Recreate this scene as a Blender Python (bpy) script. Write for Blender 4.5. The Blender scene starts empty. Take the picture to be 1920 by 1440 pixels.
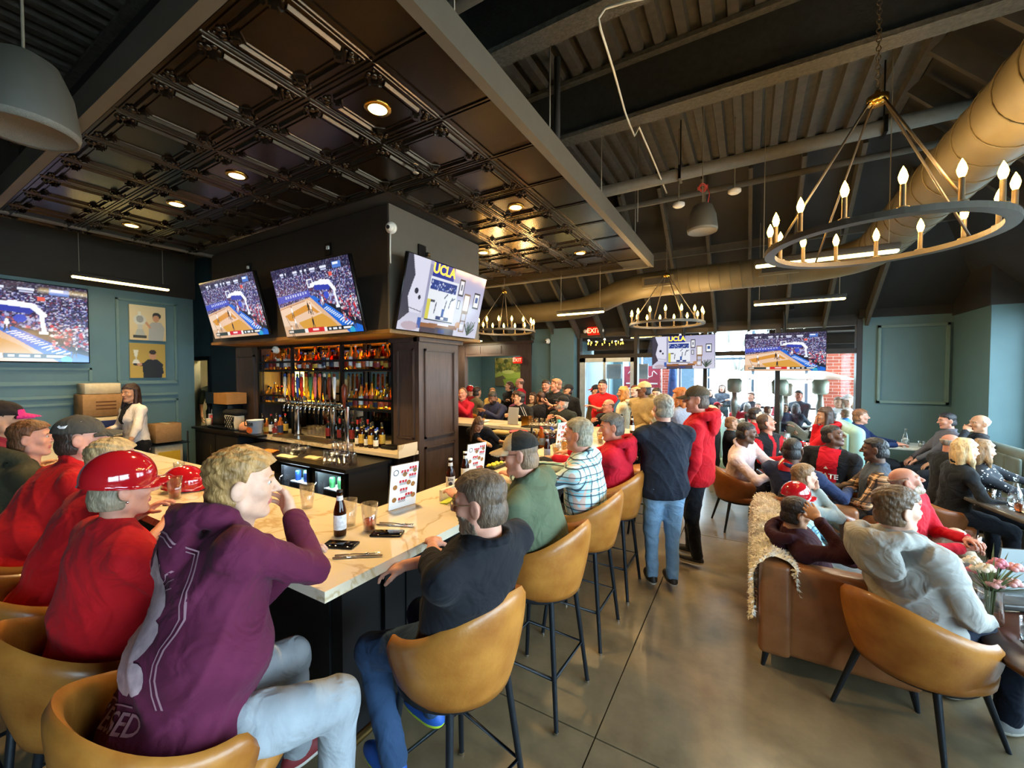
import bpy, bmesh, math, random
import numpy as np
from mathutils import Vector, Matrix, Euler
from mathutils.bvhtree import BVHTree
random.seed(7); RNG = np.random.default_rng(7)
PI = math.pi
SC = bpy.context.scene
COL = SC.collection

# ------------------------------------------------------------------ camera
cam_d = bpy.data.cameras.new('camera'); cam = bpy.data.objects.new('camera', cam_d); COL.objects.link(cam)
cam_d.sensor_width = 36.0; cam_d.lens = 36.0 * 760.0 / 1920.0; cam_d.clip_start = 0.05
cam.location = (0, 0, 1.9)
cam.rotation_euler = (math.radians(90 - 1.507), 0, math.radians(30.35))
SC.camera = cam
# ------------------------------------------------------------------ world, sun, exposure
SC.view_settings.view_transform = 'Standard'; SC.view_settings.look = 'None'
SC.view_settings.gamma = 1.0; SC.view_settings.use_curve_mapping = False
SC.view_settings.exposure = 1.0
w = bpy.data.worlds.new('sky'); SC.world = w; w.use_nodes = True
nt = w.node_tree; bg = nt.nodes['Background']
bg.inputs[0].default_value = (0.62, 0.84, 1.0, 1); bg.inputs[1].default_value = 11.0
sun_d = bpy.data.lights.new('sun', 'SUN'); sun = bpy.data.objects.new('sun', sun_d); COL.objects.link(sun)
sun_d.energy = 5.0; sun_d.angle = math.radians(2); sun_d.color = (1, 0.95, 0.86)
sun.rotation_euler = Vector((.55, -.3, -.78)).to_track_quat('-Z', 'Y').to_euler()
try:
    SC.cycles.use_denoising = True
    SC.cycles.max_bounces = 7; SC.cycles.diffuse_bounces = 4; SC.cycles.glossy_bounces = 3
    SC.cycles.use_adaptive_sampling = True; SC.cycles.adaptive_threshold = 0.025
    SC.cycles.transmission_bounces = 6; SC.cycles.transparent_max_bounces = 10
    SC.cycles.sample_clamp_indirect = 6.0; SC.cycles.caustics_reflective = False; SC.cycles.caustics_refractive = False
    SC.cycles.use_fast_gi = False
except Exception:
    pass

# ------------------------------------------------------------------ colour + materials
def lin(h):
    if not isinstance(h, str): return tuple(h)
    h = h.lstrip('#'); c = [int(h[i:i+2], 16) / 255 for i in (0, 2, 4)]
    return tuple(x / 12.92 if x <= 0.04045 else ((x + 0.055) / 1.055) ** 2.4 for x in c)
MATS = {}
def mat(name, col, rough=0.6, metal=0.0, var=0.12, scale=8.0, bump=0.0, bscale=60.0, emit=None, estr=0.0,
        trans=0.0, ior=1.45, coat=0.0, sheen=0.0, stretch=(1, 1, 1), col2=None, detail=4.0, alpha=1.0, spec=0.5, thin=None):
    """procedural principled material: noise-varied colour, optional noise relief"""
    if name in MATS: return MATS[name]
    m = bpy.data.materials.new(name); m.use_nodes = True; MATS[name] = m
    n = m.node_tree.nodes; l = m.node_tree.links; b = n['Principled BSDF']
    c = lin(col)
    tc = n.new('ShaderNodeTexCoord'); mp = n.new('ShaderNodeMapping'); mp.inputs['Scale'].default_value = stretch
    l.new(tc.outputs['Object'], mp.inputs[0])
    if var > 0 or col2 is not None:
        nz = n.new('ShaderNodeTexNoise'); nz.inputs['Scale'].default_value = scale; nz.inputs['Detail'].default_value = detail
        l.new(mp.outputs[0], nz.inputs['Vector'])
        rp = n.new('ShaderNodeValToRGB'); rp.color_ramp.elements[0].position = 0.3; rp.color_ramp.elements[1].position = 0.72
        c2 = lin(col2) if col2 is not None else tuple(min(1, x * (1 + var)) for x in c)
        c1 = c if col2 is not None else tuple(x * (1 - var) for x in c)
        rp.color_ramp.elements[0].color = (*c1, 1); rp.color_ramp.elements[1].color = (*c2, 1)
        l.new(nz.outputs['Fac'], rp.inputs[0]); l.new(rp.outputs[0], b.inputs['Base Color'])
    else:
        b.inputs['Base Color'].default_value = (*c, 1)
    b.inputs['Roughness'].default_value = rough; b.inputs['Metallic'].default_value = metal
    b.inputs['IOR'].default_value = ior; b.inputs['Specular IOR Level'].default_value = spec
    if trans: b.inputs['Transmission Weight'].default_value = trans
    if coat: b.inputs['Coat Weight'].default_value = coat; b.inputs['Coat Roughness'].default_value = 0.06
    if sheen: b.inputs['Sheen Weight'].default_value = sheen; b.inputs['Sheen Roughness'].default_value = 0.5
    if alpha < 1: b.inputs['Alpha'].default_value = alpha
    if bump:
        nb = n.new('ShaderNodeTexNoise'); nb.inputs['Scale'].default_value = bscale; nb.inputs['Detail'].default_value = 3
        bp = n.new('ShaderNodeBump'); bp.inputs['Strength'].default_value = bump; bp.inputs['Distance'].default_value = 0.01
        l.new(mp.outputs[0], nb.inputs['Vector']); l.new(nb.outputs['Fac'], bp.inputs['Height']); l.new(bp.outputs[0], b.inputs['Normal'])
    if emit is not None:
        b.inputs['Emission Color'].default_value = (*lin(emit), 1); b.inputs['Emission Strength'].default_value = estr
    return m
def glass_mat(name, tint=(1, 1, 1), rough=0.0, refl=0.12):
    """thin clear glass: mostly transparent with a fresnel gloss"""
    if name in MATS: return MATS[name]
    m = bpy.data.materials.new(name); m.use_nodes = True; MATS[name] = m
    n = m.node_tree.nodes; l = m.node_tree.links; n.remove(n['Principled BSDF'])
    t = n.new('ShaderNodeBsdfTransparent'); t.inputs[0].default_value = (*tint, 1)
    g = n.new('ShaderNodeBsdfGlossy'); g.inputs['Roughness'].default_value = rough
    lw = n.new('ShaderNodeLayerWeight'); lw.inputs[0].default_value = 0.35
    mm = n.new('ShaderNodeMath'); mm.operation = 'MULTIPLY_ADD'; mm.inputs[1].default_value = 0.55; mm.inputs[2].default_value = refl * 0.5
    mx = n.new('ShaderNodeMixShader'); l.new(lw.outputs['Facing'], mm.inputs[0]); l.new(mm.outputs[0], mx.inputs[0])
    l.new(t.outputs[0], mx.inputs[1]); l.new(g.outputs[0], mx.inputs[2]); l.new(mx.outputs[0], n['Material Output'].inputs[0])
    return m
def attr_mat(name, estr=1.0, lit=False, rough=0.4):
    """flat print / screen: colour comes from the mesh's own colour attribute"""
    if name in MATS: return MATS[name]
    m = bpy.data.materials.new(name); m.use_nodes = True; MATS[name] = m
    n = m.node_tree.nodes; l = m.node_tree.links; b = n['Principled BSDF']
    a = n.new('ShaderNodeAttribute'); a.attribute_name = 'print'
    if lit:
        l.new(a.outputs['Color'], b.inputs['Base Color']); b.inputs['Roughness'].default_value = rough
    else:
        b.inputs['Base Color'].default_value = (0.01, 0.01, 0.012, 1); b.inputs['Roughness'].default_value = 0.12
        l.new(a.outputs['Color'], b.inputs['Emission Color']); b.inputs['Emission Strength'].default_value = estr
    return m

# ------------------------------------------------------------------ mesh builder
class MB:
    def __init__(s): s.v = []; s.f = []; s.m = []; s.sm = []; s.mi = 0; s.smooth = False
    def add(s, vs, fs, smooth=None):
        o = len(s.v); s.v.extend([tuple(p) for p in vs]); sm = s.smooth if smooth is None else smooth
        for f in fs: s.f.append(tuple(i + o for i in f)); s.m.append(s.mi); s.sm.append(sm)
        return s
    def quad(s, a, b, c, d): return s.add([a, b, c, d], [(0, 1, 2, 3)])
    def box(s, c, size, rz=0.0, M=None, taper=1.0):
        x, y, z = size[0] / 2, size[1] / 2, size[2] / 2; t = taper
        P = [(-x*t, -y*t, -z), (x*t, -y*t, -z), (x*t, y*t, -z), (-x*t, y*t, -z), (-x, -y, z), (x, -y, z), (x, y, z), (-x, y, z)]
        if M is None: M = Matrix.Translation(Vector(c)) @ Matrix.Rotation(rz, 4, 'Z')
        else: M = Matrix.Translation(Vector(c)) @ M.to_4x4()
        return s.add([M @ Vector(p) for p in P], [(0, 3, 2, 1), (4, 5, 6, 7), (0, 1, 5, 4), (1, 2, 6, 5), (2, 3, 7, 6), (3, 0, 4, 7)], False)
    def b2(s, lo, hi):
        return s.box([(a + b) / 2 for a, b in zip(lo, hi)], [abs(b - a) for a, b in zip(lo, hi)])
    def rbox(s, c, size, r=0.02, seg=2, M=None, smooth=True):
        bm = bmesh.new(); bmesh.ops.create_cube(bm, size=1.0)
        bmesh.ops.scale(bm, vec=size, verts=bm.verts)
        bmesh.ops.bevel(bm, geom=list(bm.edges), offset=min(r, min(size) * 0.49), segments=seg, profile=0.5, affect='EDGES')
        T = Matrix.Translation(Vector(c)) @ (M.to_4x4() if M is not None else Matrix())
        bm.verts.ensure_lookup_table()
        s.add([T @ v.co for v in bm.verts], [[v.index for v in f.verts] for f in bm.faces], smooth); bm.free(); return s
    def cyl(s, a, b, r1, r2=None, n=12, caps=True, smooth=True):
        a = Vector(a); b = Vector(b); r2 = r1 if r2 is None else r2; d = (b - a)
        if d.length < 1e-9: return s
        q = d.to_track_quat('Z', 'Y').to_matrix(); X = q.col[0]; Y = q.col[1]; V = []
        for p, r in ((a, r1), (b, r2)):
            for i in range(n):
                t = 2 * PI * i / n; V.append(p + X * (r * math.cos(t)) + Y * (r * math.sin(t)))
        s.add(V, [(i, (i + 1) % n, n + (i + 1) % n, n + i) for i in range(n)], smooth)
        if caps: s.add(V[:n][::-1], [tuple(range(n))], False); s.add(V[n:], [tuple(range(n))], False)
        return s
    def lathe(s, prof, c=(0, 0, 0), n=20, M=None, smooth=True, close=True):
        V = []; F = []; k = len(prof); T = Matrix.Translation(Vector(c)) @ (M.to_4x4() if M is not None else Matrix())
        for r, z in prof:
            for i in range(n):
                t = 2 * PI * i / n; V.append(T @ Vector((r * math.cos(t), r * math.sin(t), z)))
        for j in range(k - 1):
            for i in range(n): F.append((j*n+i, j*n+(i+1) % n, (j+1)*n+(i+1) % n, (j+1)*n+i))
        if close and prof[0][0] > 1e-4: F.append(tuple(range(n))[::-1])
        if close and prof[-1][0] > 1e-4: F.append(tuple((k-1)*n+i for i in range(n)))
        return s.add(V, F, smooth)
    def tube(s, path, r, n=8, closed=False, smooth=True):
        P = [Vector(p) for p in path]; k = len(P); V = []; F = []; up = Vector((0, 0, 1)); prev = None
        rr = r if hasattr(r, '__len__') else [r] * k
        for i, p in enumerate(P):
            t = (P[(i+1) % k] - P[i-1]) if closed else (P[min(i+1, k-1)] - P[max(i-1, 0)])
            t.normalize()
            if prev is None: x = t.cross(up if abs(t.z) < 0.9 else Vector((1, 0, 0)))
            else: x = prev - t * prev.dot(t)
            x.normalize(); prev = x; y = t.cross(x)
            for j in range(n):
                a = 2 * PI * j / n; V.append(p + x * (rr[i] * math.cos(a)) + y * (rr[i] * math.sin(a)))
        for i in range(k if closed else k - 1):
            for j in range(n): F.append((i*n+j, i*n+(j+1) % n, ((i+1) % k)*n+(j+1) % n, ((i+1) % k)*n+j))
        if not closed: F.append(tuple(range(n))[::-1]); F.append(tuple((k-1)*n+j for j in range(n)))
        return s.add(V, F, smooth)
    def prism(s, poly, lo, hi, axis='z'):
        n = len(poly)
        def q(p, h): return (p[0], p[1], h) if axis == 'z' else ((p[0], h, p[1]) if axis == 'y' else (h, p[0], p[1]))
        V = [q(p, lo) for p in poly] + [q(p, hi) for p in poly]
        return s.add(V, [tuple(range(n))[::-1], tuple(range(n, 2*n))] + [(i, (i+1) % n, n+(i+1) % n, n+i) for i in range(n)], False)
    def sphere(s, c, r, n=12, m=8, sc=(1, 1, 1), M=None):
        prof = [(math.sin(PI*j/m), -math.cos(PI*j/m)) for j in range(m+1)]
        S = Matrix.Diagonal((r*sc[0], r*sc[1], r*sc[2])).to_4x4()
        return s.lathe([(max(a, 1e-5), b) for a, b in prof], c, n, (M.to_4x4() @ S) if M is not None else S, True, False)
    def mesh(s, name, mats, fix=True):
        me = bpy.data.meshes.new(name); me.from_pydata(s.v, [], s.f)
        for m in (mats if isinstance(mats, (list, tuple)) else [mats]): me.materials.append(m)
        me.polygons.foreach_set('material_index', s.m); me.polygons.foreach_set('use_smooth', s.sm)
        me.update()
        if fix:
            bm = bmesh.new(); bm.from_mesh(me); bmesh.ops.recalc_face_normals(bm, faces=bm.faces); bm.to_mesh(me); bm.free()
        return me
    def obj(s, name, mats, parent=None, world=True, fix=True):
        if parent is not None and world:
            L = Wm(parent).inverted(); s.v = [tuple(L @ Vector(p)) for p in s.v]
        o = bpy.data.objects.new(name, s.mesh(name, mats, fix)); COL.objects.link(o); o.parent = parent
        return o
def Wm(o):
    M = o.matrix_basis.copy()
    while o.parent is not None: o = o.parent; M = o.matrix_basis @ M
    return M
def tag(o, label, cat, group=None):
    o['label'] = label; o['category'] = cat
    if group: o['group'] = group
    return o
def thing(name, label, cat, loc=(0, 0, 0), rz=0.0, group=None):
    o = bpy.data.objects.new(name, None); COL.objects.link(o); o.empty_display_size = 0.05
    o.location = loc; o.rotation_euler = (0, 0, rz)
    return tag(o, label, cat, group)
def struct(o, label=None):
    o['kind'] = 'structure'
    if label: o['label'] = label
    return o
def dup(root, loc, rz=None, label=None, group=None, scale=None):
    r = root.copy(); COL.objects.link(r); r.location = loc
    if rz is not None: r.rotation_euler = (0, 0, rz)
    if scale: r.scale = scale
    if label: r['label'] = label
    if group: r['group'] = group
    for ch in root.children:
        c = ch.copy(); COL.objects.link(c); c.parent = r
        for g in ch.children:
            d = g.copy(); COL.objects.link(d); d.parent = c
    return r
def inst(me, name, parent, loc=(0, 0, 0), rz=0.0):
    o = bpy.data.objects.new(name, me); COL.objects.link(o); o.parent = parent; o.location = loc; o.rotation_euler = (0, 0, rz); return o
def text_mesh(txt, size=0.1, font_bold=0.0, depth=0.0, space=1.0, shear=0.0):
    """lettering as flat mesh data in its own xy plane, centred"""
    c = bpy.data.curves.new('lettering', 'FONT'); c.body = txt; c.size = size; c.align_x = 'CENTER'; c.align_y = 'CENTER'
    c.offset = font_bold; c.extrude = depth; c.space_character = space; c.shear = shear; c.resolution_u = 3
    o = bpy.data.objects.new('lettering', c); COL.objects.link(o)
    dg = bpy.context.evaluated_depsgraph_get(); me = bpy.data.meshes.new_from_object(o.evaluated_get(dg))
    bpy.data.objects.remove(o); bpy.data.curves.remove(c)
    V = [tuple(v.co) for v in me.vertices]; Fc = [tuple(p.vertices) for p in me.polygons]; bpy.data.meshes.remove(me)
    return V, Fc
def add_text(mb, txt, size, M, **k):
    V, Fc = text_mesh(txt, size, **k); mb.add([M @ Vector(p) for p in V], Fc, False); return mb
def frame_mat(o, x, y):
    """matrix with local x, y along given directions, z = x cross y, origin o"""
    x = Vector(x).normalized(); y = Vector(y); y = (y - x * y.dot(x)).normalized(); z = x.cross(y)
    M = Matrix((x, y, z)).transposed().to_4x4(); M.translation = Vector(o); return M

# ------------------------------------------------------------------ numpy picture painter (screens, prints)
class Pic:
    def __init__(s, W, H, col='#000000'):
        s.W, s.H = W, H; s.a = np.zeros((H, W, 3)); s.a[:] = lin(col)
        s.y, s.x = np.mgrid[0:H, 0:W]; s.u = (s.x + .5) / W; s.t = (s.y + .5) / H      # t runs downwards
    def put(s, k, col, al=1.0):
        c = np.array(lin(col)); s.a[k] = s.a[k] * (1 - al) + c * al; return s
    def rect(s, x0, y0, x1, y1, col, al=1.0): return s.put((s.u >= x0) & (s.u < x1) & (s.t >= y0) & (s.t < y1), col, al)
    def ell(s, x, y, rx, ry, col, al=1.0): return s.put(((s.u-x)/rx)**2 + ((s.t-y)/ry)**2 < 1, col, al)
    def poly(s, pts, col, al=1.0):
        k = np.zeros(s.u.shape, bool); n = len(pts); j = n - 1
        for i in range(n):
            xi, yi = pts[i]; xj, yj = pts[j]
            if yi != yj: k ^= ((yi > s.t) != (yj > s.t)) & (s.u < (xj-xi) * (s.t-yi) / (yj-yi) + xi)
            j = i
        return s.put(k, col, al)
    def line(s, x0, y0, x1, y1, w, col, al=1.0):
        asp = s.H / s.W; X, Y = s.u, s.t * asp; ax, ay, bx, by = x0, y0*asp, x1, y1*asp
        h = np.clip(((X-ax)*(bx-ax) + (Y-ay)*(by-ay)) / ((bx-ax)**2 + (by-ay)**2 + 1e-9), 0, 1)
        return s.put((X-ax-(bx-ax)*h)**2 + (Y-ay-(by-ay)*h)**2 < w*w, col, al)
    def grad(s, top, bot):
        t = s.t[..., None]; s.a = np.array(lin(top)) * (1-t) + np.array(lin(bot)) * t; return s
    def dots(s, n, x0, y0, x1, y1, r, cols, seed=1):
        g = np.random.default_rng(seed)
        for i in range(n):
            x = g.uniform(x0, x1); y = g.uniform(y0, y1); q = r * g.uniform(.6, 1.4)
            s.ell(x, y, q, q * s.W / s.H, cols[g.integers(len(cols))], g.uniform(.5, 1))
        return s
    def mesh(s, name, m, w, h):
        """flat grid in local xz plane (front = -y), colours in the attribute 'print'"""
        W, H = s.W, s.H; xs = np.linspace(-w/2, w/2, W); zs = np.linspace(h/2, -h/2, H)
        X, Z = np.meshgrid(xs, zs); V = np.stack([X, np.zeros_like(X), Z], -1).reshape(-1, 3)
        i = np.arange(W*H).reshape(H, W); Fq = np.stack([i[1:, :-1], i[1:, 1:], i[:-1, 1:], i[:-1, :-1]], -1).reshape(-1, 4)
        me = np_mesh(name, V, Fq, m, False)
        at = me.attributes.new('print', 'FLOAT_COLOR', 'POINT')
        at.data.foreach_set('color', np.concatenate([s.a.reshape(-1, 3), np.ones((W*H, 1))], 1).astype(np.float32).ravel())
        return me
def np_mesh(name, V, Fq, m, smooth=True, midx=None):
    me = bpy.data.meshes.new(name); V = np.asarray(V, np.float32); Fq = np.asarray(Fq, np.int32)
    me.vertices.add(len(V)); me.vertices.foreach_set('co', V.ravel())
    me.loops.add(Fq.size); me.loops.foreach_set('vertex_index', Fq.ravel())
    me.polygons.add(len(Fq)); k = Fq.shape[1]
    me.polygons.foreach_set('loop_start', np.arange(0, Fq.size, k, dtype=np.int32))
    try: me.polygons.foreach_set('loop_total', np.full(len(Fq), k, np.int32))
    except Exception: pass
    for q in (m if isinstance(m, (list, tuple)) else [m]): me.materials.append(q)
    if midx is not None: me.polygons.foreach_set('material_index', np.asarray(midx, np.int32))
    me.polygons.foreach_set('use_smooth', np.full(len(Fq), smooth)); me.update(calc_edges=True)
    return me
# ------------------------------------------------------------------ shared materials
M_teal = mat('teal_paint', '#567378', 0.55, var=0.05, scale=3, bump=0.03, bscale=200)
M_tealtrim = mat('teal_trim_paint', '#66807c', 0.5, var=0.04)
M_black = mat('black_paint', '#2b2925', 0.75, var=0.15, scale=3, bump=0.05, bscale=90)
M_deck = mat('sprayed_deck', '#4a473f', 0.85, var=0.2, scale=14, bump=0.25, bscale=70)
M_beam = mat('sprayed_steel', '#4c493f', 0.9, var=0.3, scale=30, bump=0.9, bscale=55)
M_web = mat('beam_web_paint', '#2a2a25', 0.9, var=0.2, scale=20, bump=0.3, bscale=60)
M_raft = mat('rafter_paint', '#4b463b', 0.8, var=0.15, scale=10)
M_grey = mat('fascia_paint', '#5e584c', 0.6, var=0.05)
M_pipe = mat('pipe_paint', '#6a665a', 0.6, var=0.1, scale=20)
M_duct = mat('duct_paint', '#5a5038', 0.55, var=0.12, scale=6)
M_wood = mat('espresso_wood', '#463832', 0.34, var=0.25, scale=6, stretch=(6, 6, 0.7), bump=0.06, bscale=40)
M_wood2 = mat('espresso_wood_lit', '#5a5048', 0.45, var=0.22, scale=6, stretch=(7, 7, 0.8), bump=0.08, bscale=40)
M_blackmetal = mat('black_metal', '#17181a', 0.38, 0.6, var=0.1)
M_frame = mat('storefront_frame', '#2a2420', 0.4, 0.3, var=0.1)
M_chrome = mat('chrome', '#d8d8d6', 0.12, 1.0, var=0)
M_brass = mat('brass', '#b58a3c', 0.25, 1.0, var=0.05)
M_white = mat('white_plastic', '#e6e2d6', 0.5, var=0.03)
M_glass = glass_mat('clear_glass')
M_pane = glass_mat('window_glass', (0.97, 0.99, 1.0), 0.0, 0.06)
M_mark = mat('dark_joint', '#2d2720', 0.9, var=0.1)

def concrete():
    m = bpy.data.materials.new('polished_concrete'); m.use_nodes = True
    n = m.node_tree.nodes; l = m.node_tree.links; b = n['Principled BSDF']
    tc = n.new('ShaderNodeTexCoord')
    def nz(sc, d=6):
        q = n.new('ShaderNodeTexNoise'); q.inputs['Scale'].default_value = sc; q.inputs['Detail'].default_value = d; q.inputs['Roughness'].default_value = .62
        l.new(tc.outputs['Object'], q.inputs['Vector']); return q
    a, c = nz(1.1), nz(9.0)
    r = n.new('ShaderNodeValToRGB'); e = r.color_ramp.elements
    e[0].position = .32; e[0].color = (*lin('#5a4d39'), 1); e[1].position = .7; e[1].color = (*lin('#87785c'), 1)
    mx = n.new('ShaderNodeMix'); mx.data_type = 'FLOAT'; mx.inputs[0].default_value = .4
    l.new(a.outputs['Fac'], mx.inputs[2]); l.new(c.outputs['Fac'], mx.inputs[3]); l.new(mx.outputs[0], r.inputs[0])
    l.new(r.outputs[0], b.inputs['Base Color'])
    rr = n.new('ShaderNodeMapRange'); rr.inputs[3].default_value = .2; rr.inputs[4].default_value = .42
    l.new(a.outputs['Fac'], rr.inputs[0]); l.new(rr.outputs[0], b.inputs['Roughness'])
    return m
M_floor = concrete()

# ------------------------------------------------------------------ floor: slabs with saw-cut joints
fl = MB().b2((-13, -4.5, -.14), (3.6, 13.5, -.03)).obj('floor', M_mark); struct(fl, 'polished concrete floor slab')
xs = [-12.9, -9.8, -6.7, -3.67, -.67, 3.5]; ys = [-4.4, -1.2, 2.0 - .0, 5.2, 8.4, 13.4]
for i in range(5):
    for j in range(5):
        MB().b2((xs[i]+.004, ys[j]+.004, -.03), (xs[i+1]-.004, ys[j+1]-.004, 0)).obj('slab', M_floor, fl)

# ------------------------------------------------------------------ walls
def wallbox(name, lo, hi, m, label=None):
    return struct(MB().b2(lo, hi).obj(name, m), label)
def panel_mould(mb, o, ux, w, h, n, t=.035, d=.022):
    """raised picture-frame moulding, origin lower-left o, along ux, normal n"""
    ux = Vector(ux); n = Vector(n); o = Vector(o); up = Vector((0, 0, 1))
    R = Matrix((ux, n, up)).transposed()
    for (a, b, sx, sz) in ((w/2, t/2, w, t), (w/2, h-t/2, w, t), (t/2, h/2, t, h), (w-t/2, h/2, t, h)):
        mb.box(o + ux*a + up*b + n*(d/2), (sx, d, sz), M=R)
        mb.box(o + ux*a + up*b + n*(d), (max(sx-.016, .012), d*.7, max(sz-.016, .012)), M=R)
wl = wallbox('wall_left', (-8.7, -4.2, 0), (-8.5, 3.36, 3.2), M_teal, 'teal panelled wall behind the bar')
wallbox('wall_left_upper', (-8.72, -4.2, 3.2), (-8.46, 3.38, 5.0), M_black)
mb = MB()
panel_mould(mb, (-8.5, 2.34, 1.75), (0, 1, 0), .77, 1.33, (1, 0, 0))
panel_mould(mb, (-8.5, -.6, 1.75), (0, 1, 0), 2.66, .23, (1, 0, 0))
mb.obj('panel_moulding', M_tealtrim, wl)
for (y0, y1, z) in ((-4, 3.1, 1.75), (-4, 3.1, 1.56)):
    MB().b2((-8.5, y0, z-.02), (-8.465, y1, z+.02)).obj('rail', M_tealtrim, wl)
mb = MB(); panel_mould(mb, (-8.5, -.6, .35), (0, 1, 0), 2.6, 1.12, (1, 0, 0)); panel_mould(mb, (-8.5, 2.34, .35), (0, 1, 0), .77, 1.12, (1, 0, 0)); mb.obj('panel_moulding', M_tealtrim, wl)
struct(MB().b2((-8.5, -4, 0), (-8.48, 3.36, .12)).obj('baseboard_left', M_tealtrim))
# hall with the lit kitchen door
wallbox('wall_hall', (-13, 4.4, 0), (-11.4, 4.6, 5.0), M_teal)
wallbox('wall_hall_right', (-10.36, 4.4, 0), (-7.2, 4.6, 5.0), mat('grey_teal_paint', '#4d6063', .6, var=.05), 'dark grey teal wall beside the kitchen door')
wallbox('wall_hall_over', (-11.4, 4.4, 2.22), (-10.36, 4.6, 5.0), M_teal)
wallbox('wall_hall_left', (-13.2, -4.2, 0), (-13, 13.5, 5.0), M_black)
d1 = struct(MB().b2((-11.45, 4.36, 0), (-11.37, 4.62, 2.26)).b2((-10.4, 4.36, 0), (-10.32, 4.62, 2.26)).b2((-11.45, 4.36, 2.2), (-10.32, 4.62, 2.28)).obj('door_1', mat('door_frame_paint', '#1d2323', .5)), 'dark door frame of the lit kitchen doorway')
MB().b2((-10.5, 4.62, 0.01), (-10.44, 5.45, 2.18)).obj('door_leaf', mat('cream_door', '#e7dcb5', .5), d1)
M_kit = mat('kitchen_wall', '#efe3b8', .6, var=.03)
wallbox('wall_kitchen', (-13, 6.2, 0), (-9.5, 6.4, 3.0), M_kit)
wallbox('wall_kitchen_side', (-9.6, 4.6, 0), (-9.5, 6.2, 3.0), M_kit)
wallbox('ceiling_kitchen', (-13, 4.6, 2.9), (-9.4, 6.4, 3.0), M_kit)
kl = thing('kitchen_light', 'bright strip lamp on the kitchen ceiling behind the doorway', 'lamp', (-10.3, 5.4, 2.88))
MB().box((-10.3, 5.4, 2.87), (1.2, .2, .05)).obj('lens', mat('kitchen_lens', '#fff2cc', emit='#ffe9b0', estr=220), kl)
# far wall: wood-framed opening, teal pier, storefront, teal wall
wallbox('wall_back_left', (-13, 9.6, 0), (-7.3, 9.8, 5.0), M_black)
wallbox('wall_back_over', (-7.3, 9.6, 2.4), (-5.25, 9.8, 5.0), M_black)
wallbox('wall_back_pier', (-5.25, 9.6, 0), (-3.7, 9.8, 5.0), M_black)
wp = wallbox('wall_back_teal', (-4.98, 9.5, 0), (-4.35, 9.62, 3.08), M_teal, 'teal pier beside the wood framed opening')
wallbox('wall_back_teal_step', (-4.35, 9.36, 0), (-3.72, 9.62, 3.02), M_teal, 'pale teal pier beside the glass doors')
t1 = struct(MB().b2((-7.6, 9.5, 2.38), (-4.95, 9.62, 2.72)).obj('trim_1', M_wood), 'dark wood header over the rear opening')
for x in (-7.45, -5.28): MB().b2((x, 9.46, 0), (x+.32, 9.62, 2.74)).obj('pilaster', M_wood, t1)
for x in (-7.1, -6.4, -5.72): MB().b2((x, 9.485, 2.45), (x+.5, 9.5, 2.66)).obj('header_panel', M_wood2 if False else M_wood, t1)
MB().b2((-7.65, 9.44, 2.7), (-4.9, 9.62, 2.77)).obj('cornice', M_wood, t1)
wallbox('wall_back_over_windows', (-3.75, 9.6, 2.86), (1.8, 9.8, 5.0), M_black)
wr = wallbox('wall_back_right', (1.76, 9.55, 0), (3.4, 9.75, 2.9), M_teal, 'teal wall with a square panel beside the windows')
mb = MB(); panel_mould(mb, (1.96, 9.55, 1.37), (1, 0, 0), .92, 1.38, (0, -1, 0), .05, .035); mb.obj('panel_moulding', M_tealtrim, wr)
wallbox('wall_back_right_upper', (1.7, 9.5, 2.9), (3.5, 9.8, 5.0), M_black)
wallbox('wall_right_pier', (2.92, 8.33, 0), (3.4, 9.56, 2.86), M_teal, 'teal pier at the corner of the window wall')
wallbox('wall_right_pier_upper', (2.9, 8.3, 2.86), (3.45, 9.6, 5.0), M_black)
sb = MB().box((2.02, 9.535, 3.06), (.09, .03, .11)).obj('junction_box', mat('junction_black', '#0c0c0c', .5)); tag(sb, 'small black junction box on the dark wall above the teal panel', 'junction box')
# side room behind the opening
wallbox('wall_sideroom_back', (-9, 13.0, 0), (-3.5, 13.2, 3.2), M_teal)
wallbox('wall_sideroom_left', (-9.1, 9.8, 0), (-9, 13.0, 3.2), M_teal); wallbox('wall_sideroom_right', (-3.9, 9.8, 0), (-3.8, 13.0, 3.2), M_teal)
wallbox('ceiling_sideroom', (-9.1, 9.8, 3.1), (-3.7, 13.2, 3.2), M_black)
kl2 = thing('side_room_fill', 'added unseen fill lamp brightening the rear side room', 'lamp', (-6.4, 11.4, 3.08))
MB().box((-6.4, 11.4, 3.07), (1.6, .3, .04)).obj('lens', mat('side_fill_lens', '#fff4dc', emit='#fff0d0', estr=28), kl2)  # unseen lamp added to lift the dark side room
# window wall on the right (outside the frame) and the wall behind the camera
WY = [(-3.4, -.5), (-.35, 2.55), (2.7, 5.5), (5.65, 8.2)]
wallbox('wall_right', (3.3, -4.2, 0), (3.45, 8.4, .75), M_teal)
wallbox('wall_right_head', (3.3, -4.2, 2.78), (3.45, 8.4, 3.1), M_black)
for i, y in enumerate([-4.2, -.5, 2.55, 5.5, 8.2]):
    wallbox('wall_right_post', (3.3, y, .75), (3.45, y + (.8 if i == 0 else .15), 2.78), M_frame)
wallbox('wall_front', (-13, -4.4, 0), (3.6, -4.2, 5.0), M_black)
for k, (a, b) in enumerate(WY):
    wn = struct(MB().b2((3.34, a, .75), (3.42, a+.06, 2.78)).b2((3.34, b-.06, .75), (3.42, b, 2.78)).b2((3.34, a, .75), (3.42, b, .82)).b2((3.34, a, 2.7), (3.42, b, 2.78)).obj('window_%d' % (k+2), M_frame))
    MB().b2((3.375, a+.05, .8), (3.385, b-.05, 2.72)).obj('pane', M_pane, wn)

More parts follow.
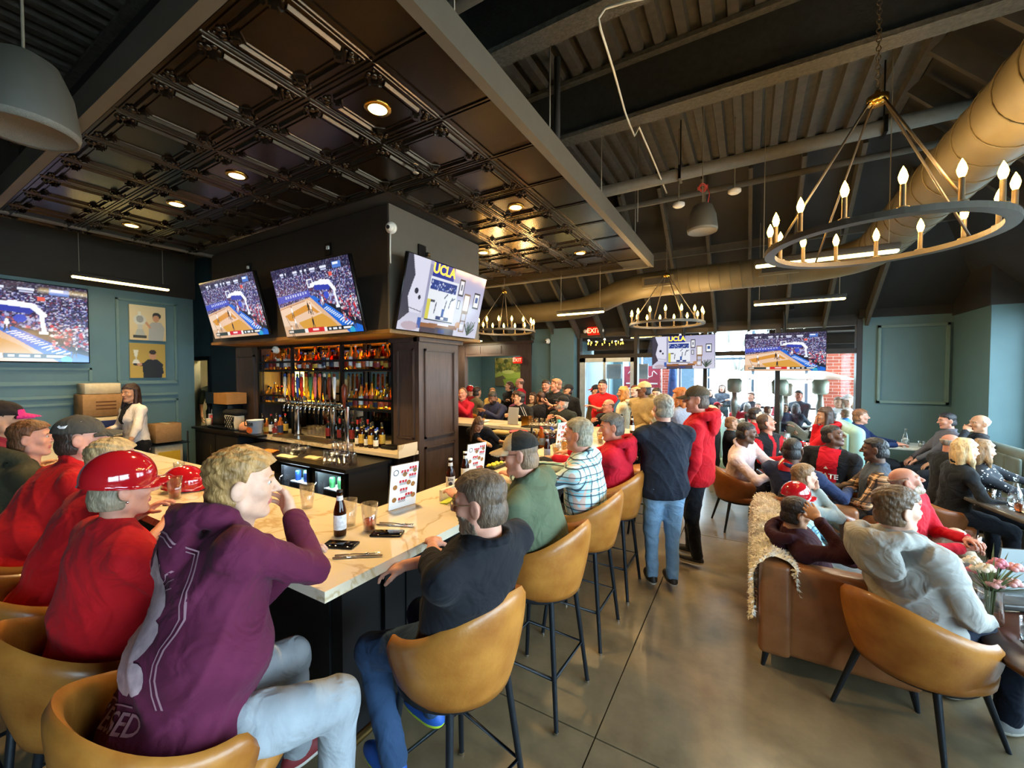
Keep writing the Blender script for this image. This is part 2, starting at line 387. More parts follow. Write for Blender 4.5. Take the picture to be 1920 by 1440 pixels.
# ------------------------------------------------------------------ storefront windows and doors at the back
W1 = struct(MB().b2((-3.72, 9.58, 2.78), (1.76, 9.72, 2.88)).b2((-3.72, 9.58, 2.27), (1.76, 9.72, 2.36)).b2((-3.72, 9.58, 0), (1.76, 9.72, .1)).obj('window_1', M_frame), 'dark framed storefront with doors and a transom row')
MX = [-3.72, -2.32, -.86, .44, 1.68]
for x in MX: MB().b2((x, 9.56, 0), (x+.08, 9.74, 2.86)).obj('mullion', M_frame, W1)
for a, b in zip(MX[:-1], MX[1:]):
    MB().b2((a+.08, 9.645, 2.36), (b, 9.655, 2.78)).obj('transom_pane', M_pane, W1)
    MB().b2((a+.08, 9.645, .1), (b, 9.655, 2.27)).obj('pane', M_pane, W1)
d2 = struct(MB().b2((-3.64, 9.55, .02), (-3.5, 9.6, 2.27)).b2((-3.05, 9.55, .02), (-2.98, 9.6, 2.27)).b2((-3.64, 9.55, 2.17), (-2.32, 9.6, 2.27)).b2((-2.4, 9.55, .02), (-2.32, 9.6, 2.27)).b2((-3.64, 9.55, .02), (-2.32, 9.6, .25)).obj('door_2', mat('door_alu', '#c9d3d6', .35, .5)), 'pale metal framed glass double door')
MB().cyl((-2.92, 9.48, .95), (-2.92, 9.48, 1.25), .014).obj('door_handle', M_chrome, d2)

# ------------------------------------------------------------------ ceiling: ribbed deck, hip slopes, beams, rafters
def ribbed(x0, x1, y0, y1, z, pitch=.2, dep=.07):
    mb = MB(); prof = []; x = x0
    while x < x1:
        prof += [(x, z), (x+pitch*.42, z), (x+pitch*.5, z+dep), (x+pitch*.92, z+dep)]; x += pitch
    V = [(a, y0, b) for a, b in prof] + [(a, y1, b) for a, b in prof]; n = len(prof)
    return mb.add(V, [(i, i+1, n+i+1, n+i) for i in range(n-1)], False)
ce = ribbed(-13, 1.5, -4.3, 6.65, 4.95).obj('ceiling', M_deck, fix=False); struct(ce, 'dark sprayed corrugated metal ceiling deck')
struct(MB().add([(-13, 6.6, 4.98), (1.5, 6.6, 4.98), (3.4, 9.75, 2.88), (-13, 9.75, 2.88)], [(0, 1, 2, 3)]).add([(-13, 6.6, 5.1), (1.5, 6.6, 5.1), (3.4, 9.75, 3.0), (-13, 9.75, 3.0)], [(0, 1, 2, 3)]).obj('ceiling_slope_back', M_black))
struct(MB().add([(1.5, -4.3, 4.98), (1.5, 6.6, 4.98), (3.4, 9.75, 2.88), (3.4, -4.3, 2.88)], [(0, 1, 2, 3)]).add([(1.5, -4.3, 5.1), (1.5, 6.6, 5.1), (3.4, 9.75, 3.0), (3.4, -4.3, 3.0)], [(0, 1, 2, 3)]).obj('ceiling_slope_right', M_black))
struct(MB().b2((-13.2, -4.4, 5.12), (3.6, 10, 5.2)).obj('ceiling_roof', M_black))
for y, n_ in ((.1, 0), (1.42, 1), (2.74, 2), (4.07, 3)):
    t = thing('steel_beam', ['sprayed grey I beam, out of sight above the camera', 'sprayed grey I beam crossing the ceiling nearest overhead', 'sprayed grey I beam second from the camera, above the canopy edge', 'sprayed grey I beam farthest from the camera, above the big chandelier'][n_], 'beam', (-5, y, 4.35))
    MB().b2((-12.9, y-.012, 4.39), (1.6, y+.012, 4.94)).obj('web', M_web, t)
    MB().b2((-12.9, y-.085, 4.35), (1.6, y+.085, 4.39)).obj('bottom_flange', M_beam, t)
    MB().b2((-12.9, y-.085, 4.9), (1.6, y+.085, 4.94)).obj('top_flange', M_beam, t)
ORD = ['first', 'second', 'third', 'fourth', 'fifth', 'sixth', 'seventh', 'eighth', 'ninth', 'tenth', 'eleventh', 'twelfth', 'thirteenth', 'fourteenth', 'fifteenth', 'sixteenth', 'seventeenth', 'eighteenth', 'nineteenth', 'twentieth', 'twenty first', 'twenty second', 'twenty third']
for k in range(22):
    x = -11 + k * .61
    top = 6.62 if x < 1.5 else 6.62 + (x-1.5)*1.66
    z1 = 4.93 - (top-6.6)*2.1/3.15
    a = Vector((x, top, z1)); b = Vector((x, 9.62, 2.93)); d = b - a
    if d.length < .6: continue
    R = Matrix((Vector((1, 0, 0)), d.normalized(), Vector((1, 0, 0)).cross(d.normalized()))).transposed()
    o = MB().box((a+b)/2 + Vector((0, 0, -.1)), (.05, d.length, .2), M=R).obj('roof_rafter', M_raft)
    tag(o, 'dark sloping rafter above the back windows, %s from the right' % ORD[21-k], 'rafter', 'rafters of the back roof slope')
for k in range(17):
    y = -3.4 + k * .61
    bx = 3.28 ; a = Vector((1.5 if y < 6.6 else 1.5 + (y-6.6)/1.66, y, 0)); a.z = 4.93 - (a.x-1.5)*2.1/1.9; b = Vector((bx, y, 4.93-(bx-1.5)*2.1/1.9)); d = b - a
    R = Matrix((d.normalized(), Vector((0, 1, 0)), d.normalized().cross(Vector((0, 1, 0))))).transposed()
    o = MB().box((a+b)/2 + Vector((-.07, 0, -.07)), (d.length, .05, .18), M=R).obj('roof_rafter', M_raft)
    tag(o, 'dark sloping rafter of the right window side, %s from the far corner' % ORD[16-k], 'rafter', 'rafters of the right roof slope')
o = MB().box((-2.5, 7.75, 4.02), (13, .06, .12)).obj('roof_purlin', M_raft); tag(o, 'thin dark purlin crossing the rafters behind the speaker', 'purlin')
# pipes, conduit, duct
def rod(name, label, cat, pts, r, m, n=10, group=None): return tag(MB().tube(pts, r, n).obj(name, m), label, cat, group)
t = thing('sprinkler_main', 'thick grey sprinkler pipe crossing below the ribbed deck', 'pipe', (0, 5.3, 4.3))
MB().tube([(-12.9, 5.3, 4.3), (1.95, 5.3, 4.3)], .072, 14).obj('pipe', M_pipe, t)
for x in (-3, -.75, 1.1): MB().box((x, 5.3, 4.3), (.03, .16, .16)).cyl((x, 5.3, 4.37), (x, 5.3, 4.94), .008, n=6).obj('clamp', M_blackmetal, t)
rod('sprinkler_branch', 'thin dark pipe running just below the thick sprinkler pipe', 'pipe', [(-12.9, 5.62, 4.16), (2.4, 5.62, 4.16)], .034, M_raft)
rod('gas_pipe', 'dark pipe between the first two beams above the canopy edge', 'pipe', [(-12.9, 2.34, 4.5), (1.5, 2.34, 4.5)], .045, M_raft)
rod('vertical_drain', 'short dark vertical pipe rising behind the canopy edge', 'pipe', [(-1.62, 3.62, 4.0), (-1.62, 3.62, 4.9)], .03, M_black)
rod('white_conduit', 'thin white bent conduit snaking across the beams', 'conduit', [(-0.486, 2.6, 4.168), (-0.698, 2.62, 4.239), (-0.838, 2.63, 4.269), (-0.888, 2.64, 4.231), (-0.879, 2.66, 4.173), (-0.923, 3.1, 4.209), (-1.033, 3.85, 4.336), (-1.031, 4.0, 4.306), (-0.992, 4.05, 4.203), (-0.964, 4.1, 4.307), (-0.966, 4.8, 4.302), (-0.956, 5.6, 4.235)], .009, mat('white_conduit_paint', '#d9d6c4', .4), 7)
t = thing('ventilation_duct', 'big painted spiral duct curving along the ceiling by the windows', 'duct', (1.35, 4, 3.44))
def arc(c, r, a0, a1, n, z): return [(c[0]+r*math.cos(a0+(a1-a0)*i/n), c[1]+r*math.sin(a0+(a1-a0)*i/n), z) for i in range(n+1)]
zc = 3.46
path = [(1.35, -4.1, zc), (1.35, 0, zc), (1.35, 3, zc), (1.35, 6.6, zc)] + arc((.55, 6.6), .8, 0, PI/2, 7, zc)[1:] + [(0, 7.4, zc), (-1.2, 7.4, zc)] + [(-1.7, 7.42, zc-.01), (-2.1, 7.55, zc-.05), (-2.5, 7.85, zc-.12), (-2.95, 8.1, zc-.18), (-3.5, 8.2, zc-.2), (-9, 8.2, zc-.2)]
MB().tube(path, .215, 24).obj('duct_body', M_duct, t)
mb = MB(); p0 = Vector(path[0])
for k in range(40): mb.tube([(1.35+.219*math.cos(a), -3.8+k*.26+.03*a, zc+.219*math.sin(a)) for a in [2*PI*i/20 for i in range(20)]], .006, 4, True)
for k in range(12): mb.tube([(.4-k*.15+.02*a, 7.4+.219*math.cos(a), zc+.219*math.sin(a)) for a in [2*PI*i/20 for i in range(20)]], .006, 4, True)
mb.obj('spiral_seam', M_duct, t)['kind'] = 'stuff'
for x, y in ((.35, 7.17), (-1.35, 7.17)):
    mb = MB().box((x, y-.02, zc-.02), (.5, .08, .17)).obj('register', M_duct, t)
    MB().box((x, y-.065, zc-.02), (.42, .02, .1)).obj('grille', M_black, t)
# hangers of the canopy
M_rod = mat('hanger_rod', '#8a8474', .5, .5)
for k, (x, y) in enumerate(((-1.5, 1.9), (-1.5, 3.2), (-1.5, 4.6), (-1.5, 6.2), (-1.3, 5.5))):
    rod('hanger_wire', 'thin hanger wire above the canopy edge, %s' % ['nearest the camera', 'second from the camera', 'third from the camera', 'farthest from the camera', 'standing right of the canopy edge'][k], 'wire', [(x, y, 3.9), (x, y, 4.94)], .006, M_rod, 5, 'hanger wires of the canopy')

# ------------------------------------------------------------------ canopy with embossed metal tiles
Z0 = 3.69
cn = thing('ceiling_canopy', 'hanging bar canopy with black embossed metal ceiling tiles and grey fascia', 'canopy', (-4.28, 4.0, Z0))
MB().b2((-7.13, 1.02, Z0+.02), (-1.43, 7.03, Z0+.2)).obj('core', M_black, cn)
for a, b in (((-1.47, .98, Z0-.02), (-1.4, 7.07, Z0+.17)), ((-7.17, 7.0, Z0-.02), (-1.43, 7.07, Z0+.17)), ((-7.17, .98, Z0-.02), (-7.1, 7.07, Z0+.17)), ((-7.17, .95, Z0-.02), (-1.43, 1.02, Z0+.17))):
    MB().b2(a, b).obj('fascia', M_grey, cn)
M_tile = mat('bronze_tile', '#3a2f22', .24, .75, var=.12, scale=5)
def tile_mesh(a=.61):
    mb = MB(); h = a/2
    mb.add([(-h, -h, 0), (h, -h, 0), (h, h, 0), (-h, h, 0)], [(0, 3, 2, 1)], False)
    def bar(x0, y0, x1, y1, w, d, z=0.0):
        p = Vector((x0, y0, 0)); q = Vector((x1, y1, 0)); t_ = (q-p).normalized(); nn = Vector((-t_.y, t_.x, 0))
        V = [p+nn*w, p+nn*w*.4-Vector((0, 0, d)), p-nn*w*.4-Vector((0, 0, d)), p-nn*w, q+nn*w, q+nn*w*.4-Vector((0, 0, d)), q-nn*w*.4-Vector((0, 0, d)), q-nn*w]
        mb.add(V, [(0, 1, 5, 4), (1, 2, 6, 5), (2, 3, 7, 6), (0, 3, 2, 1), (4, 5, 6, 7)], False)
    for s in (-1, 1):
        for e, w_, d_ in ((h-.004, .008, .008), (h-.03, .007, .008)):
            bar(-e, s*e, e, s*e, w_, d_); bar(s*e, -e, s*e, e, w_, d_)
        for e, w_, d_, L in ((.222, .017, .02, .148), (.185, .006, .008, .13)):
            bar(-L, s*e, L, s*e, w_, d_); bar(s*e, -L, s*e, L, w_, d_)
        for s2 in (-1, 1):
            bar(s*.13, s2*.185, s*.185, s2*.13, .006, .008)
            cx, cy = s*.185, s2*.185
            mb.box((s*.178, s2*.178, -.012), (.046, .046, .026), rz=PI/4)
            mb.box((s*.178, s2*.178, -.03), (.028, .028, .014), rz=PI/4)
            for (ox, oy, r) in ((.222, .222, .024), (.25, .205, .017), (.205, .25, .017), (.238, .178, .013), (.178, .238, .013), (.252, .252, .011)):
                mb.sphere((s*ox, s2*oy, -.004), r, 7, 5, (1, 1, .8))
    return mb.mesh('embossed_tile', M_tile)
TM = tile_mesh()
TP = MB().box((0, 0, .006), (.445, .6, .012)).box((-.19, 0, -.003), (.02, .6, .012)).box((0, .29, -.003), (.445, .014, .012)).box((0, -.29, -.003), (.445, .014, .012)).mesh('plain_tile', M_tile)
TE = MB().box((0, 0, .006), (.6, .5, .012)).box((0, -.22, -.003), (.6, .02, .012)).mesh('edge_tile', M_tile)
def in_bulk(x, y): return -7.2 < x < -3.35 and 3.1 < y < 4.65
for j in range(10):
    y = 1.335 + .61*j
    for i in range(9):
        x = -2.19 - .61*i
        if x < -7.2 or in_bulk(x, y): continue
        if j < 9: inst(TM, 'tile', cn, (x+4.28, y-4.0, 0))
        else: inst(TE, 'tile', cn, (x+4.28, y-4.0-.06, 0))
    if j < 9: inst(TP, 'tile', cn, (-1.657+4.28, y-4.0, 0))
M_lens = mat('downlight_lens', '#ffe6b0', emit='#ffc560', estr=22, var=0)
DL = [(-2.19, 1.945, 'nearest, over the bar corner'), (-4.02, 1.945, 'second from the right in the near row'), (-5.24, 1.945, 'third from the right in the near row'), (-6.46, 1.945, 'farthest left in the near row'), (-2.19, 3.82, 'over the long bar, above the tilted screen'), (-2.19, 5.75, 'farthest, near the canopy corner'), (-3.42, 5.0, 'hidden behind the bulkhead'), (-5.24, 5.6, 'behind the bulkhead on the left')]
for x, y, s_ in DL:
    t = thing('downlight', 'round warm recessed downlight ' + s_, 'downlight', (x, y, Z0), 0, 'canopy downlights')
    MB().lathe([(.062, -.012), (.085, -.012), (.09, -.004), (.09, .004)], (x, y, Z0), 24, close=False).obj('trim_ring', M_brass, t)
    MB().lathe([(.001, -.008), (.062, -.009)], (x, y, Z0), 24, close=False).obj('lens', M_lens, t)
    ld = bpy.data.lights.new('lamp_light', 'SPOT'); ld.energy = 120; ld.color = (1, .66, .27); ld.spot_size = math.radians(120); ld.spot_blend = .6; ld.shadow_soft_size = .06
    lo = bpy.data.objects.new('lamp_light', ld); COL.objects.link(lo); lo.parent = t; lo.location = (0, 0, -.03)
def sprinkler(x, y, z, lab):
    t = thing('fire_sprinkler', lab, 'sprinkler', (x, y, z))
    MB().cyl((x, y, z), (x, y, z-.05), .012, n=8).lathe([(.001, -.075), (.025, -.075), (.025, -.07), (.001, -.07)], (x, y, z), 12).cyl((x-.012, y, z-.05), (x-.012, y, z-.073), .003, n=5).cyl((x+.012, y, z-.05), (x+.012, y, z-.073), .003, n=5).obj('head', M_chrome, t)
    MB().lathe([(.03, 0), (.03, -.006)], (x, y, z), 14).obj('escutcheon', M_chrome, t)
sprinkler(-2.49, 2.62, Z0, 'small chrome sprinkler head below the canopy tiles')

# ------------------------------------------------------------------ bulkhead over the back bar
bk = thing('bulkhead', 'black boxed bulkhead carrying the three tilted screens over the back bar', 'bulkhead', (-5.2, 3.9, 2.34))
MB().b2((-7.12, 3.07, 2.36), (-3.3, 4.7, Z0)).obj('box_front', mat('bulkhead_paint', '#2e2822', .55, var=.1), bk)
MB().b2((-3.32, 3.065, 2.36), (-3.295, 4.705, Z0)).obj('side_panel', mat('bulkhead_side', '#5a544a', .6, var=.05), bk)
MB().b2((-7.14, 3.05, 2.33), (-3.28, 4.72, 2.37)).obj('underside', mat('bulkhead_wood', '#7a5523', .5, var=.15, stretch=(1, 8, 1)), bk)
# ------------------------------------------------------------------ bar: U-shaped marble top on black base
def marble():
    m = bpy.data.materials.new('veined_marble'); m.use_nodes = True
    n = m.node_tree.nodes; l = m.node_tree.links; b = n['Principled BSDF']; tc = n.new('ShaderNodeTexCoord')
    nz = n.new('ShaderNodeTexNoise'); nz.inputs['Scale'].default_value = 1.6; nz.inputs['Detail'].default_value = 7; nz.inputs['Distortion'].default_value = 1.1
    l.new(tc.outputs['Object'], nz.inputs['Vector'])
    sb_ = n.new('ShaderNodeMath'); sb_.operation = 'SUBTRACT'; sb_.inputs[1].default_value = .5
    ab = n.new('ShaderNodeMath'); ab.operation = 'ABSOLUTE'; l.new(nz.outputs['Fac'], sb_.inputs[0]); l.new(sb_.outputs[0], ab.inputs[0])
    r = n.new('ShaderNodeValToRGB'); e = r.color_ramp.elements
    e[0].position = 0; e[0].color = (*lin('#c2ab85'), 1); e[1].position = .022; e[1].color = (*lin('#ddd0b8'), 1)
    l.new(ab.outputs[0], r.inputs[0]); l.new(r.outputs[0], b.inputs['Base Color']); b.inputs['Roughness'].default_value = .08
    return m
M_marble = marble()
M_barblack = mat('bar_black', '#141416', .45, var=.12, scale=10)
bar = thing('bar_counter', 'U shaped bar with veined white marble top and black front', 'bar', (-3, 3, 0))
out = [(-8.0, .95), (-1.38, .95), (-1.3, 6.1), (-6.6, 6.1), (-6.6, 5.4), (-1.98, 5.4), (-1.98, 1.72), (-8.0, 1.72)]
MB().prism(out, 1.025, 1.07).obj('marble_top', M_marble, bar)
MB().b2((-7.9, 1.3, .0), (-1.75, 1.55, 1.024)).obj('near_panel', M_barblack, bar)
MB().b2((-1.9, 1.55, .0), (-1.72, 5.6, 1.024)).obj('long_panel', M_barblack, bar)
MB().b2((-6.5, 5.55, .0), (-1.72, 5.75, 1.024)).obj('far_panel', M_barblack, bar)
for k in range(6): MB().b2((-1.722, 1.7+k*.65, .16), (-1.708, 2.25+k*.65, .95)).obj('front_panel', M_barblack, bar)
for k in range(8): MB().b2((-2.4-k*.68, 1.288, .16), (-1.84-k*.68, 1.302, .95)).obj('front_panel', M_barblack, bar)
MB().tube([(-1.55, 1.2, .2), (-1.55, 5.8, .2)], .02, 10).obj('foot_rail', mat('bronze_rail', '#8d7344', .3, .9), bar)
MB().tube([(-7.8, 1.12, .2), (-1.6, 1.12, .2)], .02, 10).obj('foot_rail', mat('bronze_rail', '', .3), bar)
for y in (1.5, 2.7, 3.9, 5.1): MB().cyl((-1.72, y, .2), (-1.55, y, .2), .012).obj('rail_bracket', MATS['bronze_rail'], bar)

# ------------------------------------------------------------------ back bar
bb = thing('back_bar', 'dark espresso back bar with open metal shelves between two wood pillars', 'back bar', (-5.2, 3.9, 0))
def pillar(x0, x1, y0, y1, m, m2):
    MB().b2((x0, y0, 0), (x1, y1, 2.335)).obj('pillar', m, bb)
    mb = MB()
    panel_mould(mb, (x1, y0+.09, 1.1), (0, 1, 0), (y1-y0)-.18, 1.1, (1, 0, 0), .03, .016)
    panel_mould(mb, (x1, y0+.09, .15), (0, 1, 0), (y1-y0)-.18, .85, (1, 0, 0), .03, .016)
    panel_mould(mb, (x0+.07, y0, 1.1), (1, 0, 0), (x1-x0)-.14, 1.1, (0, -1, 0), .03, .016)
    panel_mould(mb, (x0+.07, y0, .15), (1, 0, 0), (x1-x0)-.14, .85, (0, -1, 0), .03, .016)
    mb.obj('panel_moulding', m2, bb)
pillar(-3.84, -3.41, 3.62, 4.38, M_wood, M_wood); pillar(-7.62, -6.95, 3.62, 4.38, M_wood, M_wood)
MB().b2((-3.46, 3.58, 2.28), (-3.36, 4.42, 2.335)).b2((-3.88, 3.58, 2.28), (-3.4, 3.62, 2.335)).obj('capital', M_wood, bb)
MB().b2((-6.95, 4.06, .97), (-3.84, 4.09, 2.335)).obj('mirror', mat('bar_mirror', '#8f9494', .04, 1.0, var=0), bb)
MB().b2((-7.6, 4.09, 0), (-3.45, 4.36, 2.335)).obj('rear_panel', M_wood, bb)
for x in (-6.93, -6.02, -4.86, -3.88): MB().b2((x, 3.62, .97), (x+.04, 3.66, 2.33)).b2((x, 4.0, .97), (x+.04, 4.04, 2.33)).obj('upright', M_blackmetal, bb)
SHZ = (1.43, 1.955)
for z in SHZ:
    for a, b in ((-6.9, -6.02), (-5.98, -4.86), (-4.82, -3.88)):
        if z < 1.5 and a == -5.98: continue
        MB().b2((a, 3.63, z-.03), (b, 4.04, z)).obj('shelf', M_blackmetal, bb)
        MB().b2((a, 3.625, z+.105), (b, 3.637, z+.135)).obj('shelf_rail', M_blackmetal, bb)
MB().b2((-6.93, 3.62, 2.29), (-3.84, 3.66, 2.33)).obj('top_rail', M_blackmetal, bb)
for a, b in ((-6.88, -6.04), (-4.8, -3.9)):
    MB().b2((a, 4.0, SHZ[0]+.003), (b, 4.045, SHZ[0]+.016)).obj('light_strip', mat('amber_strip', '#ffcc55', emit='#ffa818', estr=60, var=0), bb)
for a, b in ((-4.8, -3.9), (-5.95, -4.9), (-6.88, -6.04)):
    MB().b2((a, 4.0, SHZ[1]+.003), (b, 4.045, SHZ[1]+.012)).obj('light_strip', MATS['amber_strip'], bb)  # upper left and middle strips are added to brighten the bottles
MB().b2((-6.52, 4.0, 1.47), (-6.47, 4.03, 1.93)).obj('light_strip', mat('warm_tube', '#ffe08a', emit='#ffce55', estr=20, var=0), bb)
mc = thing('back_counter', 'white marble back counter with black cabinet below the taps', 'counter', (-5.1, 3.55, 0))
MB().b2((-6.65, 3.3, .93), (-3.42, 4.06, .97)).obj('marble_top', M_marble, mc)
MB().b2((-6.6, 3.4, 0), (-3.86, 4.05, .93)).obj('cabinet', M_barblack, mc)
MB().b2((-3.44, 3.3, .97), (-3.42, 3.6, 1.08)).obj('end_splash', M_marble, mc)
fc = thing('fridge_counter', 'black under-counter fridge with two lit glass doors behind the bar', 'fridge', (-4.8, 3, 0))
MB().b2((-6.1, 2.72, .86), (-3.58, 3.34, .9)).obj('worktop', mat('dark_worktop', '#2b2a2a', .3, .4, var=.1), fc)
MB().b2((-6.05, 2.77, 0), (-4.83, 3.3, .86)).b2((-4.83, 2.77, 0), (-3.62, 3.3, .12)).b2((-4.83, 3.24, .12), (-3.62, 3.3, .86)).b2((-3.64, 2.77, .12), (-3.6, 3.3, .86)).b2((-4.24, 2.77, .12), (-4.16, 3.3, .86)).obj('carcass', M_barblack, fc)
M_cool = mat('fridge_light', '#e8f6ff', emit='#d5efff', estr=130, var=0); M_cold = mat('fridge_liner', '#cfdde2', .4)
CANS = ['#2f58b0', '#e0c23b', '#58a6b8', '#3b7f4a', '#6a4a9a', '#d8d8d8', '#1d2d5c']
for k, (a, b) in enumerate(((-4.8, -4.25), (-4.15, -3.66))):
    MB().b2((a, 3.2, .12), (b, 3.235, .86)).obj('liner', M_cold, fc)
    MB().b2((a, 2.84, .8), (b, 2.88, .83)).obj('light_strip', M_cool, fc)
    MB().b2((a, 2.86, .585), (b, 3.2, .6)).obj('shelf', M_cold, fc); MB().b2((a, 2.86, .335), (b, 3.2, .35)).obj('shelf', M_cold, fc)
    d = MB().b2((a-.02, 2.74, .12), (a+.03, 2.77, .85)).b2((b-.03, 2.74, .12), (b+.02, 2.77, .85)).b2((a, 2.74, .82), (b, 2.77, .85)).b2((a, 2.74, .12), (b, 2.77, .16)).obj('door', M_blackmetal, fc)
    MB().b2((a+.03, 2.752, .16), (b-.03, 2.758, .82)).obj('glass', M_glass, d)
    MB().tube([(a+.06, 2.73, .4), (a+.06, 2.7, .42), (a+.06, 2.7, .68), (a+.06, 2.73, .7)], .008, 6).obj('handle', M_chrome, d)
CANM = [MB().lathe([(.001, 0), (.028, 0), (.033, .008), (.033, .105), (.026, .12), (.001, .12)], n=12).mesh('drink_can', mat('can_%d' % i, c, .3, .4, var=.35, scale=30)) for i, c in enumerate(CANS)]
nm = ['upper left', 'lower left', 'upper right', 'lower right']
for k, (a, b) in enumerate(((-4.8, -4.25), (-4.15, -3.66))):
    for q, z in enumerate((.6, .35)):
        for i in range(6):
            o = inst(CANM[(i*3+k*2+q) % 7] if not (k == 1 and q == 0) else CANM[3], 'drink_can', None, (a+.07+i*.078*(b-a)/.5, 2.92+.05*(i % 2), z))
            tag(o, 'chilled drink can on the %s fridge shelf' % nm[k*2+q], 'can', 'cans on the %s fridge shelf' % nm[k*2+q])
lc = thing('service_cabinet', 'black service cabinet left of the taps holding the coffee machine', 'cabinet', (-7.6, 3.4, 0))
MB().b2((-8.1, 3.2, 0), (-6.68, 3.62, .97)).obj('body', M_barblack, lc); MB().b2((-8.14, 3.16, .97), (-6.1, 3.3, 1.0)).b2((-8.14, 3.3, .97), (-6.67, 3.6, 1.0)).obj('top', M_blackmetal, lc)
for k in range(2): d = MB().b2((-8.06+k*.7, 3.185, .1), (-7.4+k*.7, 3.2, .92)).obj('door', M_barblack, lc); MB().cyl((-7.48+k*.7, 3.17, .6), (-7.48+k*.7, 3.17, .75), .008).obj('handle', M_chrome, d)

# ------------------------------------------------------------------ bottles
def liq(name, col, rough=.05, tr=.9):
    return mat(name, col, rough, 0, var=0, trans=tr, ior=1.33)
G_AMB = liq('amber_spirit', '#d8762a', .08, .6); G_GOLD = liq('gold_spirit', '#f6bc4a', .08, .6); G_CLR = glass_mat('bottle_clear', (.93, .95, .93), .02, .3)
G_DARK = mat('dark_wine_glass', '#0c0f0b', .06, var=0, coat=.5); G_RED = liq('ruby_spirit', '#8c1c10'); G_BRN = mat('brown_beer_glass', '#3a1806', .05, var=0, trans=.55, ior=1.4)
LBL = [mat('paper_label_%d' % i, c, .6, var=.25, scale=60) for i, c in enumerate(['#e6ddc4', '#c9a23e', '#d8d8dc', '#7a2020', '#26334f', '#efe9dd', '#b9542c'])]
CAPM = [mat('bottle_cap_%d' % i, c, .35, .3, var=0) for i, c in enumerate(['#1a1a1a', '#b08d3e', '#a02222', '#d9d9d9', '#2a49a8', '#5b3b22'])]
PROF = {
 'tall':  [(.036, 0), (.038, .01), (.038, .17), (.034, .195), (.016, .225), (.014, .28)],
 'squat': [(.045, 0), (.048, .01), (.048, .12), (.042, .145), (.016, .165), (.015, .215)],
 'round': [(.03, 0), (.05, .03), (.056, .08), (.045, .13), (.018, .155), (.015, .22)],
 'wine':  [(.036, 0), (.038, .008), (.038, .19), (.03, .215), (.015, .235), (.014, .3)],
 'beer':  [(.029, 0), (.031, .008), (.031, .125), (.024, .155), (.014, .19), (.013, .23)]}
BM = {}
def bottle_me(kind, gl, lb, cp, hs=1.0):
    k = (kind, gl.name, lb, cp, round(hs, 2))
    if k in BM: return BM[k]
    p = [(r, z*hs) for r, z in PROF[kind]]; mb = MB(); mb.lathe([(.001, 0)] + p + [(.001, p[-1][1])], n=14)
    if lb is not None:
        mb.mi = 1; r = p[2][0]; z1 = p[2][1]; mb.lathe([(r*1.012, z1*.25), (r*1.02, z1*.28), (r*1.02, z1*.82), (r*1.012, z1*.85)], n=14, close=False)
        if kind in ('beer', 'wine'): mb.lathe([(p[-2][0]*1.06, p[-2][1]+.005), (p[-2][0]*1.04, p[-2][1]+.03)], n=12, close=False)
    mb.mi = 2; z = p[-1][1]; r = p[-1][0]
    mb.lathe([(r*1.12, z-.028*(1.6 if kind == 'wine' else .5)), (r*1.14, z+.012), (.001, z+.013)], n=12, close=False)
    BM[k] = mb.mesh('bottle', [gl, LBL[lb or 0], CAPM[cp]]); return BM[k]
def bottle(x, y, z, kind, gl, lb, cp, lab, grp, hs=1.0, rz=0.0):
    o = bpy.data.objects.new('bottle', bottle_me(kind, gl, lb, cp, hs)); COL.objects.link(o); o.location = (x, y, z); o.rotation_euler = (0, 0, rz)
    return tag(o, lab, 'bottle', grp)
R = random.Random(11)
def shelf_row(x0, x1, z, n, gls, kinds, lab, grp, ys=(3.73, 3.86), lbs=range(7), hs=(1.08, 1.26)):
    for r_, y in enumerate(ys):
        for i in range(n):
            x = x0 + (i + .5 + (.25 if r_ else 0)) * (x1-x0) / (n + .3)
            bottle(x, y + R.uniform(-.015, .015), z, R.choice(kinds), R.choice(gls), R.choice(list(lbs)), R.randrange(6), lab, grp, R.uniform(*hs), R.uniform(0, 6))
shelf_row(-6.88, -6.04, SHZ[1], 8, [G_AMB, G_DARK, G_AMB, G_CLR], ['tall', 'squat'], 'spirit bottle on the upper left shelf of the back bar', 'upper left shelf bottles')
shelf_row(-5.96, -4.88, SHZ[1], 11, [G_AMB, G_AMB, G_RED, G_CLR], ['tall', 'squat', 'round'], 'spirit bottle on the upper middle shelf of the back bar', 'upper middle shelf bottles')
shelf_row(-4.8, -3.9, SHZ[1], 10, [G_AMB, G_RED, G_AMB, G_GOLD], ['tall', 'squat', 'round'], 'amber bottle on the upper right shelf of the back bar', 'upper right shelf bottles')
shelf_row(-6.88, -6.04, SHZ[0], 8, [G_GOLD, G_AMB, G_CLR, G_GOLD], ['squat', 'round', 'tall'], 'glowing gold bottle on the lower left shelf of the back bar', 'lower left shelf bottles')
shelf_row(-4.8, -3.9, SHZ[0], 9, [G_GOLD, G_GOLD, G_AMB, G_CLR], ['squat', 'tall', 'round'], 'backlit yellow bottle on the lower right shelf of the back bar', 'lower right shelf bottles')
for i in range(18):
    x = -5.12 + (i % 9) * .085; y = 3.62 + (i // 9) * .12 + R.uniform(-.02, .02)
    bottle(x, y, .97, 'wine', G_DARK, None if i % 3 else 3, 2 if i % 2 else 0, 'dark wine bottle in the cluster right of the taps', 'dark wine bottles on the back counter', R.uniform(.98, 1.08))
for i in range(10):
    x = -4.32 + (i % 5) * .085; y = 3.46 + (i // 5) * .1
    bottle(x, y, .97, 'wine' if i % 2 else 'beer', G_BRN if i % 2 else G_DARK, [5, 1][i % 2], [4, 0][i % 2], 'labelled brown bottle at the right end of the back counter', 'labelled bottles on the back counter', 1.0)
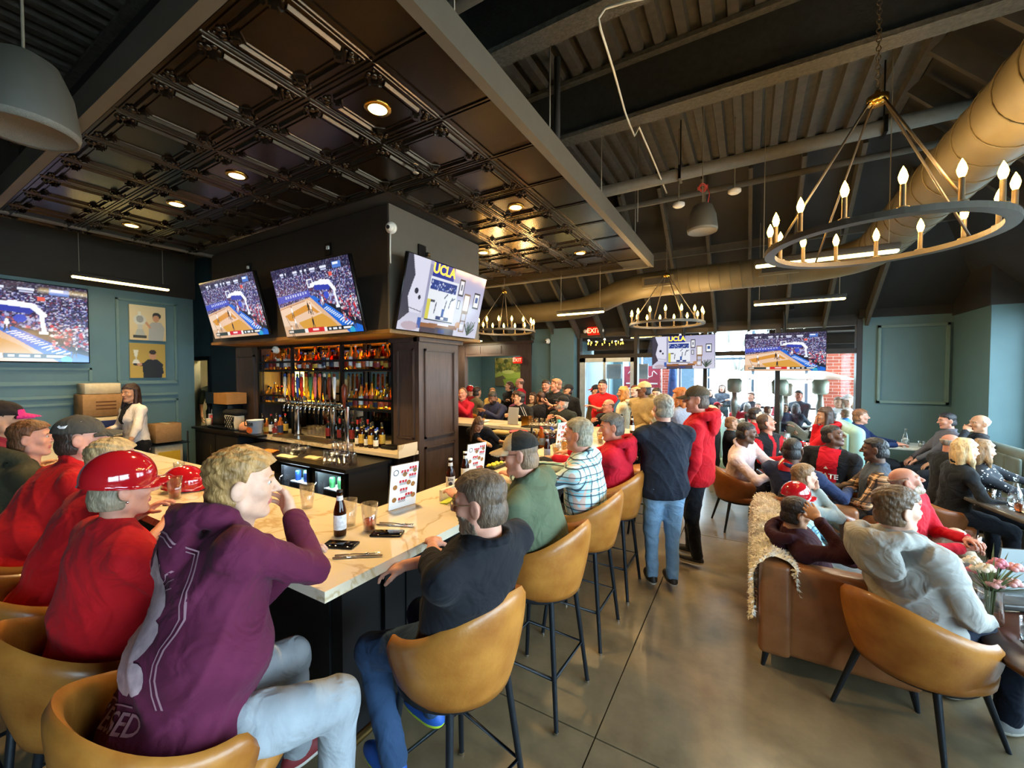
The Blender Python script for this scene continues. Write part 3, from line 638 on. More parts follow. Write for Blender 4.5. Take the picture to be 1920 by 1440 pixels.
for i in range(9):
    bottle(-6.55 + (i % 5)*.12, 3.48 + (i//5)*.15, .97, ['tall', 'squat'][i % 2], [G_CLR, G_AMB, G_DARK][i % 3], i % 7, i % 6, 'spirit bottle standing left of the beer taps', 'bottles left of the taps', 1.05)
# ------------------------------------------------------------------ beer taps
tp = thing('beer_tap_tower', 'chrome beer tower with a row of coloured tap handles', 'beer taps', (-5.4, 3.55, .97))
MB().rbox((-5.4, 3.6, 1.45), (1.28, .09, .09), .02).obj('manifold', M_chrome, tp)
for x in (-5.82, -4.98): MB().cyl((x, 3.6, .97), (x, 3.6, 1.42), .045).lathe([(.08, .97), (.075, .985), (.05, .995)], (x, 3.6, 0), 18).obj('post', M_chrome, tp)
HC = ['#d9d4c6', '#c8862a', '#a02a22', '#274a9e', '#b8281e', '#d9a42a', '#3e7a46', '#c46d7c', '#d07a2a', '#1a1a1a', '#6b2c1a', '#e0e0e0']
for i in range(12):
    x = -5.97 + i * .104
    MB().tube([(x, 3.55, 1.45), (x, 3.5, 1.44), (x, 3.48, 1.4), (x, 3.475, 1.34)], .014, 8).cyl((x, 3.52, 1.47), (x, 3.5, 1.56), .01).obj('faucet', M_chrome, tp)
    h = MB().lathe([(.012, 0), (.02, .03), (.028, .14), (.034, .24), (.03, .29), (.012, .31)], (x, 3.5, 1.55), 8, Matrix.Diagonal((1, .6, 1, 1))).obj('tap_handle', mat('tap_handle_%d' % i, HC[i], .35, var=.2, scale=25), tp)
    MB().sphere((x, 3.5, 1.87), .03, 10, 6, (1, .5, 1)).obj('finial', mat('tap_handle_%d' % ((i*5+3) % 12), HC[(i*5+3) % 12], .35), h)
MB().b2((-6.05, 3.34, .972), (-4.75, 3.6, .985)).obj('drip_tray', mat('drip_steel', '#7d7568', .3, .9), tp)
t = thing('single_tap', 'single dark tap handle on its own chrome column beside the tower', 'beer tap', (-4.66, 3.55, .97))
MB().cyl((-4.66, 3.58, .97), (-4.66, 3.58, 1.45), .04).tube([(-4.66, 3.55, 1.42), (-4.66, 3.5, 1.41), (-4.66, 3.48, 1.35)], .013).obj('column', M_chrome, t)
MB().lathe([(.014, 0), (.03, .15), (.036, .27), (.012, .32)], (-4.66, 3.53, 1.44), 10).obj('tap_handle', mat('tap_handle_10', HC[10], .4), t)
# ------------------------------------------------------------------ glassware
GLP = {'pint': [(.03, 0), (.032, .004), (.044, .145)], 'tumbler': [(.032, 0), (.034, .004), (.04, .1)], 'water': [(.03, 0), (.032, .005), (.036, .12)], 'stem': [(.034, 0), (.03, .004), (.005, .01), (.004, .08), (.02, .095), (.038, .13), (.034, .19)]}
GM = {}
def glass_me(kind, liquid=None, level=.6):
    k = (kind, liquid.name if liquid else None, level)
    if k in GM: return GM[k]
    p = GLP[kind]; mb = MB(); mb.lathe([(.001, 0)] + p + [(p[-1][0]-.003, p[-1][1])] + [(r-.003, max(z, .01)) for r, z in p[::-1][1:]] + [(.001, .01)], n=18, close=False)
    if liquid and kind != 'stem':
        mb.mi = 1; h = p[-1][1]*level; r1 = p[0][0] + (p[-1][0]-p[0][0])*level
        mb.lathe([(.001, .011), (p[0][0]-.0015, .011), (r1-.004, h), (.001, h)], n=18, close=False)
    GM[k] = mb.mesh('glass', [M_glass] + ([liquid] if liquid else [])); return GM[k]
def glass(x, y, z, kind, lab, grp=None, liquid=None, level=.6, flip=False, name='drinking_glass', cat='glass'):
    o = bpy.data.objects.new(name, glass_me(kind, liquid, level)); COL.objects.link(o)
    o.location = (x, y, z + (GLP[kind][-1][1] if flip else 0))
    if flip: o.rotation_euler = (PI, 0, 0)
    return tag(o, lab, cat, grp)
L_BEER = liq('amber_ale', '#d8601a', .02, .8); L_LAGER = liq('golden_lager', '#f2a52c', .02, .8); L_WATER = liq('iced_water', '#eef4f4', .02, .95); L_TEA = liq('iced_tea', '#c2571a', .02, .8)
for i in range(16): glass(-5.72 + (i % 8)*.098, 3.72 + (i//8)*.1, .97, 'pint', 'clear pint glass in the rows under the beer taps', 'pint glasses under the taps')
for i in range(10): glass(-4.06 + (i % 5)*.083, 2.84 + (i//5)*.09, .9, 'pint', 'upturned pint glass in the group at the near corner of the fridge worktop', 'upturned pints on the fridge worktop', flip=True)
for i in range(4): glass(-3.97 + i*.083, 2.885, 1.045, 'tumbler', 'tumbler stacked on top of the upturned pints', 'tumblers on the upturned pints', flip=True)
for i in range(12): glass(-5.02 + (i % 4)*.083, 2.9 + (i//4)*.085, .9, 'tumbler', 'short tumbler in the cluster at the middle of the fridge worktop', 'short tumblers on the fridge worktop', flip=bool(i % 2))
# ------------------------------------------------------------------ back bar odds and ends
def cup(name, x, y, z, r, h, m, lab, cat, lid=None):
    t = thing(name, lab, cat, (x, y, z)); MB().lathe([(.001, 0), (r*.8, 0), (r, h), (r*.94, h), (r*.75, .01), (.001, .01)], (x, y, z), 20, close=False).obj('cup', m, t)
    if lid: MB().lathe([(r*1.03, h), (r*1.03, h+.012), (.001, h+.014)], (x, y, z), 20).cyl((x, y, z+h), (x+.02, y, z+h+.09), .005).obj('lid', lid, t)
    return t
cup('travel_mug', -8.0, 3.4, 1.0, .045, .19, mat('red_mug', '#b8434c', .4), 'red travel mug with straw at the left end of the service cabinet', 'mug', M_white)
cup('paper_cup', -7.86, 3.3, 1.0, .04, .13, mat('cream_cup', '#d8c6a0', .6), 'cream paper cup beside the red travel mug', 'cup', M_white)
t = thing('coffee_machine', 'black coffee grinder machine on the service cabinet', 'coffee machine', (-7.5, 3.42, 1.0))
MB().rbox((-7.62, 3.48, 1.2), (.5, .26, .4), .03).obj('body', M_blackmetal, t)
MB().rbox((-7.5, 3.42, 1.02), (.56, .36, .04), .015).obj('base', M_blackmetal, t)
MB().tube([(-7.8, 3.4, 1.35), (-7.84, 3.38, 1.33), (-7.85, 3.38, 1.25)], .02).obj('spout', M_blackmetal, t)
t = thing('storage_box', 'brown and black cardboard box on top of the coffee machine', 'box', (-7.5, 3.42, 1.4))
MB().box((-7.4, 3.42, 1.49), (.42, .3, .18)).obj('carton', mat('brown_carton', '#a8763c', .7), t); MB().box((-7.75, 3.42, 1.49), (.28, .3, .18)).obj('dark_half', M_blackmetal, t)
t = thing('patterned_bag', 'black and cream lattice patterned bag on the service cabinet', 'bag', (-7.15, 3.36, 1.0))
MB().rbox((-7.15, 3.36, 1.12), (.34, .16, .24), .03).obj('pouch', mat('bag_cloth', '#d9d0ba', .8), t)
mb = MB()
for i in range(-2, 4):
    for s in (-1, 1):
        a = Vector((-7.15 + i*.07 - s*.1, 3.276, 1.02)); b = a + Vector((s*.2, 0, .2))
        a.x = max(-7.31, min(-6.99, a.x)); b.x = max(-7.31, min(-6.99, b.x)); mb.tube([a, b], .006, 4)
mb.obj('lattice_print', M_blackmetal, t)['kind'] = 'stuff'
MB().rbox((-7.15, 3.38, 1.27), (.4, .22, .1), .045).obj('black_top', mat('black_cloth', '#151515', .9), t)
o = MB().lathe([(.001, 0), (.09, 0), (.11, .04), (.1, .1), (.06, .14), (.001, .15)], (-6.78, 3.36, 1.0), 20).obj('bowl_cover', mat('peach_plastic', '#d99a7c', .4)); tag(o, 'peach coloured domed tub beside the white ice bucket', 'tub')
t = thing('ice_bucket', 'white ice bucket with dark lettering and orange emblem on the service cabinet', 'bucket', (-6.42, 3.3, 1.0))
MB().lathe([(.001, 0), (.085, 0), (.115, .2), (.12, .2), (.112, .195), (.084, .008), (.001, .008)], (-6.42, 3.3, 1.0), 26, close=False).obj('pail', mat('white_enamel', '#e4e6ea', .35), t)
Mx = frame_mat((-6.42+.03, 3.3-.108, 1.15), (.9, .34, 0), (0, -.12, 1))
add_text(MB(), 'Lite', .1, Mx, font_bold=.002).obj('lettering', mat('ink_black', '#15151c', .6), t)
MB().lathe([(.001, 0), (.05, .001)], n=22, close=False, M=frame_mat((-6.42+.035, 3.3-.1, 1.055), (.9, .34, 0), (0, -.12, 1)), c=(0, 0, 0)).obj('emblem', mat('emblem_orange', '#c2602a', .5), t)
o = MB().rbox((-3.8, 3.55, .99), (.22, .16, .04), .008).obj('card_reader', M_blackmetal); tag(o, 'flat black case at the end of the marble back counter', 'case')
for q, (x, y, c, lab) in enumerate(((-4.42, 2.92, '#e6d3a0', 'folded cream bar towel on the fridge worktop'), (-5.25, 2.9, '#d88a3a', 'orange cloth at the left of the fridge worktop'), (-4.75, 2.8, '#e8d9b0', 'crumpled cream napkin in front of the tumblers'))):
    mb = MB(); N = 9; V = [(x+(i/8-.5)*.26, y+(j/8-.5)*.12, .903+.022*abs(math.sin(i*.9+q))*(1-abs(j-4)/6)+.004) for j in range(N) for i in range(N)]
    mb.add(V, [(j*N+i, j*N+i+1, (j+1)*N+i+1, (j+1)*N+i) for j in range(N-1) for i in range(N-1)], True); mb.add([(x-.13, y-.06, .901), (x+.13, y-.06, .901), (x+.13, y+.06, .901), (x-.13, y+.06, .901)], [(0, 1, 2, 3)])
    tag(mb.obj('bar_towel', mat('towel_%d' % q, c, .9)), lab, 'towel')

# ------------------------------------------------------------------ screens
def paint_game():
    p = Pic(240, 136, '#171533'); R_ = np.random.default_rng(3)
    crowd = R_.random((68, 120)); crowd = np.kron(crowd, np.ones((2, 2)))[:136, :240]
    pal = np.array([lin(c) for c in ['#120f2a', '#1d1a45', '#3b3a78', '#7e86c4', '#c9c9e2', '#2a2f6a', '#7a3450', '#16142e']])
    idx = (R_.random((136, 240)) * 8).astype(int); idx2 = np.kron((R_.random((68, 120)) * 8).astype(int), np.ones((2, 2), int))[:136, :240]
    p.a = pal[idx2] * .8 + pal[idx] * .2
    p.rect(0, 0, 1, .14, '#16132e', .75)
    p.poly([(0, .4), (.45, .36), (.47, .44), (0, .5)], '#3d4fc2', .85)
    for k in range(9): p.rect(.12+k*.035, .405-.004*k, .14+k*.035, .44-.004*k, '#cdd4f6', .8)
    p.poly([(0, .56), (.36, .48), (.46, .46), (.84, 1.0), (0, 1.0)], '#d9b08c')
    p.poly([(0, .57), (.37, .5), (.43, .5), (.58, .72), (.3, .82), (0, .84)], '#e8c9ae')
    p.poly([(.06, .68), (.36, .56), (.43, .56), (.53, .68), (.24, .78), (.1, .76)], '#d38f35')
    p.poly([(.22, .8), (.56, .7), (.66, .8), (.74, .93), (.3, .93)], '#d49a3c')
    p.poly([(.16, .72), (.42, .63), (.5, .7), (.22, .8)], '#e4c0a4')
    p.line(.0, .585, .37, .5, .004, '#b98763'); p.line(.06, .68, .1, .85, .003, '#8d6a4a')
    p.poly([(.44, .44), (.5, .44), (1.0, .92), (1.0, 1.0), (.84, 1.0)], '#1766cf')
    for k in range(9): p.line(.6+k*.018, .64+k*.018, .64+k*.018, .62+k*.018, .004, '#cfe2ff')
    for k in range(5): p.line(.76+k*.024, .82+k*.022, .8+k*.024, .79+k*.022, .005, '#e2eeff')
    p.poly([(.58, .52), (.78, .62), (1, .86), (1, .92), (.9, .86), (.7, .64)], '#10142c')
    p.rect(.72, .6, .8, .66, '#12131c'); p.rect(.745, .61, .79, .645, '#e8ecff')
    p.dots(150, .8, .5, 1, .84, .009, ['#c02838', '#d9d3da', '#5a2030', '#e4e4ee', '#20203c', '#d24050'], 5)
    p.dots(110, .55, .42, .78, .58, .008, ['#b9bbe0', '#5058a8', '#c8606a', '#20204c'], 6)
    for (a, b, c_, d, w_) in ((.5, .3, .62, .28, .016), (.62, .28, .72, .3, .022), (.72, .3, .77, .4, .018), (.76, .4, .77, .6, .012), (.46, .22, .52, .22, .005), (.46, .22, .46, .32, .005), (.52, .22, .52, .32, .005), (.46, .32, .52, .32, .005)): p.line(a, b, c_, d, w_, '#eef0f8')
    p.line(.55, .34, .7, .36, .02, '#2a3aa8'); p.ell(.66, .46, .03, .05, '#3a50c8')
    for x, y, c_ in ((.17, .62, '#f2eee8'), (.18, .78, '#f2eee8'), (.11, .9, '#f2eee8'), (.4, .58, '#23201f'), (.43, .6, '#f2eee8'), (.42, .8, '#1c1a1c'), (.6, .52, '#eee'[:4].replace('#eee', '#eeeeee')), (.92, .84, '#1c1a1c')):
        p.ell(x, y, .011, .05, c_); p.ell(x, y-.06, .006, .014, '#a06a4a'); p.line(x-.006, y+.03, x-.012, y+.1, .004, '#3a3030'); p.line(x+.006, y+.03, x+.012, y+.1, .004, '#3a3030')
    for k, (x, w_) in enumerate(((.12, .05), (.19, .02), (.3, .06), (.4, .03), (.46, .025), (.52, .07), (.65, .08))):
        p.rect(x, .07, x+w_, .1, '#dfe3f4'); p.rect(x+.01, .11, x+w_-.005, .13, '#b9bfe0')
    p.rect(.8, .05, .9, .13, '#4d78c9'); p.rect(.81, .06, .87, .085, '#e8eefb'); p.rect(.74, .17, .78, .22, '#e05a4a')
    p.rect(.05, .9, .28, .955, '#35403e'); p.rect(.06, .915, .12, .94, '#e6d6c6'); p.rect(.285, .9, .325, .955, '#e8e8e8'); p.rect(.33, .89, .54, .955, '#cc1f26'); p.rect(.39, .905, .47, .935, '#f3d8d6'); p.rect(.54, .9, .575, .955, '#e8e8e8'); p.rect(.58, .9, .9, .955, '#16181c')
    for x, w_ in ((.6, .03), (.65, .05), (.72, .03), (.78, .1)): p.rect(x, .915, x+w_, .94, '#dfe3e8')
    p.ell(.88, .97, .03, .05, '#2aa0c8')
    return p
def paint_ad():
    p = Pic(200, 114, '#b6b4cf'); p.grad('#a6a4c4', '#c9c9da')
    p.poly([(0, 0), (.05, 0), (.1, .25), (.06, .55), (.1, .75), (0, .9)], '#3c3a48')
    p.poly([(.05, 0), (.24, 0), (.24, .62), (.2, .75), (.1, .75), (.06, .55), (.1, .25)], '#d3d3e4')
    p.rect(.24, .05, .3, .8, '#77789a', .6)
    p.ell(.14, .45, .02, .04, '#2a2a3a'); p.ell(.18, .53, .015, .03, '#2a2a3a'); p.line(.06, .68, .22, .72, .003, '#333344')
    p.rect(.28, .0, .54, .3, '#1c2f8f'); p.rect(.27, .2, .62, .8, '#dfe3ea'); p.rect(.28, .24, .6, .38, '#223a86'); p.dots(60, .28, .26, .6, .38, .006, ['#8ea4d8', '#10204c', '#dde4f4'], 8)
    p.rect(.27, .52, .31, .8, '#cfc64a')
    for a in ((.38, .55, .37, .7), (.5, .5, .48, .72), (.47, .46, .5, .4), (.55, .5, .57, .44), (.55, .5, .54, .6), (.57, .47, .6, .44)): p.line(*a, .006, '#5a6070')
    p.rect(.46, .62, .49, .76, '#28529a'); p.rect(.4, .74, .56, .79, '#1c2f6a'); p.rect(.46, .75, .5, .78, '#e8ecf4'); p.rect(.31, .52, .36, .55, '#4a4a55')
    p.rect(.27, .8, .62, .815, '#252530')
    p.rect(.63, .12, .7, .38, '#1c1c22'); p.rect(.642, .15, .688, .35, '#e4e4ea'); p.rect(.655, .2, .675, .29, '#6a7080')
    p.rect(.86, .26, .95, .52, '#1c1c22'); p.rect(.87, .29, .94, .49, '#eceef0'); p.rect(.885, .33, .925, .42, '#3c5a92')
    p.rect(.64, .44, .68, .58, '#4a4a52'); p.rect(.648, .46, .672, .56, '#dfe2e6')
    p.rect(.72, .32, .81, .62, '#8a6a4a'); p.rect(.732, .34, .798, .58, '#eceae6'); p.rect(.72, .6, .8, .92, '#8a6a4a'); p.rect(.735, .63, .79, .9, '#b9b8c8'); p.rect(.72, .74, .8, .755, '#6a4a32')
    p.poly([(.22, .86), (.7, .84), (.7, .9), (.22, .95)], '#8c5a34'); p.rect(.24, .92, .42, 1, '#3f3a48'); p.rect(.42, .9, .66, 1, '#4a4450'); p.rect(.44, .84, .58, .87, '#e8e6ee'); p.ell(.7, .82, .035, .05, '#b98a62'); p.rect(.73, .8, .78, .88, '#dcdce4')
    g = np.random.default_rng(4)
    for k in range(22): p.line(.86, .96, .86 + g.uniform(-.09, .09), .72 + g.uniform(0, .14), .005, ['#33493c', '#4f6655', '#27352c'][k % 3])
    p.rect(.2, .8, .24, .95, '#3a5fa8'); p.ell(.13, .93, .09, .06, '#a4888a', .6); p.rect(.46, .93, .54, .98, '#2c3a7a')
    return p
M_scr = attr_mat('screen_glow', .55)
TVW, TVH = 1.43, .81
G_me = paint_game().mesh('screen_game', M_scr, TVW-.02, TVH-.02); A_me = paint_ad().mesh('screen_ad', M_scr, TVW-.02, TVH-.02)
M_bezel = mat('tv_bezel', '#0e0e10', .3, .3, var=0)
def tv(loc, rz, tilt, me, lab, scale=1.0, mount=None, ucla=False):
    t = thing('television', lab, 'television', loc, rz)
    Rm = Matrix.Rotation(tilt, 4, 'X'); w_, h_ = TVW*scale, TVH*scale
    mb = MB(); mb.rbox((0, .035, 0), (w_, .05, h_), .008, 1); mb.rbox((0, .075, -.05), (w_*.6, .05, h_*.5), .02, 1)
    b = mb.obj('casing', M_bezel, t, world=False); b.rotation_euler = (tilt, 0, 0)
    s = inst(me, 'screen', t, (0, 0, 0)); s.scale = (scale, 1, scale); s.rotation_euler = (tilt, 0, 0); s.location = Rm @ Vector((0, .005, 0))
    if mount is not None:
        MB().tube([(0, .08, .1), (0, mount*.6, .05), (0, mount, .05)], .025, 8).box((0, mount-.01, .05), (.3, .02, .25)).obj('wall_mount', M_blackmetal, t, world=False)
    if ucla:
        L = add_text(MB(), 'UCLA', .15*scale, Matrix.Translation((-.13*scale, -.002, .325*scale)) @ Matrix.Rotation(PI/2, 4, 'X'), font_bold=.004).obj('lettering', mat('screen_lettering', '#e8b530', emit='#f0b628', estr=1.2, var=0), t, world=False)
        L.rotation_euler = (tilt, 0, 0)
    return t
tl = math.atan2(.2, .79)
tv((-6.08, 2.85, 2.79), 0, -(-tl), G_me, 'leftmost of the two screens on the bulkhead front, showing basketball', mount=.22)
tv((-4.27, 2.85, 2.735), 0, tl, G_me, 'large tilted screen with basketball on the bulkhead front, nearest the pillar corner', mount=.22)
tv((-3.1, 3.77, 2.75), PI/2, tl, A_me, 'tilted screen with a pale living room picture on the bulkhead side', mount=.2, ucla=True)
tv((-8.37, 1.06, 2.59), PI/2, 0, G_me, 'big wall screen with basketball on the left teal wall', 1.34)
tv((-1.21, 9.1, 2.34), 0, .06, A_me, 'screen with a living room picture hanging in front of the back windows', .86, ucla=True)
tv((.55, 9.1, 2.3), 0, .06, G_me, 'screen with basketball hanging in front of the back windows', .89)
for x in (-1.21, .55):
    t = thing('ceiling_mount', 'black drop mount holding the %s window screen' % ('living room' if x < 0 else 'basketball'), 'mount', (x, 9.2, 2.6))
    MB().cyl((x, 9.2, 2.55), (x, 9.2, 3.15), .025).box((x, 9.2, 3.12), (.3, .14, .06)).obj('pole', M_blackmetal, t)
    MB().box((x, 9.18, 2.45), (.35, .04, .3)).obj('bracket', M_blackmetal, t)
# security cameras
def dome_cam(p, n, lab, r=.06):
    t = thing('security_camera', lab, 'security camera', p); n = Vector(n).normalized(); Mq = n.to_track_quat('Z', 'Y').to_matrix().to_4x4()
    MB().lathe([(r, 0), (r, .02), (r*.85, .035), (.001, .04)], p, 20, Mq).obj('base', M_white, t)
    q = Vector(p) + n*.05; MB().sphere(q, r*.66, 16, 10).obj('ball', M_white, t)
    MB().sphere(q + n*r*.4, r*.38, 12, 8).obj('lens', M_bezel, t)
    return t
t = dome_cam((-3.25, 3.06, 3.42), (.35, -1, -.2), 'white ball security camera at the top of the bulkhead corner')
MB().tube([(-3.25, 3.04, 3.36), (-3.255, 3.04, 3.2), (-3.25, 3.04, 3.05)], .008).obj('cable', M_white, t)
dome_cam((-4.42, 9.36, 2.72), (-.3, -1, -.3), 'white ball security camera on the pale teal pier', .07)
dome_cam((-6.35, 3.6, 2.27), (.2, -1, -.4), 'white ball security camera under the bulkhead beside the shelves', .06)
for x, s in ((-6.05, 'left'), (-4.3, 'right')):
    t = thing('power_outlet', 'dark outlet and cable above the %s bulkhead screen' % s, 'outlet', (x, 3.06, 3.36)); MB().box((x, 3.058, 3.36), (.1, .02, .14)).obj('plate', M_blackmetal, t); MB().box((x+.02, 3.045, 3.37), (.04, .03, .04)).obj('plug', M_white, t)
t = thing('power_outlet', 'grey outlet above the side screen on the bulkhead', 'outlet', (-3.28, 3.55, 3.3)); MB().box((-3.285, 3.55, 3.3), (.02, .12, .16)).obj('plate', M_blackmetal, t); MB().box((-3.26, 3.62, 3.28), (.04, .05, .05)).obj('plug', M_chrome, t)

# ------------------------------------------------------------------ pendant fittings
M_lin = mat('linear_lens', '#fff4cf', emit='#ffdc80', estr=7, var=0)
def linear(a, b, lab, lightw=28):
    a = Vector(a); b = Vector(b); c = (a+b)/2; d = b-a; L = d.length
    t = thing('linear_pendant', lab, 'pendant light', c, math.atan2(d.y, d.x), 'linear pendants')
    MB().rbox((0, 0, .03), (L, .06, .06), .006, 1).obj('housing', M_black, t, world=False)
    MB().rbox((0, 0, -.012), (L-.02, .056, .03), .01, 1).obj('diffuser', M_lin, t, world=False)
    for s in (-1, 1): MB().cyl((s*(L/2-.08), 0, .06), (s*(L/2-.08), 0, ((4.9 if c.y < 6.6 else 4.9-(c.y-6.6)*.667)-c.z)), .004, n=5).obj('wire', M_rod, t, world=False)
    ld = bpy.data.lights.new('lamp_light', 'AREA'); ld.shape = 'RECTANGLE'; ld.size = L; ld.size_y = .05; ld.energy = lightw; ld.color = (1, .88, .62)
    lo = bpy.data.objects.new('lamp_light', ld); COL.objects.link(lo); lo.parent = t; lo.location = (0, 0, -.035)
linear((-7.6, 1.67, 3.17), (-7.6, 2.71, 3.17), 'linear pendant glowing over the left teal wall', 6)
linear((-3.1, 6.95, 2.99), (-2.2, 6.95, 2.99), 'linear pendant left of the middle chandelier')
linear((.04, 7.55, 3.0), (1.2, 7.55, 3.0), 'linear pendant above the basketball window screen')
linear((.03, 4.95, 3.02), (1.16, 4.95, 3.02), 'linear pendant behind the big chandelier')
linear((-7.2, 9.0, 2.78), (-6.2, 9.0, 2.78), 'linear pendant over the rear opening beyond the side screen')
M_bulb = mat('flame_bulb', '#ffd98a', emit='#ffb43c', estr=42, var=0); M_ring = mat('chandelier_iron', '#5a5246', .45, .4, var=.1)
M_candle = mat('candle_sleeve', '#6a5c44', .5, .3)
def chandelier(c, R_, hgt, lab, ztop=4.9, energy=7, a0=.1):
    x, y, z = c; t = thing('chandelier', lab, 'chandelier', c, 0, 'ring chandeliers')
    MB().lathe([(R_-.03, -.016), (R_+.03, -.016), (R_+.03, .016), (R_-.03, .016), (R_-.03, -.016)], c, 64, close=False, smooth=False).obj('ring', M_ring, t)
    for k in range(15):
        a = a0 + 2*PI*k/15; p = Vector((x+R_*math.cos(a), y+R_*math.sin(a), z))
        MB().lathe([(.026, .016), (.028, .024), (.014, .03)], p, 12).cyl(p+Vector((0, 0, .016)), p+Vector((0, 0, .14)), .0125, n=10).obj('candle', M_candle, t)
        MB().lathe([(.009, .14), (.017, .16), (.02, .178), (.013, .205), (.004, .225), (.001, .232)], p, 10, close=False).obj('bulb', M_bulb, t)
    for k in range(4):
        a = a0 + .35 + PI/2*k; q = Vector((x+R_*math.cos(a), y+R_*math.sin(a), z+.02)); MB().tube([q, (x+.04*math.cos(a), y+.04*math.sin(a), z+hgt)], .007, 6).obj('stay', M_ring, t)
    MB().lathe([(.001, -.02), (.05, -.02), (.055, .0), (.055, .02), (.02, .03), (.012, .06)], (x, y, z+hgt), 20, close=False).obj('hub', M_brass, t)
    mb = MB(); zz = z+hgt+.06; k = 0
    while zz < ztop: mb.tube([(x+(.012*math.cos(b) if k % 2 else 0), y+(0 if k % 2 else .012*math.cos(b)), zz+.018*math.sin(b)) for b in [2*PI*i/8 for i in range(8)]], .003, 4, True); zz += .028; k += 1
    mb.obj('chain', M_ring, t)['kind'] = 'stuff'
    for k in range(5):
        a = a0 + 2*PI*k/5; ld = bpy.data.lights.new('lamp_light', 'POINT'); ld.energy = energy; ld.color = (1, .68, .3); ld.shadow_soft_size = .03
        lo = bpy.data.objects.new('lamp_light', ld); COL.objects.link(lo); lo.parent = t; lo.location = (R_*.97*math.cos(a), R_*.97*math.sin(a), .27)
chandelier((.66, 3.34, 2.715), .55, .87, 'large ring chandelier with candle bulbs at the right, nearest the camera')
chandelier((-1.18, 6.98, 2.70), .55, .78, 'ring chandelier with candle bulbs in front of the back windows', 4.7, a0=.25)
chandelier((-4.0, 6.55, 2.68), .55, .75, 'ring chandelier glowing behind the side screen, below the canopy', 3.7, a0=.05)
M_spk = mat('speaker_grey', '#47463e', .6, var=.05); M_spk2 = mat('speaker_grille', '#6a685f', .7, var=.1, scale=120, bump=.3, bscale=300)
def speaker(c, s, lab, cable=True):
    x, y, z = c; t = thing('pendant_speaker', lab, 'speaker', c)
    MB().lathe([(.13*s, 0), (.142*s, .03*s), (.125*s, .16*s), (.09*s, .25*s), (.05*s, .275*s), (.001, .28*s)], c, 28, close=False).obj('dome', M_spk, t)
    MB().lathe([(.001, .006*s), (.128*s, .004*s), (.136*s, -.004*s), (.142*s, .02*s)], c, 28, close=False).obj('grille', M_spk2, t)
    MB().cyl((x, y, z+.27*s), (x, y, 4.9), .006, n=6).obj('wire', M_rod, t)
    return t
t = speaker((-.47, 4.95, 3.46), 1.1, 'grey pendant speaker with red wire hanging by the sprinkler pipe')
mb = MB().tube([(-.47+.05*math.cos(a*1.0), 4.95+.05*math.sin(a), 3.92+.015*math.sin(a*3)+a*.003) for a in np.linspace(0, 14, 50)], .005, 5).tube([(-.42, 4.95, 3.92), (-.4, 4.93, 3.85), (-.42, 4.93, 3.72)], .005, 5).obj('red_wire', mat('red_wire', '#b8362e', .5), t)
speaker((-2.86, .5, 3.0), 1.25, 'large grey pendant speaker at the top left corner')
for x, y, z, l in ((-.18, 5.5, 4.02, 'white round smoke detector right of the red wired speaker'), (-.78, 5.4, 3.95, 'small white detector left of the red wired speaker')):
    t = thing('smoke_detector', l, 'detector', (x, y, z)); MB().lathe([(.05, .05), (.07, .04), (.07, .015), (.05, 0), (.001, 0)], (x, y, z), 20).obj('body', M_white, t); MB().cyl((x, y, z+.05), (x, y, 4.9), .008, n=6).obj('stem', M_rod, t)
# exit sign over the doors
t = thing('exit_sign', 'red lit exit sign with two round lamps over the glass doors', 'sign', (-3.28, 9.5, 2.93))
MB().rbox((-3.28, 9.54, 2.93), (.3, .06, .2), .01, 1).obj('housing', mat('exit_housing', '#7c1410', .4, emit='#ff2a14', estr=.35), t)
for s in (-1, 1): MB().sphere((-3.28+s*.21, 9.52, 2.93), .05, 14, 8).obj('lamp_head', M_white, t)
add_text(MB(), 'EXIT', .16, Matrix.Translation((-3.28, 9.505, 2.93)) @ Matrix.Rotation(PI/2, 4, 'X'), font_bold=.003).obj('lettering', mat('exit_letters', '#ffb0a0', emit='#ff5a40', estr=4, var=0), t)
t = thing('exit_sign', 'small red exit sign on the wood pilaster of the rear opening', 'sign', (-5.35, 9.42, 2.25))
MB().rbox((-5.35, 9.43, 2.25), (.26, .05, .17), .01, 1).obj('housing', MATS['exit_housing'], t); add_text(MB(), 'EXIT', .13, Matrix.Translation((-5.35, 9.4, 2.25)) @ Matrix.Rotation(PI/2, 4, 'X')).obj('lettering', MATS['exit_letters'], t)
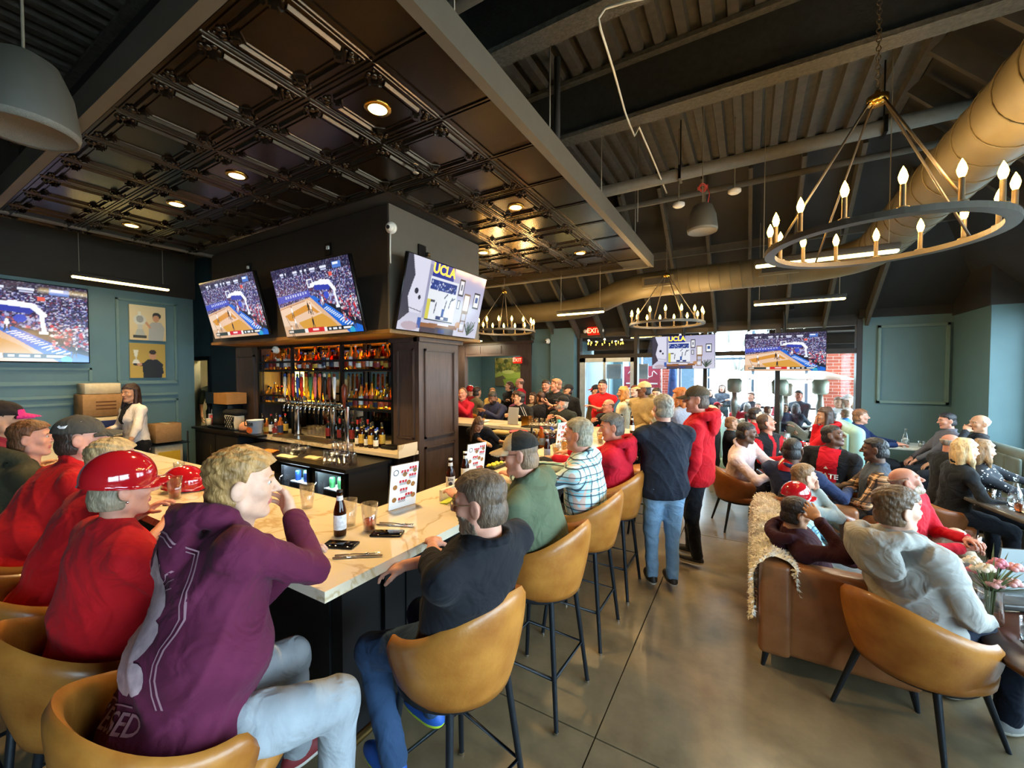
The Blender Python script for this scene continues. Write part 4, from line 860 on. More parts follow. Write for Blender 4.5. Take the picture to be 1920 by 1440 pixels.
# ------------------------------------------------------------------ implicit-surface modelling (bodies, clothes, hair)
class Field:
    def __init__(s, lo, hi, h):
        s.lo = np.array(lo, np.float32); s.h = h; n = np.ceil((np.array(hi) - np.array(lo)) / h).astype(int) + 1; s.n = n
        s.ax = [s.lo[i] + h*np.arange(n[i], dtype=np.float32) for i in range(3)]; s.D = np.full(n, 9.0, np.float32)
    def sl(s, lo, hi):
        a = np.clip(np.floor((np.array(lo)-s.lo)/s.h).astype(int), 0, s.n-1); b = np.clip(np.ceil((np.array(hi)-s.lo)/s.h).astype(int)+1, 1, s.n)
        return tuple(slice(int(i), int(max(j, i+1))) for i, j in zip(a, b))
    def pts(s, k=None):
        ax = s.ax if k is None else [s.ax[i][k[i]] for i in range(3)]
        return np.meshgrid(*ax, indexing='ij', sparse=True)
    def mix(s, k, d, kk, sub=False):
        a = s.D[k]
        if kk <= 0: s.D[k] = np.minimum(a, d); return
        h = np.clip(.5+.5*(d-a)/kk, 0, 1); s.D[k] = d*(1-h) + a*h - kk*h*(1-h)
    def cap(s, a, b, r1, r2=None, k=.02, flat=None):
        a = np.array(a, np.float32); b = np.array(b, np.float32); r2 = r1 if r2 is None else r2; m = max(r1, r2) + k + 2*s.h
        q = s.sl(np.minimum(a, b)-m, np.maximum(a, b)+m); X, Y, Z = s.pts(q); v = b-a; L = float(v@v)+1e-9
        t = np.clip(((X-a[0])*v[0]+(Y-a[1])*v[1]+(Z-a[2])*v[2])/L, 0, 1)
        d = np.sqrt((X-a[0]-v[0]*t)**2+(Y-a[1]-v[1]*t)**2+(Z-a[2]-v[2]*t)**2) - (r1+(r2-r1)*t)
        s.mix(q, d, k); return s
    def _ell(s, c, r, R, q):
        X, Y, Z = s.pts(q); x, y, z = X-c[0], Y-c[1], Z-c[2]
        if R is not None:
            R = np.asarray(R, np.float32); x, y, z = [x*R[0, i]+y*R[1, i]+z*R[2, i] for i in range(3)]   # columns = local axes
        k0 = np.sqrt((x/r[0])**2+(y/r[1])**2+(z/r[2])**2); k1 = np.sqrt((x/r[0]**2)**2+(y/r[1]**2)**2+(z/r[2]**2)**2)+1e-6
        return k0*(k0-1)/k1
    def ell(s, c, r, R=None, k=.03):
        m = max(r)+k+2*s.h; q = s.sl(np.array(c)-m, np.array(c)+m); s.mix(q, s._ell(c, r, R, q), k); return s
    def cut(s, c, r, R=None, k=.01):
        m = max(r)+k+2*s.h; q = s.sl(np.array(c)-m, np.array(c)+m); d = -s._ell(c, r, R, q); a = s.D[q]
        h = np.clip(.5-.5*(d-a)/k, 0, 1); s.D[q] = a*h + d*(1-h) + k*h*(1-h) if False else -( (-d)*1 ) * 0 + np.maximum(a, d); return s
    def mesh(s): return surfnet(s.D, s.lo, s.h)
E12 = [((0,0,0),(1,0,0)),((0,1,0),(1,1,0)),((0,0,1),(1,0,1)),((0,1,1),(1,1,1)),((0,0,0),(0,1,0)),((1,0,0),(1,1,0)),((0,0,1),(0,1,1)),((1,0,1),(1,1,1)),((0,0,0),(0,0,1)),((1,0,0),(1,0,1)),((0,1,0),(0,1,1)),((1,1,0),(1,1,1))]
def surfnet(D, lo, h):
    I = D < 0; S = I.astype(np.int8); nx, ny, nz = D.shape
    C = sum(S[i:nx-1+i, j:ny-1+j, k:nz-1+k] for i in (0, 1) for j in (0, 1) for k in (0, 1))
    idx = np.argwhere((C > 0) & (C < 8))
    if len(idx) == 0: return np.zeros((0, 3), np.float32), np.zeros((0, 4), np.int32)
    i, j, k = idx.T; acc = np.zeros((len(idx), 3), np.float32); cnt = np.zeros(len(idx), np.float32)
    for a, b in E12:
        da = D[i+a[0], j+a[1], k+a[2]]; db = D[i+b[0], j+b[1], k+b[2]]; m = (da < 0) != (db < 0)
        t = np.where(m, da/np.where(m, da-db, 1), 0).astype(np.float32)
        for c in range(3): acc[:, c] += np.where(m, a[c]+(b[c]-a[c])*t, 0)
        cnt += m
    V = np.asarray(lo, np.float32) + h*(idx + acc/cnt[:, None])
    M = np.full((nx, ny, nz), -1, np.int32); M[i, j, k] = np.arange(len(idx)); Fs = []
    for ax in range(3):
        A = I.take(np.arange(D.shape[ax]-1), ax); B = I.take(np.arange(1, D.shape[ax]), ax); e = np.argwhere(A != B)
        u, v = [(1, 2), (2, 0), (0, 1)][ax]; e = e[(e[:, u] > 0) & (e[:, v] > 0) & (e[:, u] < D.shape[u]-1) & (e[:, v] < D.shape[v]-1)]
        if len(e) == 0: continue
        sg = I[tuple(e.T)]; du = np.zeros(3, int); du[u] = 1; dv = np.zeros(3, int); dv[v] = 1
        q = np.stack([M[tuple((e-du-dv).T)], M[tuple((e-dv).T)], M[tuple(e.T)], M[tuple((e-du).T)]], 1)
        q[~sg] = q[~sg][:, ::-1]; Fs.append(q)
    Fq = np.concatenate(Fs); return V, Fq[(Fq >= 0).all(1)]
def V3(*a): return np.array(a, np.float64)
def nrm(v): v = np.asarray(v, float); return v/(np.linalg.norm(v)+1e-9)
def ik(S, W, a, b, hint):
    d = W-S; L = np.linalg.norm(d); 
    if L > (a+b)*.995: W = S + d*((a+b)*.995/L); d = W-S; L = np.linalg.norm(d)
    if L < abs(a-b)+.02: L = abs(a-b)+.02
    u = nrm(d); x = (a*a-b*b+L*L)/(2*L); y = math.sqrt(max(a*a-x*x, 0)); hp = np.asarray(hint, float) - u*np.dot(hint, u)
    return S + u*x + nrm(hp)*y, W
def lump(P, amp, seed=0.0, f=1.0):
    x, y, z = P; s = seed
    a = np.sin(19*f*(x+y*.6)+3*np.sin(9*f*z+s)+s); b = np.sin(15*f*z+9*f*x+3.2*np.sin(8*f*y+6*f*x+2*s)); c = np.sin(34*f*(z-.5*y)+4*np.sin(12*f*x+s)+3*s)
    fold = (1-np.abs(b))**3*1.6 - .4 + .5*((1-np.abs(c))**4*1.3-.3)*(a*.5+.5)
    return amp*(.7*a*b - 1.1*fold)

# ------------------------------------------------------------------ materials of people
SKIN = {'fair': '#d2a58c', 'pink': '#c98f78', 'tan': '#b58465', 'brown': '#805640', 'dark': '#5d4030', 'ruddy': '#bd8068'}
def skin(k): return mat('skin_' + k, SKIN[k], .48, var=.09, scale=30, bump=.05, bscale=160, spec=.4)
def lipm(k): return mat('lips_' + k, {'fair': '#b86a62', 'pink': '#b3625c', 'tan': '#94574a', 'brown': '#6b3d36', 'dark': '#4e2c2a', 'ruddy': '#a85a52'}[k], .4, var=.05)
def hairm(c): return mat('hair_' + c.strip('#'), c, .5, var=.45, scale=34, stretch=(1, 1, .35), bump=.7, bscale=95, detail=6)
def cloth(c, rough=.85):
    nm = 'cloth_' + c.strip('#')
    if nm in MATS: return MATS[nm]
    m = mat(nm, c, rough, var=.1, scale=14, bump=.1, bscale=260, sheen=.03, spec=.2); n = m.node_tree.nodes; l = m.node_tree.links
    fine = [q for q in n if q.type == 'BUMP'][0]; mp = [q for q in n if q.type == 'MAPPING'][0]
    nz = n.new('ShaderNodeTexNoise'); nz.inputs['Scale'].default_value = 7; nz.inputs['Detail'].default_value = 2.5; nz.inputs['Distortion'].default_value = 1.6; l.new(mp.outputs[0], nz.inputs['Vector'])
    b = n.new('ShaderNodeBump'); b.inputs['Strength'].default_value = .55; b.inputs['Distance'].default_value = .035; l.new(nz.outputs['Fac'], b.inputs['Height']); l.new(b.outputs[0], fine.inputs['Normal'])
    return m
M_eye = mat('eye_white', '#b8aea4', .2, var=0); M_iris = mat('eye_iris', '#241c18', .12, var=0); M_nail = mat('fingernail', '#dcae9c', .3, var=0)
def plaid(name, base, c1, c2, line, f=11.0):
    if name in MATS: return MATS[name]
    m = bpy.data.materials.new(name); m.use_nodes = True; MATS[name] = m; n = m.node_tree.nodes; l = m.node_tree.links; b = n['Principled BSDF']; b.inputs['Roughness'].default_value = .85
    tc = n.new('ShaderNodeTexCoord'); sp = n.new('ShaderNodeSeparateXYZ'); l.new(tc.outputs['Object'], sp.inputs[0])
    ad = n.new('ShaderNodeMath'); ad.operation = 'MULTIPLY_ADD'; ad.inputs[1].default_value = .25; l.new(sp.outputs[1], ad.inputs[0]); l.new(sp.outputs[0], ad.inputs[2])
    def st(src, fr, ph, w):
        a = n.new('ShaderNodeMath'); a.operation = 'MULTIPLY_ADD'; a.inputs[1].default_value = fr; a.inputs[2].default_value = ph; l.new(src, a.inputs[0])
        f_ = n.new('ShaderNodeMath'); f_.operation = 'FRACT'; l.new(a.outputs[0], f_.inputs[0])
        g = n.new('ShaderNodeMath'); g.operation = 'LESS_THAN'; g.inputs[1].default_value = w; l.new(f_.outputs[0], g.inputs[0]); return g.outputs[0]
    cur = None
    def over(col, fac, amt):
        nonlocal cur
        mx = n.new('ShaderNodeMix'); mx.data_type = 'RGBA'; mu = n.new('ShaderNodeMath'); mu.operation = 'MULTIPLY'; mu.inputs[1].default_value = amt; l.new(fac, mu.inputs[0]); l.new(mu.outputs[0], mx.inputs[0])
        if cur is None: mx.inputs[6].default_value = (*lin(base), 1)
        else: l.new(cur, mx.inputs[6])
        mx.inputs[7].default_value = (*lin(col), 1); cur = mx.outputs[2]
    for src in (ad.outputs[0], sp.outputs[2]):
        over(c1, st(src, f, 0, .42), .75)
    for src in (ad.outputs[0], sp.outputs[2]):
        over(c2, st(src, f, .25, .08), .8); over(line, st(src, f, .45, .09), .9); over(line, st(src, f, .0, .07), .9)
    l.new(cur, b.inputs['Base Color']); return m
def dotted(name, base, dot, sc=26):
    if name in MATS: return MATS[name]
    m = bpy.data.materials.new(name); m.use_nodes = True; MATS[name] = m; n = m.node_tree.nodes; l = m.node_tree.links; b = n['Principled BSDF']; b.inputs['Roughness'].default_value = .85
    tc = n.new('ShaderNodeTexCoord'); vo = n.new('ShaderNodeTexVoronoi'); vo.inputs['Scale'].default_value = sc; l.new(tc.outputs['Object'], vo.inputs['Vector'])
    r = n.new('ShaderNodeValToRGB'); r.color_ramp.interpolation = 'CONSTANT'; r.color_ramp.elements[0].color = (*lin(dot), 1); r.color_ramp.elements[1].position = .22; r.color_ramp.elements[1].color = (*lin(base), 1)
    l.new(vo.outputs['Distance'], r.inputs[0]); l.new(r.outputs[0], b.inputs['Base Color']); return m

# ------------------------------------------------------------------ head with hair, beard, hat
def Rm(head, pitch, roll=0.0, base=0.0):
    """columns: right, forward, up"""
    a = math.radians(head-base); p = math.radians(pitch); f = V3(math.cos(a)*math.cos(p), math.sin(a)*math.cos(p), math.sin(p)); r = nrm(np.cross(f, V3(0, 0, 1))); u = np.cross(r, f)
    if roll: c, s_ = math.cos(math.radians(roll)), math.sin(math.radians(roll)); r, u = r*c+u*s_, u*c-r*s_
    return np.stack([r, f, u], 1)
def cranium(Fd, sc=1.0, g=0.0):
    Fd.ell((0, -.012, .032), (.074+g, .094+g, .082+g), None, .03); return Fd
def build_head(h, jaw=1.0, wide=1.0, nose=1.0, old=0.0):
    F_ = Field((-.1, -.12, -.24), (.1, .14, .13), h)
    cranium(F_); F_.ell((0, .016, -.028), (.06*wide, .071, .086), None, .03)
    for s in (-1, 1):
        F_.cap((s*.05*wide*jaw, .005, -.065), (s*.018, .058, -.1), .02*jaw, .018, .025)
        F_.ell((s*.043, .055, -.02), (.022, .022, .02), None, .02)
        F_.cap((s*.014, .082, .03), (s*.045, .068, .028), .008, .008, .014)
        F_.cap((s*.058*wide, -.01, .02), (s*.054*wide, .0, -.07), .018, .016, .02)
    F_.ell((0, .066, -.1), (.022*jaw, .018, .018), None, .015)
    F_.cap((0, .084, .02), (0, .108, -.02), .007*nose, .0118*nose, .01)
    for s in (-1, 1): F_.ell((s*.011*nose, .094, -.024), (.008*nose, .009, .007), None, .006)
    F_.cap((0, -.02, -.06), (0, -.022, -.165), .055*wide, .055*wide, .025)
    for s in (-1, 1): F_.cut((s*.031, .096, .011), (.016, .016, .0115))
    F_.ell((0, .079, -.0565), (.023, .011, .0065), None, .006); F_.ell((0, .078, -.067), (.02, .011, .007), None, .006)
    F_.cut((0, .094, -.0615), (.021, .01, .0018))
    for s in (-1, 1):
        R = Rm(0, 0)[:, [0, 1, 2]]; a = s*.35; Re = np.array([[math.cos(a), -math.sin(a), 0], [math.sin(a), math.cos(a), 0], [0, 0, 1]])
        F_.ell((s*.078*max(wide, .97), -.012, -.006), (.009, .022, .033), Re, .006)
        F_.cut((s*.089*max(wide, .97), -.008, -.002), (.006, .013, .021), Re)
    return F_
HEADS = {}
def head_mesh(h, **k):
    key = (round(h, 4), tuple(sorted(k.items())))
    if key not in HEADS:
        F_ = build_head(h, **k); HEADS[key] = (F_, F_.mesh())
    return HEADS[key]
def hair_field(h, style, seed=0.0, thick=.018):
    F_ = Field((-.15, -.2, -.36 if style in ('long', 'pony', 'bob') else -.13), (.15, .13, .17), h); X, Y, Z = F_.pts()
    rad = lambda r0: (np.sqrt((X/(.074+r0))**2+((Y+.012)/(.094+r0))**2+((Z-.032)/(.082+r0))**2)-1)*.085
    nz = .5*np.sin(70*X+5*np.sin(50*Z+seed)+seed)*np.sin(62*Y+4*np.sin(44*X+seed)) + .5*np.sin(150*X+3*seed)*np.sin(140*Z+90*Y+seed)
    amp = {'curly': .007, 'messy': .006, 'short': .0028, 'buzz': .0008, 'grey': .004, 'long': .004, 'pony': .003, 'bob': .004, 'fringe': .002, 'balding': .002}[style]
    t = thick*(np.clip((Z+.03)/.11, .35, 1))
    d = rad(.0) - t - amp*nz
    side = np.clip((np.sqrt((X/.078)**2+((Y-.02)/.09)**2+((Z+.03)/.1)**2)-1)*.08, -1, 1)
    d = np.minimum(d, np.maximum(np.sqrt((X/(.066+.012))**2+((Y+.03)/(.072+.012))**2+((Z+.03)/.09)**2)-1, 0-1)*.075 - .0 - amp*nz*.6) if style not in ('fringe',) else d
    top = (.058+.5*np.maximum(Y-.045, 0)*(1.6 if style == 'balding' else .9)) - Z
    if style in ('balding', 'fringe'): top = (.2 if style == 'fringe' else .085) - Z + 0*Y + (.0 if style == 'fringe' else 0.9*np.maximum(Y, -.02))
    back = np.maximum(Y-.004-.30*np.clip(Z, -.02, .08), -.078-Z) if style not in ('fringe',) else np.maximum(np.maximum(Y-.01, -.075-Z), Z-.045)
    g = np.minimum(top, back)
    ear = np.minimum(np.sqrt(((X-.084)/.03)**2+((Y+.008)/.028)**2+((Z+.008)/.036)**2), np.sqrt(((X+.084)/.03)**2+((Y+.008)/.028)**2+((Z+.008)/.036)**2))-1
    if style not in ('long', 'bob'): g = np.maximum(g, -ear*.03)
    F_.D = np.maximum(d, g).astype(np.float32)
    if style in ('long', 'bob', 'pony'):
        zl = {'long': -.34, 'bob': -.17, 'pony': -.1}[style]
        if style != 'pony':
            for s in (-1, 1):
                F_.cap((s*.075, -.02, .05), (s*.085, .012, zl*.6), .024, .026, .03); F_.cap((s*.085, .0, zl*.5), (s*.075, .03, zl), .026, .016, .03)
            F_.ell((0, -.06, zl*.35), (.095, .055, abs(zl)*.62+.05), None, .03); F_.cap((0, .03, .115), (0, -.06, .12), .025, .025, .02)
        else:
            F_.cap((0, -.1, .03), (0, -.15, -.01), .022, .026, .015); F_.cap((0, -.15, -.01), (0, -.14, -.22), .026, .012, .02)
        F_.D = F_.D - (amp*.9*np.sin(160*X+3*np.sin(20*Z))*np.ones_like(F_.D)).astype(np.float32)*.5
        face = (np.sqrt((X/.058)**2+((Y-.11)/.1)**2+((Z+.045)/.125)**2)-1)*.06
        F_.D = np.maximum(F_.D, -face).astype(np.float32)
    return F_
HAIRS = {}
def hair_mesh(h, style, seed, thick):
    key = (round(h, 4), style, round(seed, 2), thick)
    if key not in HAIRS: HAIRS[key] = hair_field(h, style, seed, thick).mesh()
    return HAIRS[key]
def beard_mesh(h, full=1.0):
    key = ('beard', round(h, 4), full)
    if key not in HAIRS:
        F_, _ = head_mesh(h); X, Y, Z = F_.pts(); nz = np.sin(190*X)*np.sin(180*Z+70*Y)
        g = np.maximum(np.maximum(Z+.032+.5*np.maximum(.05-Y, 0), -.004-Y), -.124-Z); g = np.maximum(g, -(np.sqrt((X/.028)**2+((Z+.06)/.013)**2)-1)*.013)
        g = np.maximum(g, (np.maximum(Z+.046, 0)-.0)*(np.abs(X) < .03)*1.0 - .001)
        q = Field(F_.lo, F_.ax_hi if hasattr(F_, 'ax_hi') else F_.lo+F_.h*(F_.n-1), F_.h); q.D = np.maximum(F_.D-.0035*full-.001*nz, g).astype(np.float32); HAIRS[key] = q.mesh()
    return HAIRS[key]
def cap_mesh(h, kind):
    """kind cap: baseball cap; helmet: glossy plastic souvenir batting helmet"""
    key = (kind, round(h, 4))
    if key in HAIRS: return HAIRS[key]
    F_ = Field((-.16, -.16, -.06), (.16, .24, .2), h); X, Y, Z = F_.pts()
    if kind == 'cap':
        d = (np.sqrt((X/.09)**2+((Y+.012)/.11)**2+((Z-.038)/.098)**2)-1)*.095; pl = .036-.1*Y-Z; D = np.maximum(d, pl)
        D = np.minimum(D, (np.sqrt((X/.012)**2+((Y+.012)/.012)**2+((Z-.136)/.006)**2)-1)*.006)
        b = (np.sqrt((X/.082)**2+((Y-.085)/.098)**2+((Z-.036+5*X*X+.25*np.maximum(Y-.09, 0))/.008)**2)-1)*.008; b = np.maximum(b, .05-Y)
    else:
        d = (np.sqrt((X/.104)**2+((Y+.012)/.124)**2+((Z-.036)/.116)**2)-1)*.11; pl = .0-Z-.12*Y+.0*X; D = np.maximum(d, pl)
        b = (np.sqrt((X/.088)**2+((Y-.075)/.095)**2+((Z-.012+3.5*X*X-.1*np.maximum(Y-.09, 0))/.008)**2)-1)*.008; b = np.maximum(b, .04-Y)
        rim = (np.sqrt((X/.109)**2+((Y+.012)/.129)**2+((Z+.0+.12*Y)/.012)**2)-1)*.012; D = np.minimum(D, np.maximum(rim, -.008-Z-.12*Y))
    F_.D = np.minimum(D, b).astype(np.float32); HAIRS[key] = F_.mesh(); return HAIRS[key]
# ------------------------------------------------------------------ hands: palm, four fingers, thumb
HANDS = {}
def hand_mesh(h, side, curl=.5, spread=.1, thumb=.5):
    key = (round(h, 4), side, curl, spread, thumb)
    if key in HANDS: return HANDS[key]
    F_ = Field((-.1, -.06, -.12), (.1, .22, .05), h); s = side
    F_.cap((0, -.05, 0), (0, .01, 0), .026, .026, .01); F_.ell((0, .05, 0), (.042, .052, .017), None, .012); F_.ell((s*-.028, .03, -.008), (.018, .032, .017), None, .012)
    for i, (x, L, y0) in enumerate(((-.031, .07, .088), (-.0105, .08, .094), (.0105, .074, .092), (.031, .057, .084))):
        p = V3(s*x, y0-.012, 0); a = 0.0; dx = s*x/.031*spread
        for j, (fr, r) in enumerate(((.46, .0092), (.3, .0085), (.24, .0076))):
            a += curl*(.55 if j == 0 else .75); q = p + L*fr*V3(dx*math.cos(a), math.cos(a), -math.sin(a)); F_.cap(p, q, r, r*.93, .004); p = q
    p = V3(s*-.034, .028, -.008); q = p+V3(s*-.024, .03, -.012-.012*thumb); e = q+V3(s*(-.01+.018*thumb), .03, -.008-.018*thumb); F_.cap(p, q, .0125, .0105, .006); F_.cap(q, e, .0105, .0085, .003)
    HANDS[key] = F_.mesh(); return HANDS[key]

class Acc:
    def __init__(s): s.V = []; s.F = []; s.M = []; s.n = 0
    def add(s, V, Fq, m=0):
        if len(Fq) == 0: return
        s.V.append(np.asarray(V, np.float32)); s.F.append(np.asarray(Fq, np.int32)+s.n); s.M.append(np.full(len(Fq), m, np.int32) if np.isscalar(m) else m); s.n += len(V)
    def obj(s, name, mats, parent):
        o = bpy.data.objects.new(name, np_mesh(name, np.concatenate(s.V), np.concatenate(s.F), mats, True, np.concatenate(s.M))); COL.objects.link(o); o.parent = parent; return o
def ball(c, r, n=10, m=8):
    th = np.linspace(0, np.pi, m+1); ph = np.arange(n)*2*np.pi/n; T, P_ = np.meshgrid(th, ph, indexing='ij')
    V = np.stack([c[0]+r*np.sin(T)*np.cos(P_), c[1]+r*np.sin(T)*np.sin(P_), c[2]+r*np.cos(T)], -1).reshape(-1, 3); i = np.arange((m+1)*n).reshape(m+1, n); j = np.roll(i, -1, 1)
    return V, np.stack([i[:-1], i[1:], j[1:], j[:-1]], -1).reshape(-1, 4)
LOD = {0: dict(b=.02, c=.0095, h=.0045, hair=.0055, hand=.0042), 1: dict(b=.028, c=.02, h=.0068, hair=.008, hand=.0062), 2: dict(b=.04, c=.03, h=.0095, hair=.012, hand=.0085)}
PEOPLE = []
def person(label, hip, top, yaw, head=None, pitch=0, roll=0, lod=1, sk='fair', hair=('short', '#4a3526'), beard=None, hat=None, glasses=None,
           shirt='#888888', top_name='shirt', sleeves='long', hood=False, collar=None, pants='#20242c', shoes='#1a1a1a', build=1.0, fat=0.0, female=False,
           pose='chair', hands=('lap', 'lap'), feet=None, shw=None, paint=None, mats=None, wr=.0035, baggy=.012, legs=True, thick=.018, curl=.5, headk=None, hint=None, earring=False, solec='#cfcac0'):
    """one person. hip / top (crown of the head) in world metres; yaw, head = headings in degrees"""
    L = LOD[lod]; hip = V3(*hip); top = V3(*top); head = yaw if head is None else head; shw = yaw if shw is None else shw
    zb = 0.0; T = thing('person', label, 'person', (hip[0], hip[1], zb), math.radians(yaw-90))
    a = math.radians(yaw-90); Rz = np.array([[math.cos(a), math.sin(a), 0], [-math.sin(a), math.cos(a), 0], [0, 0, 1]])
    loc = lambda p: Rz @ (np.asarray(p, float)-V3(hip[0], hip[1], 0))
    P0 = V3(0, 0, hip[2]); Tp = loc(top); s = float(np.clip(np.linalg.norm(Tp-P0)/.82, .68, 1.12)); s = s if headk is None else headk*1.0
    RH = Rm(head-yaw+90, pitch, roll); Hc = Tp - RH[:, 2]*.114*s
    N = Hc - RH[:, 2]*.16*s - RH[:, 1]*.035*s; N = .8*N + .2*(P0+.64*(Tp-P0)); U = nrm(N-P0); Lt = np.linalg.norm(N-P0)
    sa = math.radians(shw-yaw); A = V3(math.cos(sa), math.sin(sa), 0); A = nrm(A-U*np.dot(A, U)); Fw = np.cross(U, A); RT = np.stack([A, Fw, U], 1)
    A0 = V3(1, 0, 0); w_ = build; sw = (.158 if female else .176)*s*w_
    Sh = {k: N - U*.066*s + A*sw*q for k, q in (('L', -1), ('R', 1))}
    up_, fo_ = .285*s, .255*s
    def target(k, spec):
        q = -1 if k == 'L' else 1
        if not isinstance(spec, str): return loc(spec[:3])
        if spec == 'lap': return P0 + V3(q*.09, .3*s, .1*s)
        if spec == 'down': return P0 + V3(q*(.25*s*w_+fat*.05), .06, -.06*s)
        if spec == 'table': return P0 + V3(q*.14, .42*s, .28*s)
        if spec == 'bar': return P0 + V3(q*.15, .4*s, .29)
        if spec == 'cross': return P0 + U*.33*s + V3(-q*.1, .24*s+fat*.08, 0)
        if spec == 'phone': return P0 + V3(q*.035, .34*s, .36*s)
        if spec == 'chin': return Hc + RH @ V3(q*.03, .1, -.15)*s
        if spec == 'pocket': return P0 + V3(q*.2*s*w_, .1, .02)
        return P0
    arm = {}
    for k, spec in zip('LR', hands):
        q = -1 if k == 'L' else 1; W = target(k, spec); hv = V3(q*.7, -.5, -.8) if hint is None or hint.get(k) is None else Rz @ np.asarray(hint[k], float)
        E, W = ik(Sh[k], W, up_, fo_, hv); arm[k] = (Sh[k], E, W)
    th_, sn_ = .425*s, .42*s; leg = {}; HJ = {'L': P0+V3(-.088*s, 0, 0), 'R': P0+V3(.088*s, 0, 0)}
    for i, k in enumerate('LR'):
        q = -1 if k == 'L' else 1
        if feet is not None: Fk = loc(feet[i])
        elif pose == 'stand': Fk = V3(q*.1, .02, .085)
        elif pose == 'stool': Fk = V3(q*.12, .34*s, .36)
        else: Fk = V3(q*.12, .44*s, .085)
        K, Fk = ik(HJ[k], Fk, th_, sn_, V3(q*.12, 1, .55)); leg[k] = (HJ[k], K, Fk)
    rA = (.047*s*(.9 if female else 1)*(1+fat*.25), .041*s, .036*s, .0275*s); rL = (.083*s*(1+fat*.2), .058*s, .05*s, .037*s)
    fx = fat
    def torso(F_, g, inner=False):
        F_.ell(P0+U*(.0 if pose == 'stand' else .02)*s, (.165*s*w_*(1+.25*fx)+g, .122*s*(1+.35*fx)+g, (.19 if pose == 'stand' and not inner else .118)*s+g), RT if pose == 'stand' else None, .04)
        F_.ell(P0+U*(.36*Lt)+Fw*(.03*fx), (.148*s*w_*(1+.5*fx)+g, .112*s*(1+.75*fx)+g, .16*s+g), RT, .06)
        F_.ell(P0+U*(.70*Lt)+Fw*.008, (.165*s*w_*(1+.12*fx)+g, .118*s*(1+.2*fx)+g, .17*s+g), RT, .06)
        if female: F_.ell(P0+U*(.66*Lt)+Fw*.085*s, (.115*s+g, .06*s+g, .06*s+g), RT, .03)
        F_.cap(Sh['L']-U*.012, Sh['R']-U*.012, .056*s+g, .056*s+g, .045)
        for k in 'LR': F_.cap(N+U*.0*s, Sh[k]+U*.002, .044*s+g, .044*s+g, .035)
    def arms(F_, g, frac=1.0, k_=.022, thin=False):
        for k in 'LR':
            S_, E, W = arm[k]; gu = -.016 if thin else g
            F_.cap(S_, S_+(E-S_)*min(1, frac*2), rA[0]+gu, (rA[1] if frac >= .5 else rA[0]*.92)+(g if not thin or sleeves in ('short', 'none', 'half') else -.012), k_)
            gf = g if not (thin and sleeves == 'long') else -.01
            if frac > .5: F_.cap(E, E+(W-E)*min(1, (frac-.5)*2), rA[2]+gf, rA[3]+g*.85, .02)
    def legsf(F_, g):
        for k in 'LR':
            H_, K, Fk = leg[k]; F_.cap(H_, K, rL[0]+g, rL[1]+g, .05); F_.cap(K, Fk, rL[2]+g, rL[3]+g*1.25, .03)
    pts_all = np.array([P0, N] + [p for k in 'LR' for p in arm[k]+leg[k]])
    # ---- body (skin): one continuous surface, then the finely meshed head and hands
    B = Acc(); lo = pts_all.min(0)-.24; hi = pts_all.max(0)+.24
    F_ = Field(lo, hi, L['b']); torso(F_, -.022, True); arms(F_, 0.0, thin=True); legsf(F_, -.014) if legs else None; F_.cap(N, Hc-RH[:, 2]*.08*s, .05*s, .05*s, .02); B.add(*F_.mesh(), 0)
    hk = dict(jaw=.92 if female else 1.0, wide=.96 if female else (1.0+.12*fat), nose=.88 if female else 1.0)
    _, (HV, HF) = head_mesh(L['h'], **hk); fc_ = HV[HF].mean(1); mi = np.zeros(len(HF), np.int32)
    mi[(np.abs(fc_[:, 0]) < .022) & (fc_[:, 1] > .076) & (fc_[:, 2] < -.051) & (fc_[:, 2] > -.073)] = 1
    TH = lambda V: (np.asarray(V)*s) @ RH.T + Hc
    B.add(TH(HV), HF, mi)
    for q in (-1, 1):
        B.add(*(lambda r: (TH(r[0]), r[1]))(ball((q*.031, .0705, .011), .0122)), 2); B.add(*(lambda r: (TH(r[0]), r[1]))(ball((q*.031, .0782, .011), .006, 8, 6)), 3)
        bm = MB().tube([(q*.015, .088, .029), (q*.03, .087, .034), (q*.046, .076, .029)], [.0035, .004, .0025], 6); B.add(TH(np.array(bm.v)), np.array([f for f in bm.f if len(f) == 4]), 4)
    for i, k in enumerate('LR'):
        q = -1 if k == 'L' else 1; S_, E, W = arm[k]; fd = nrm(W-E); sp = hands[i]
        pn = V3(0, 0, -1)
        if isinstance(sp, str) and sp in ('down', 'pocket'): pn = V3(-q, 0, 0)
        if isinstance(sp, str) and sp in ('chin', 'phone'): pn = nrm(Hc-W)
        if not isinstance(sp, str) and len(sp) > 3: pn = Rz @ np.asarray(sp[3:6], float)
        z = -nrm(pn-fd*np.dot(pn, fd)); x = np.cross(fd, z); Rh = np.stack([x, fd, z], 1)
        HVv, HFf = hand_mesh(L['hand'], q, curl); B.add((HVv*s*1.0) @ Rh.T + W + fd*.03*s, HFf, 0)
    hc = (hair[1] if hair else '#4a3526'); body = B.obj('body', [skin(sk), lipm(sk), M_eye, M_iris, hairm(hc)], T)
    # ---- garment on the upper body
    cl = Field(lo-.03, hi+.03, L['c']); torso(cl, baggy*.9+.004); arms(cl, baggy, {'long': 1.0, 'short': .36, 'none': .06, 'half': .5, 'roll': .72}[sleeves])
    if sleeves == 'long' and lod < 2:
        for k in 'LR': E, W = arm[k][1:]; d_ = nrm(W-E); cl.cap(W-d_*.05*s, W-d_*.005*s, rA[3]+baggy+.003, rA[3]+baggy+.001, .008)
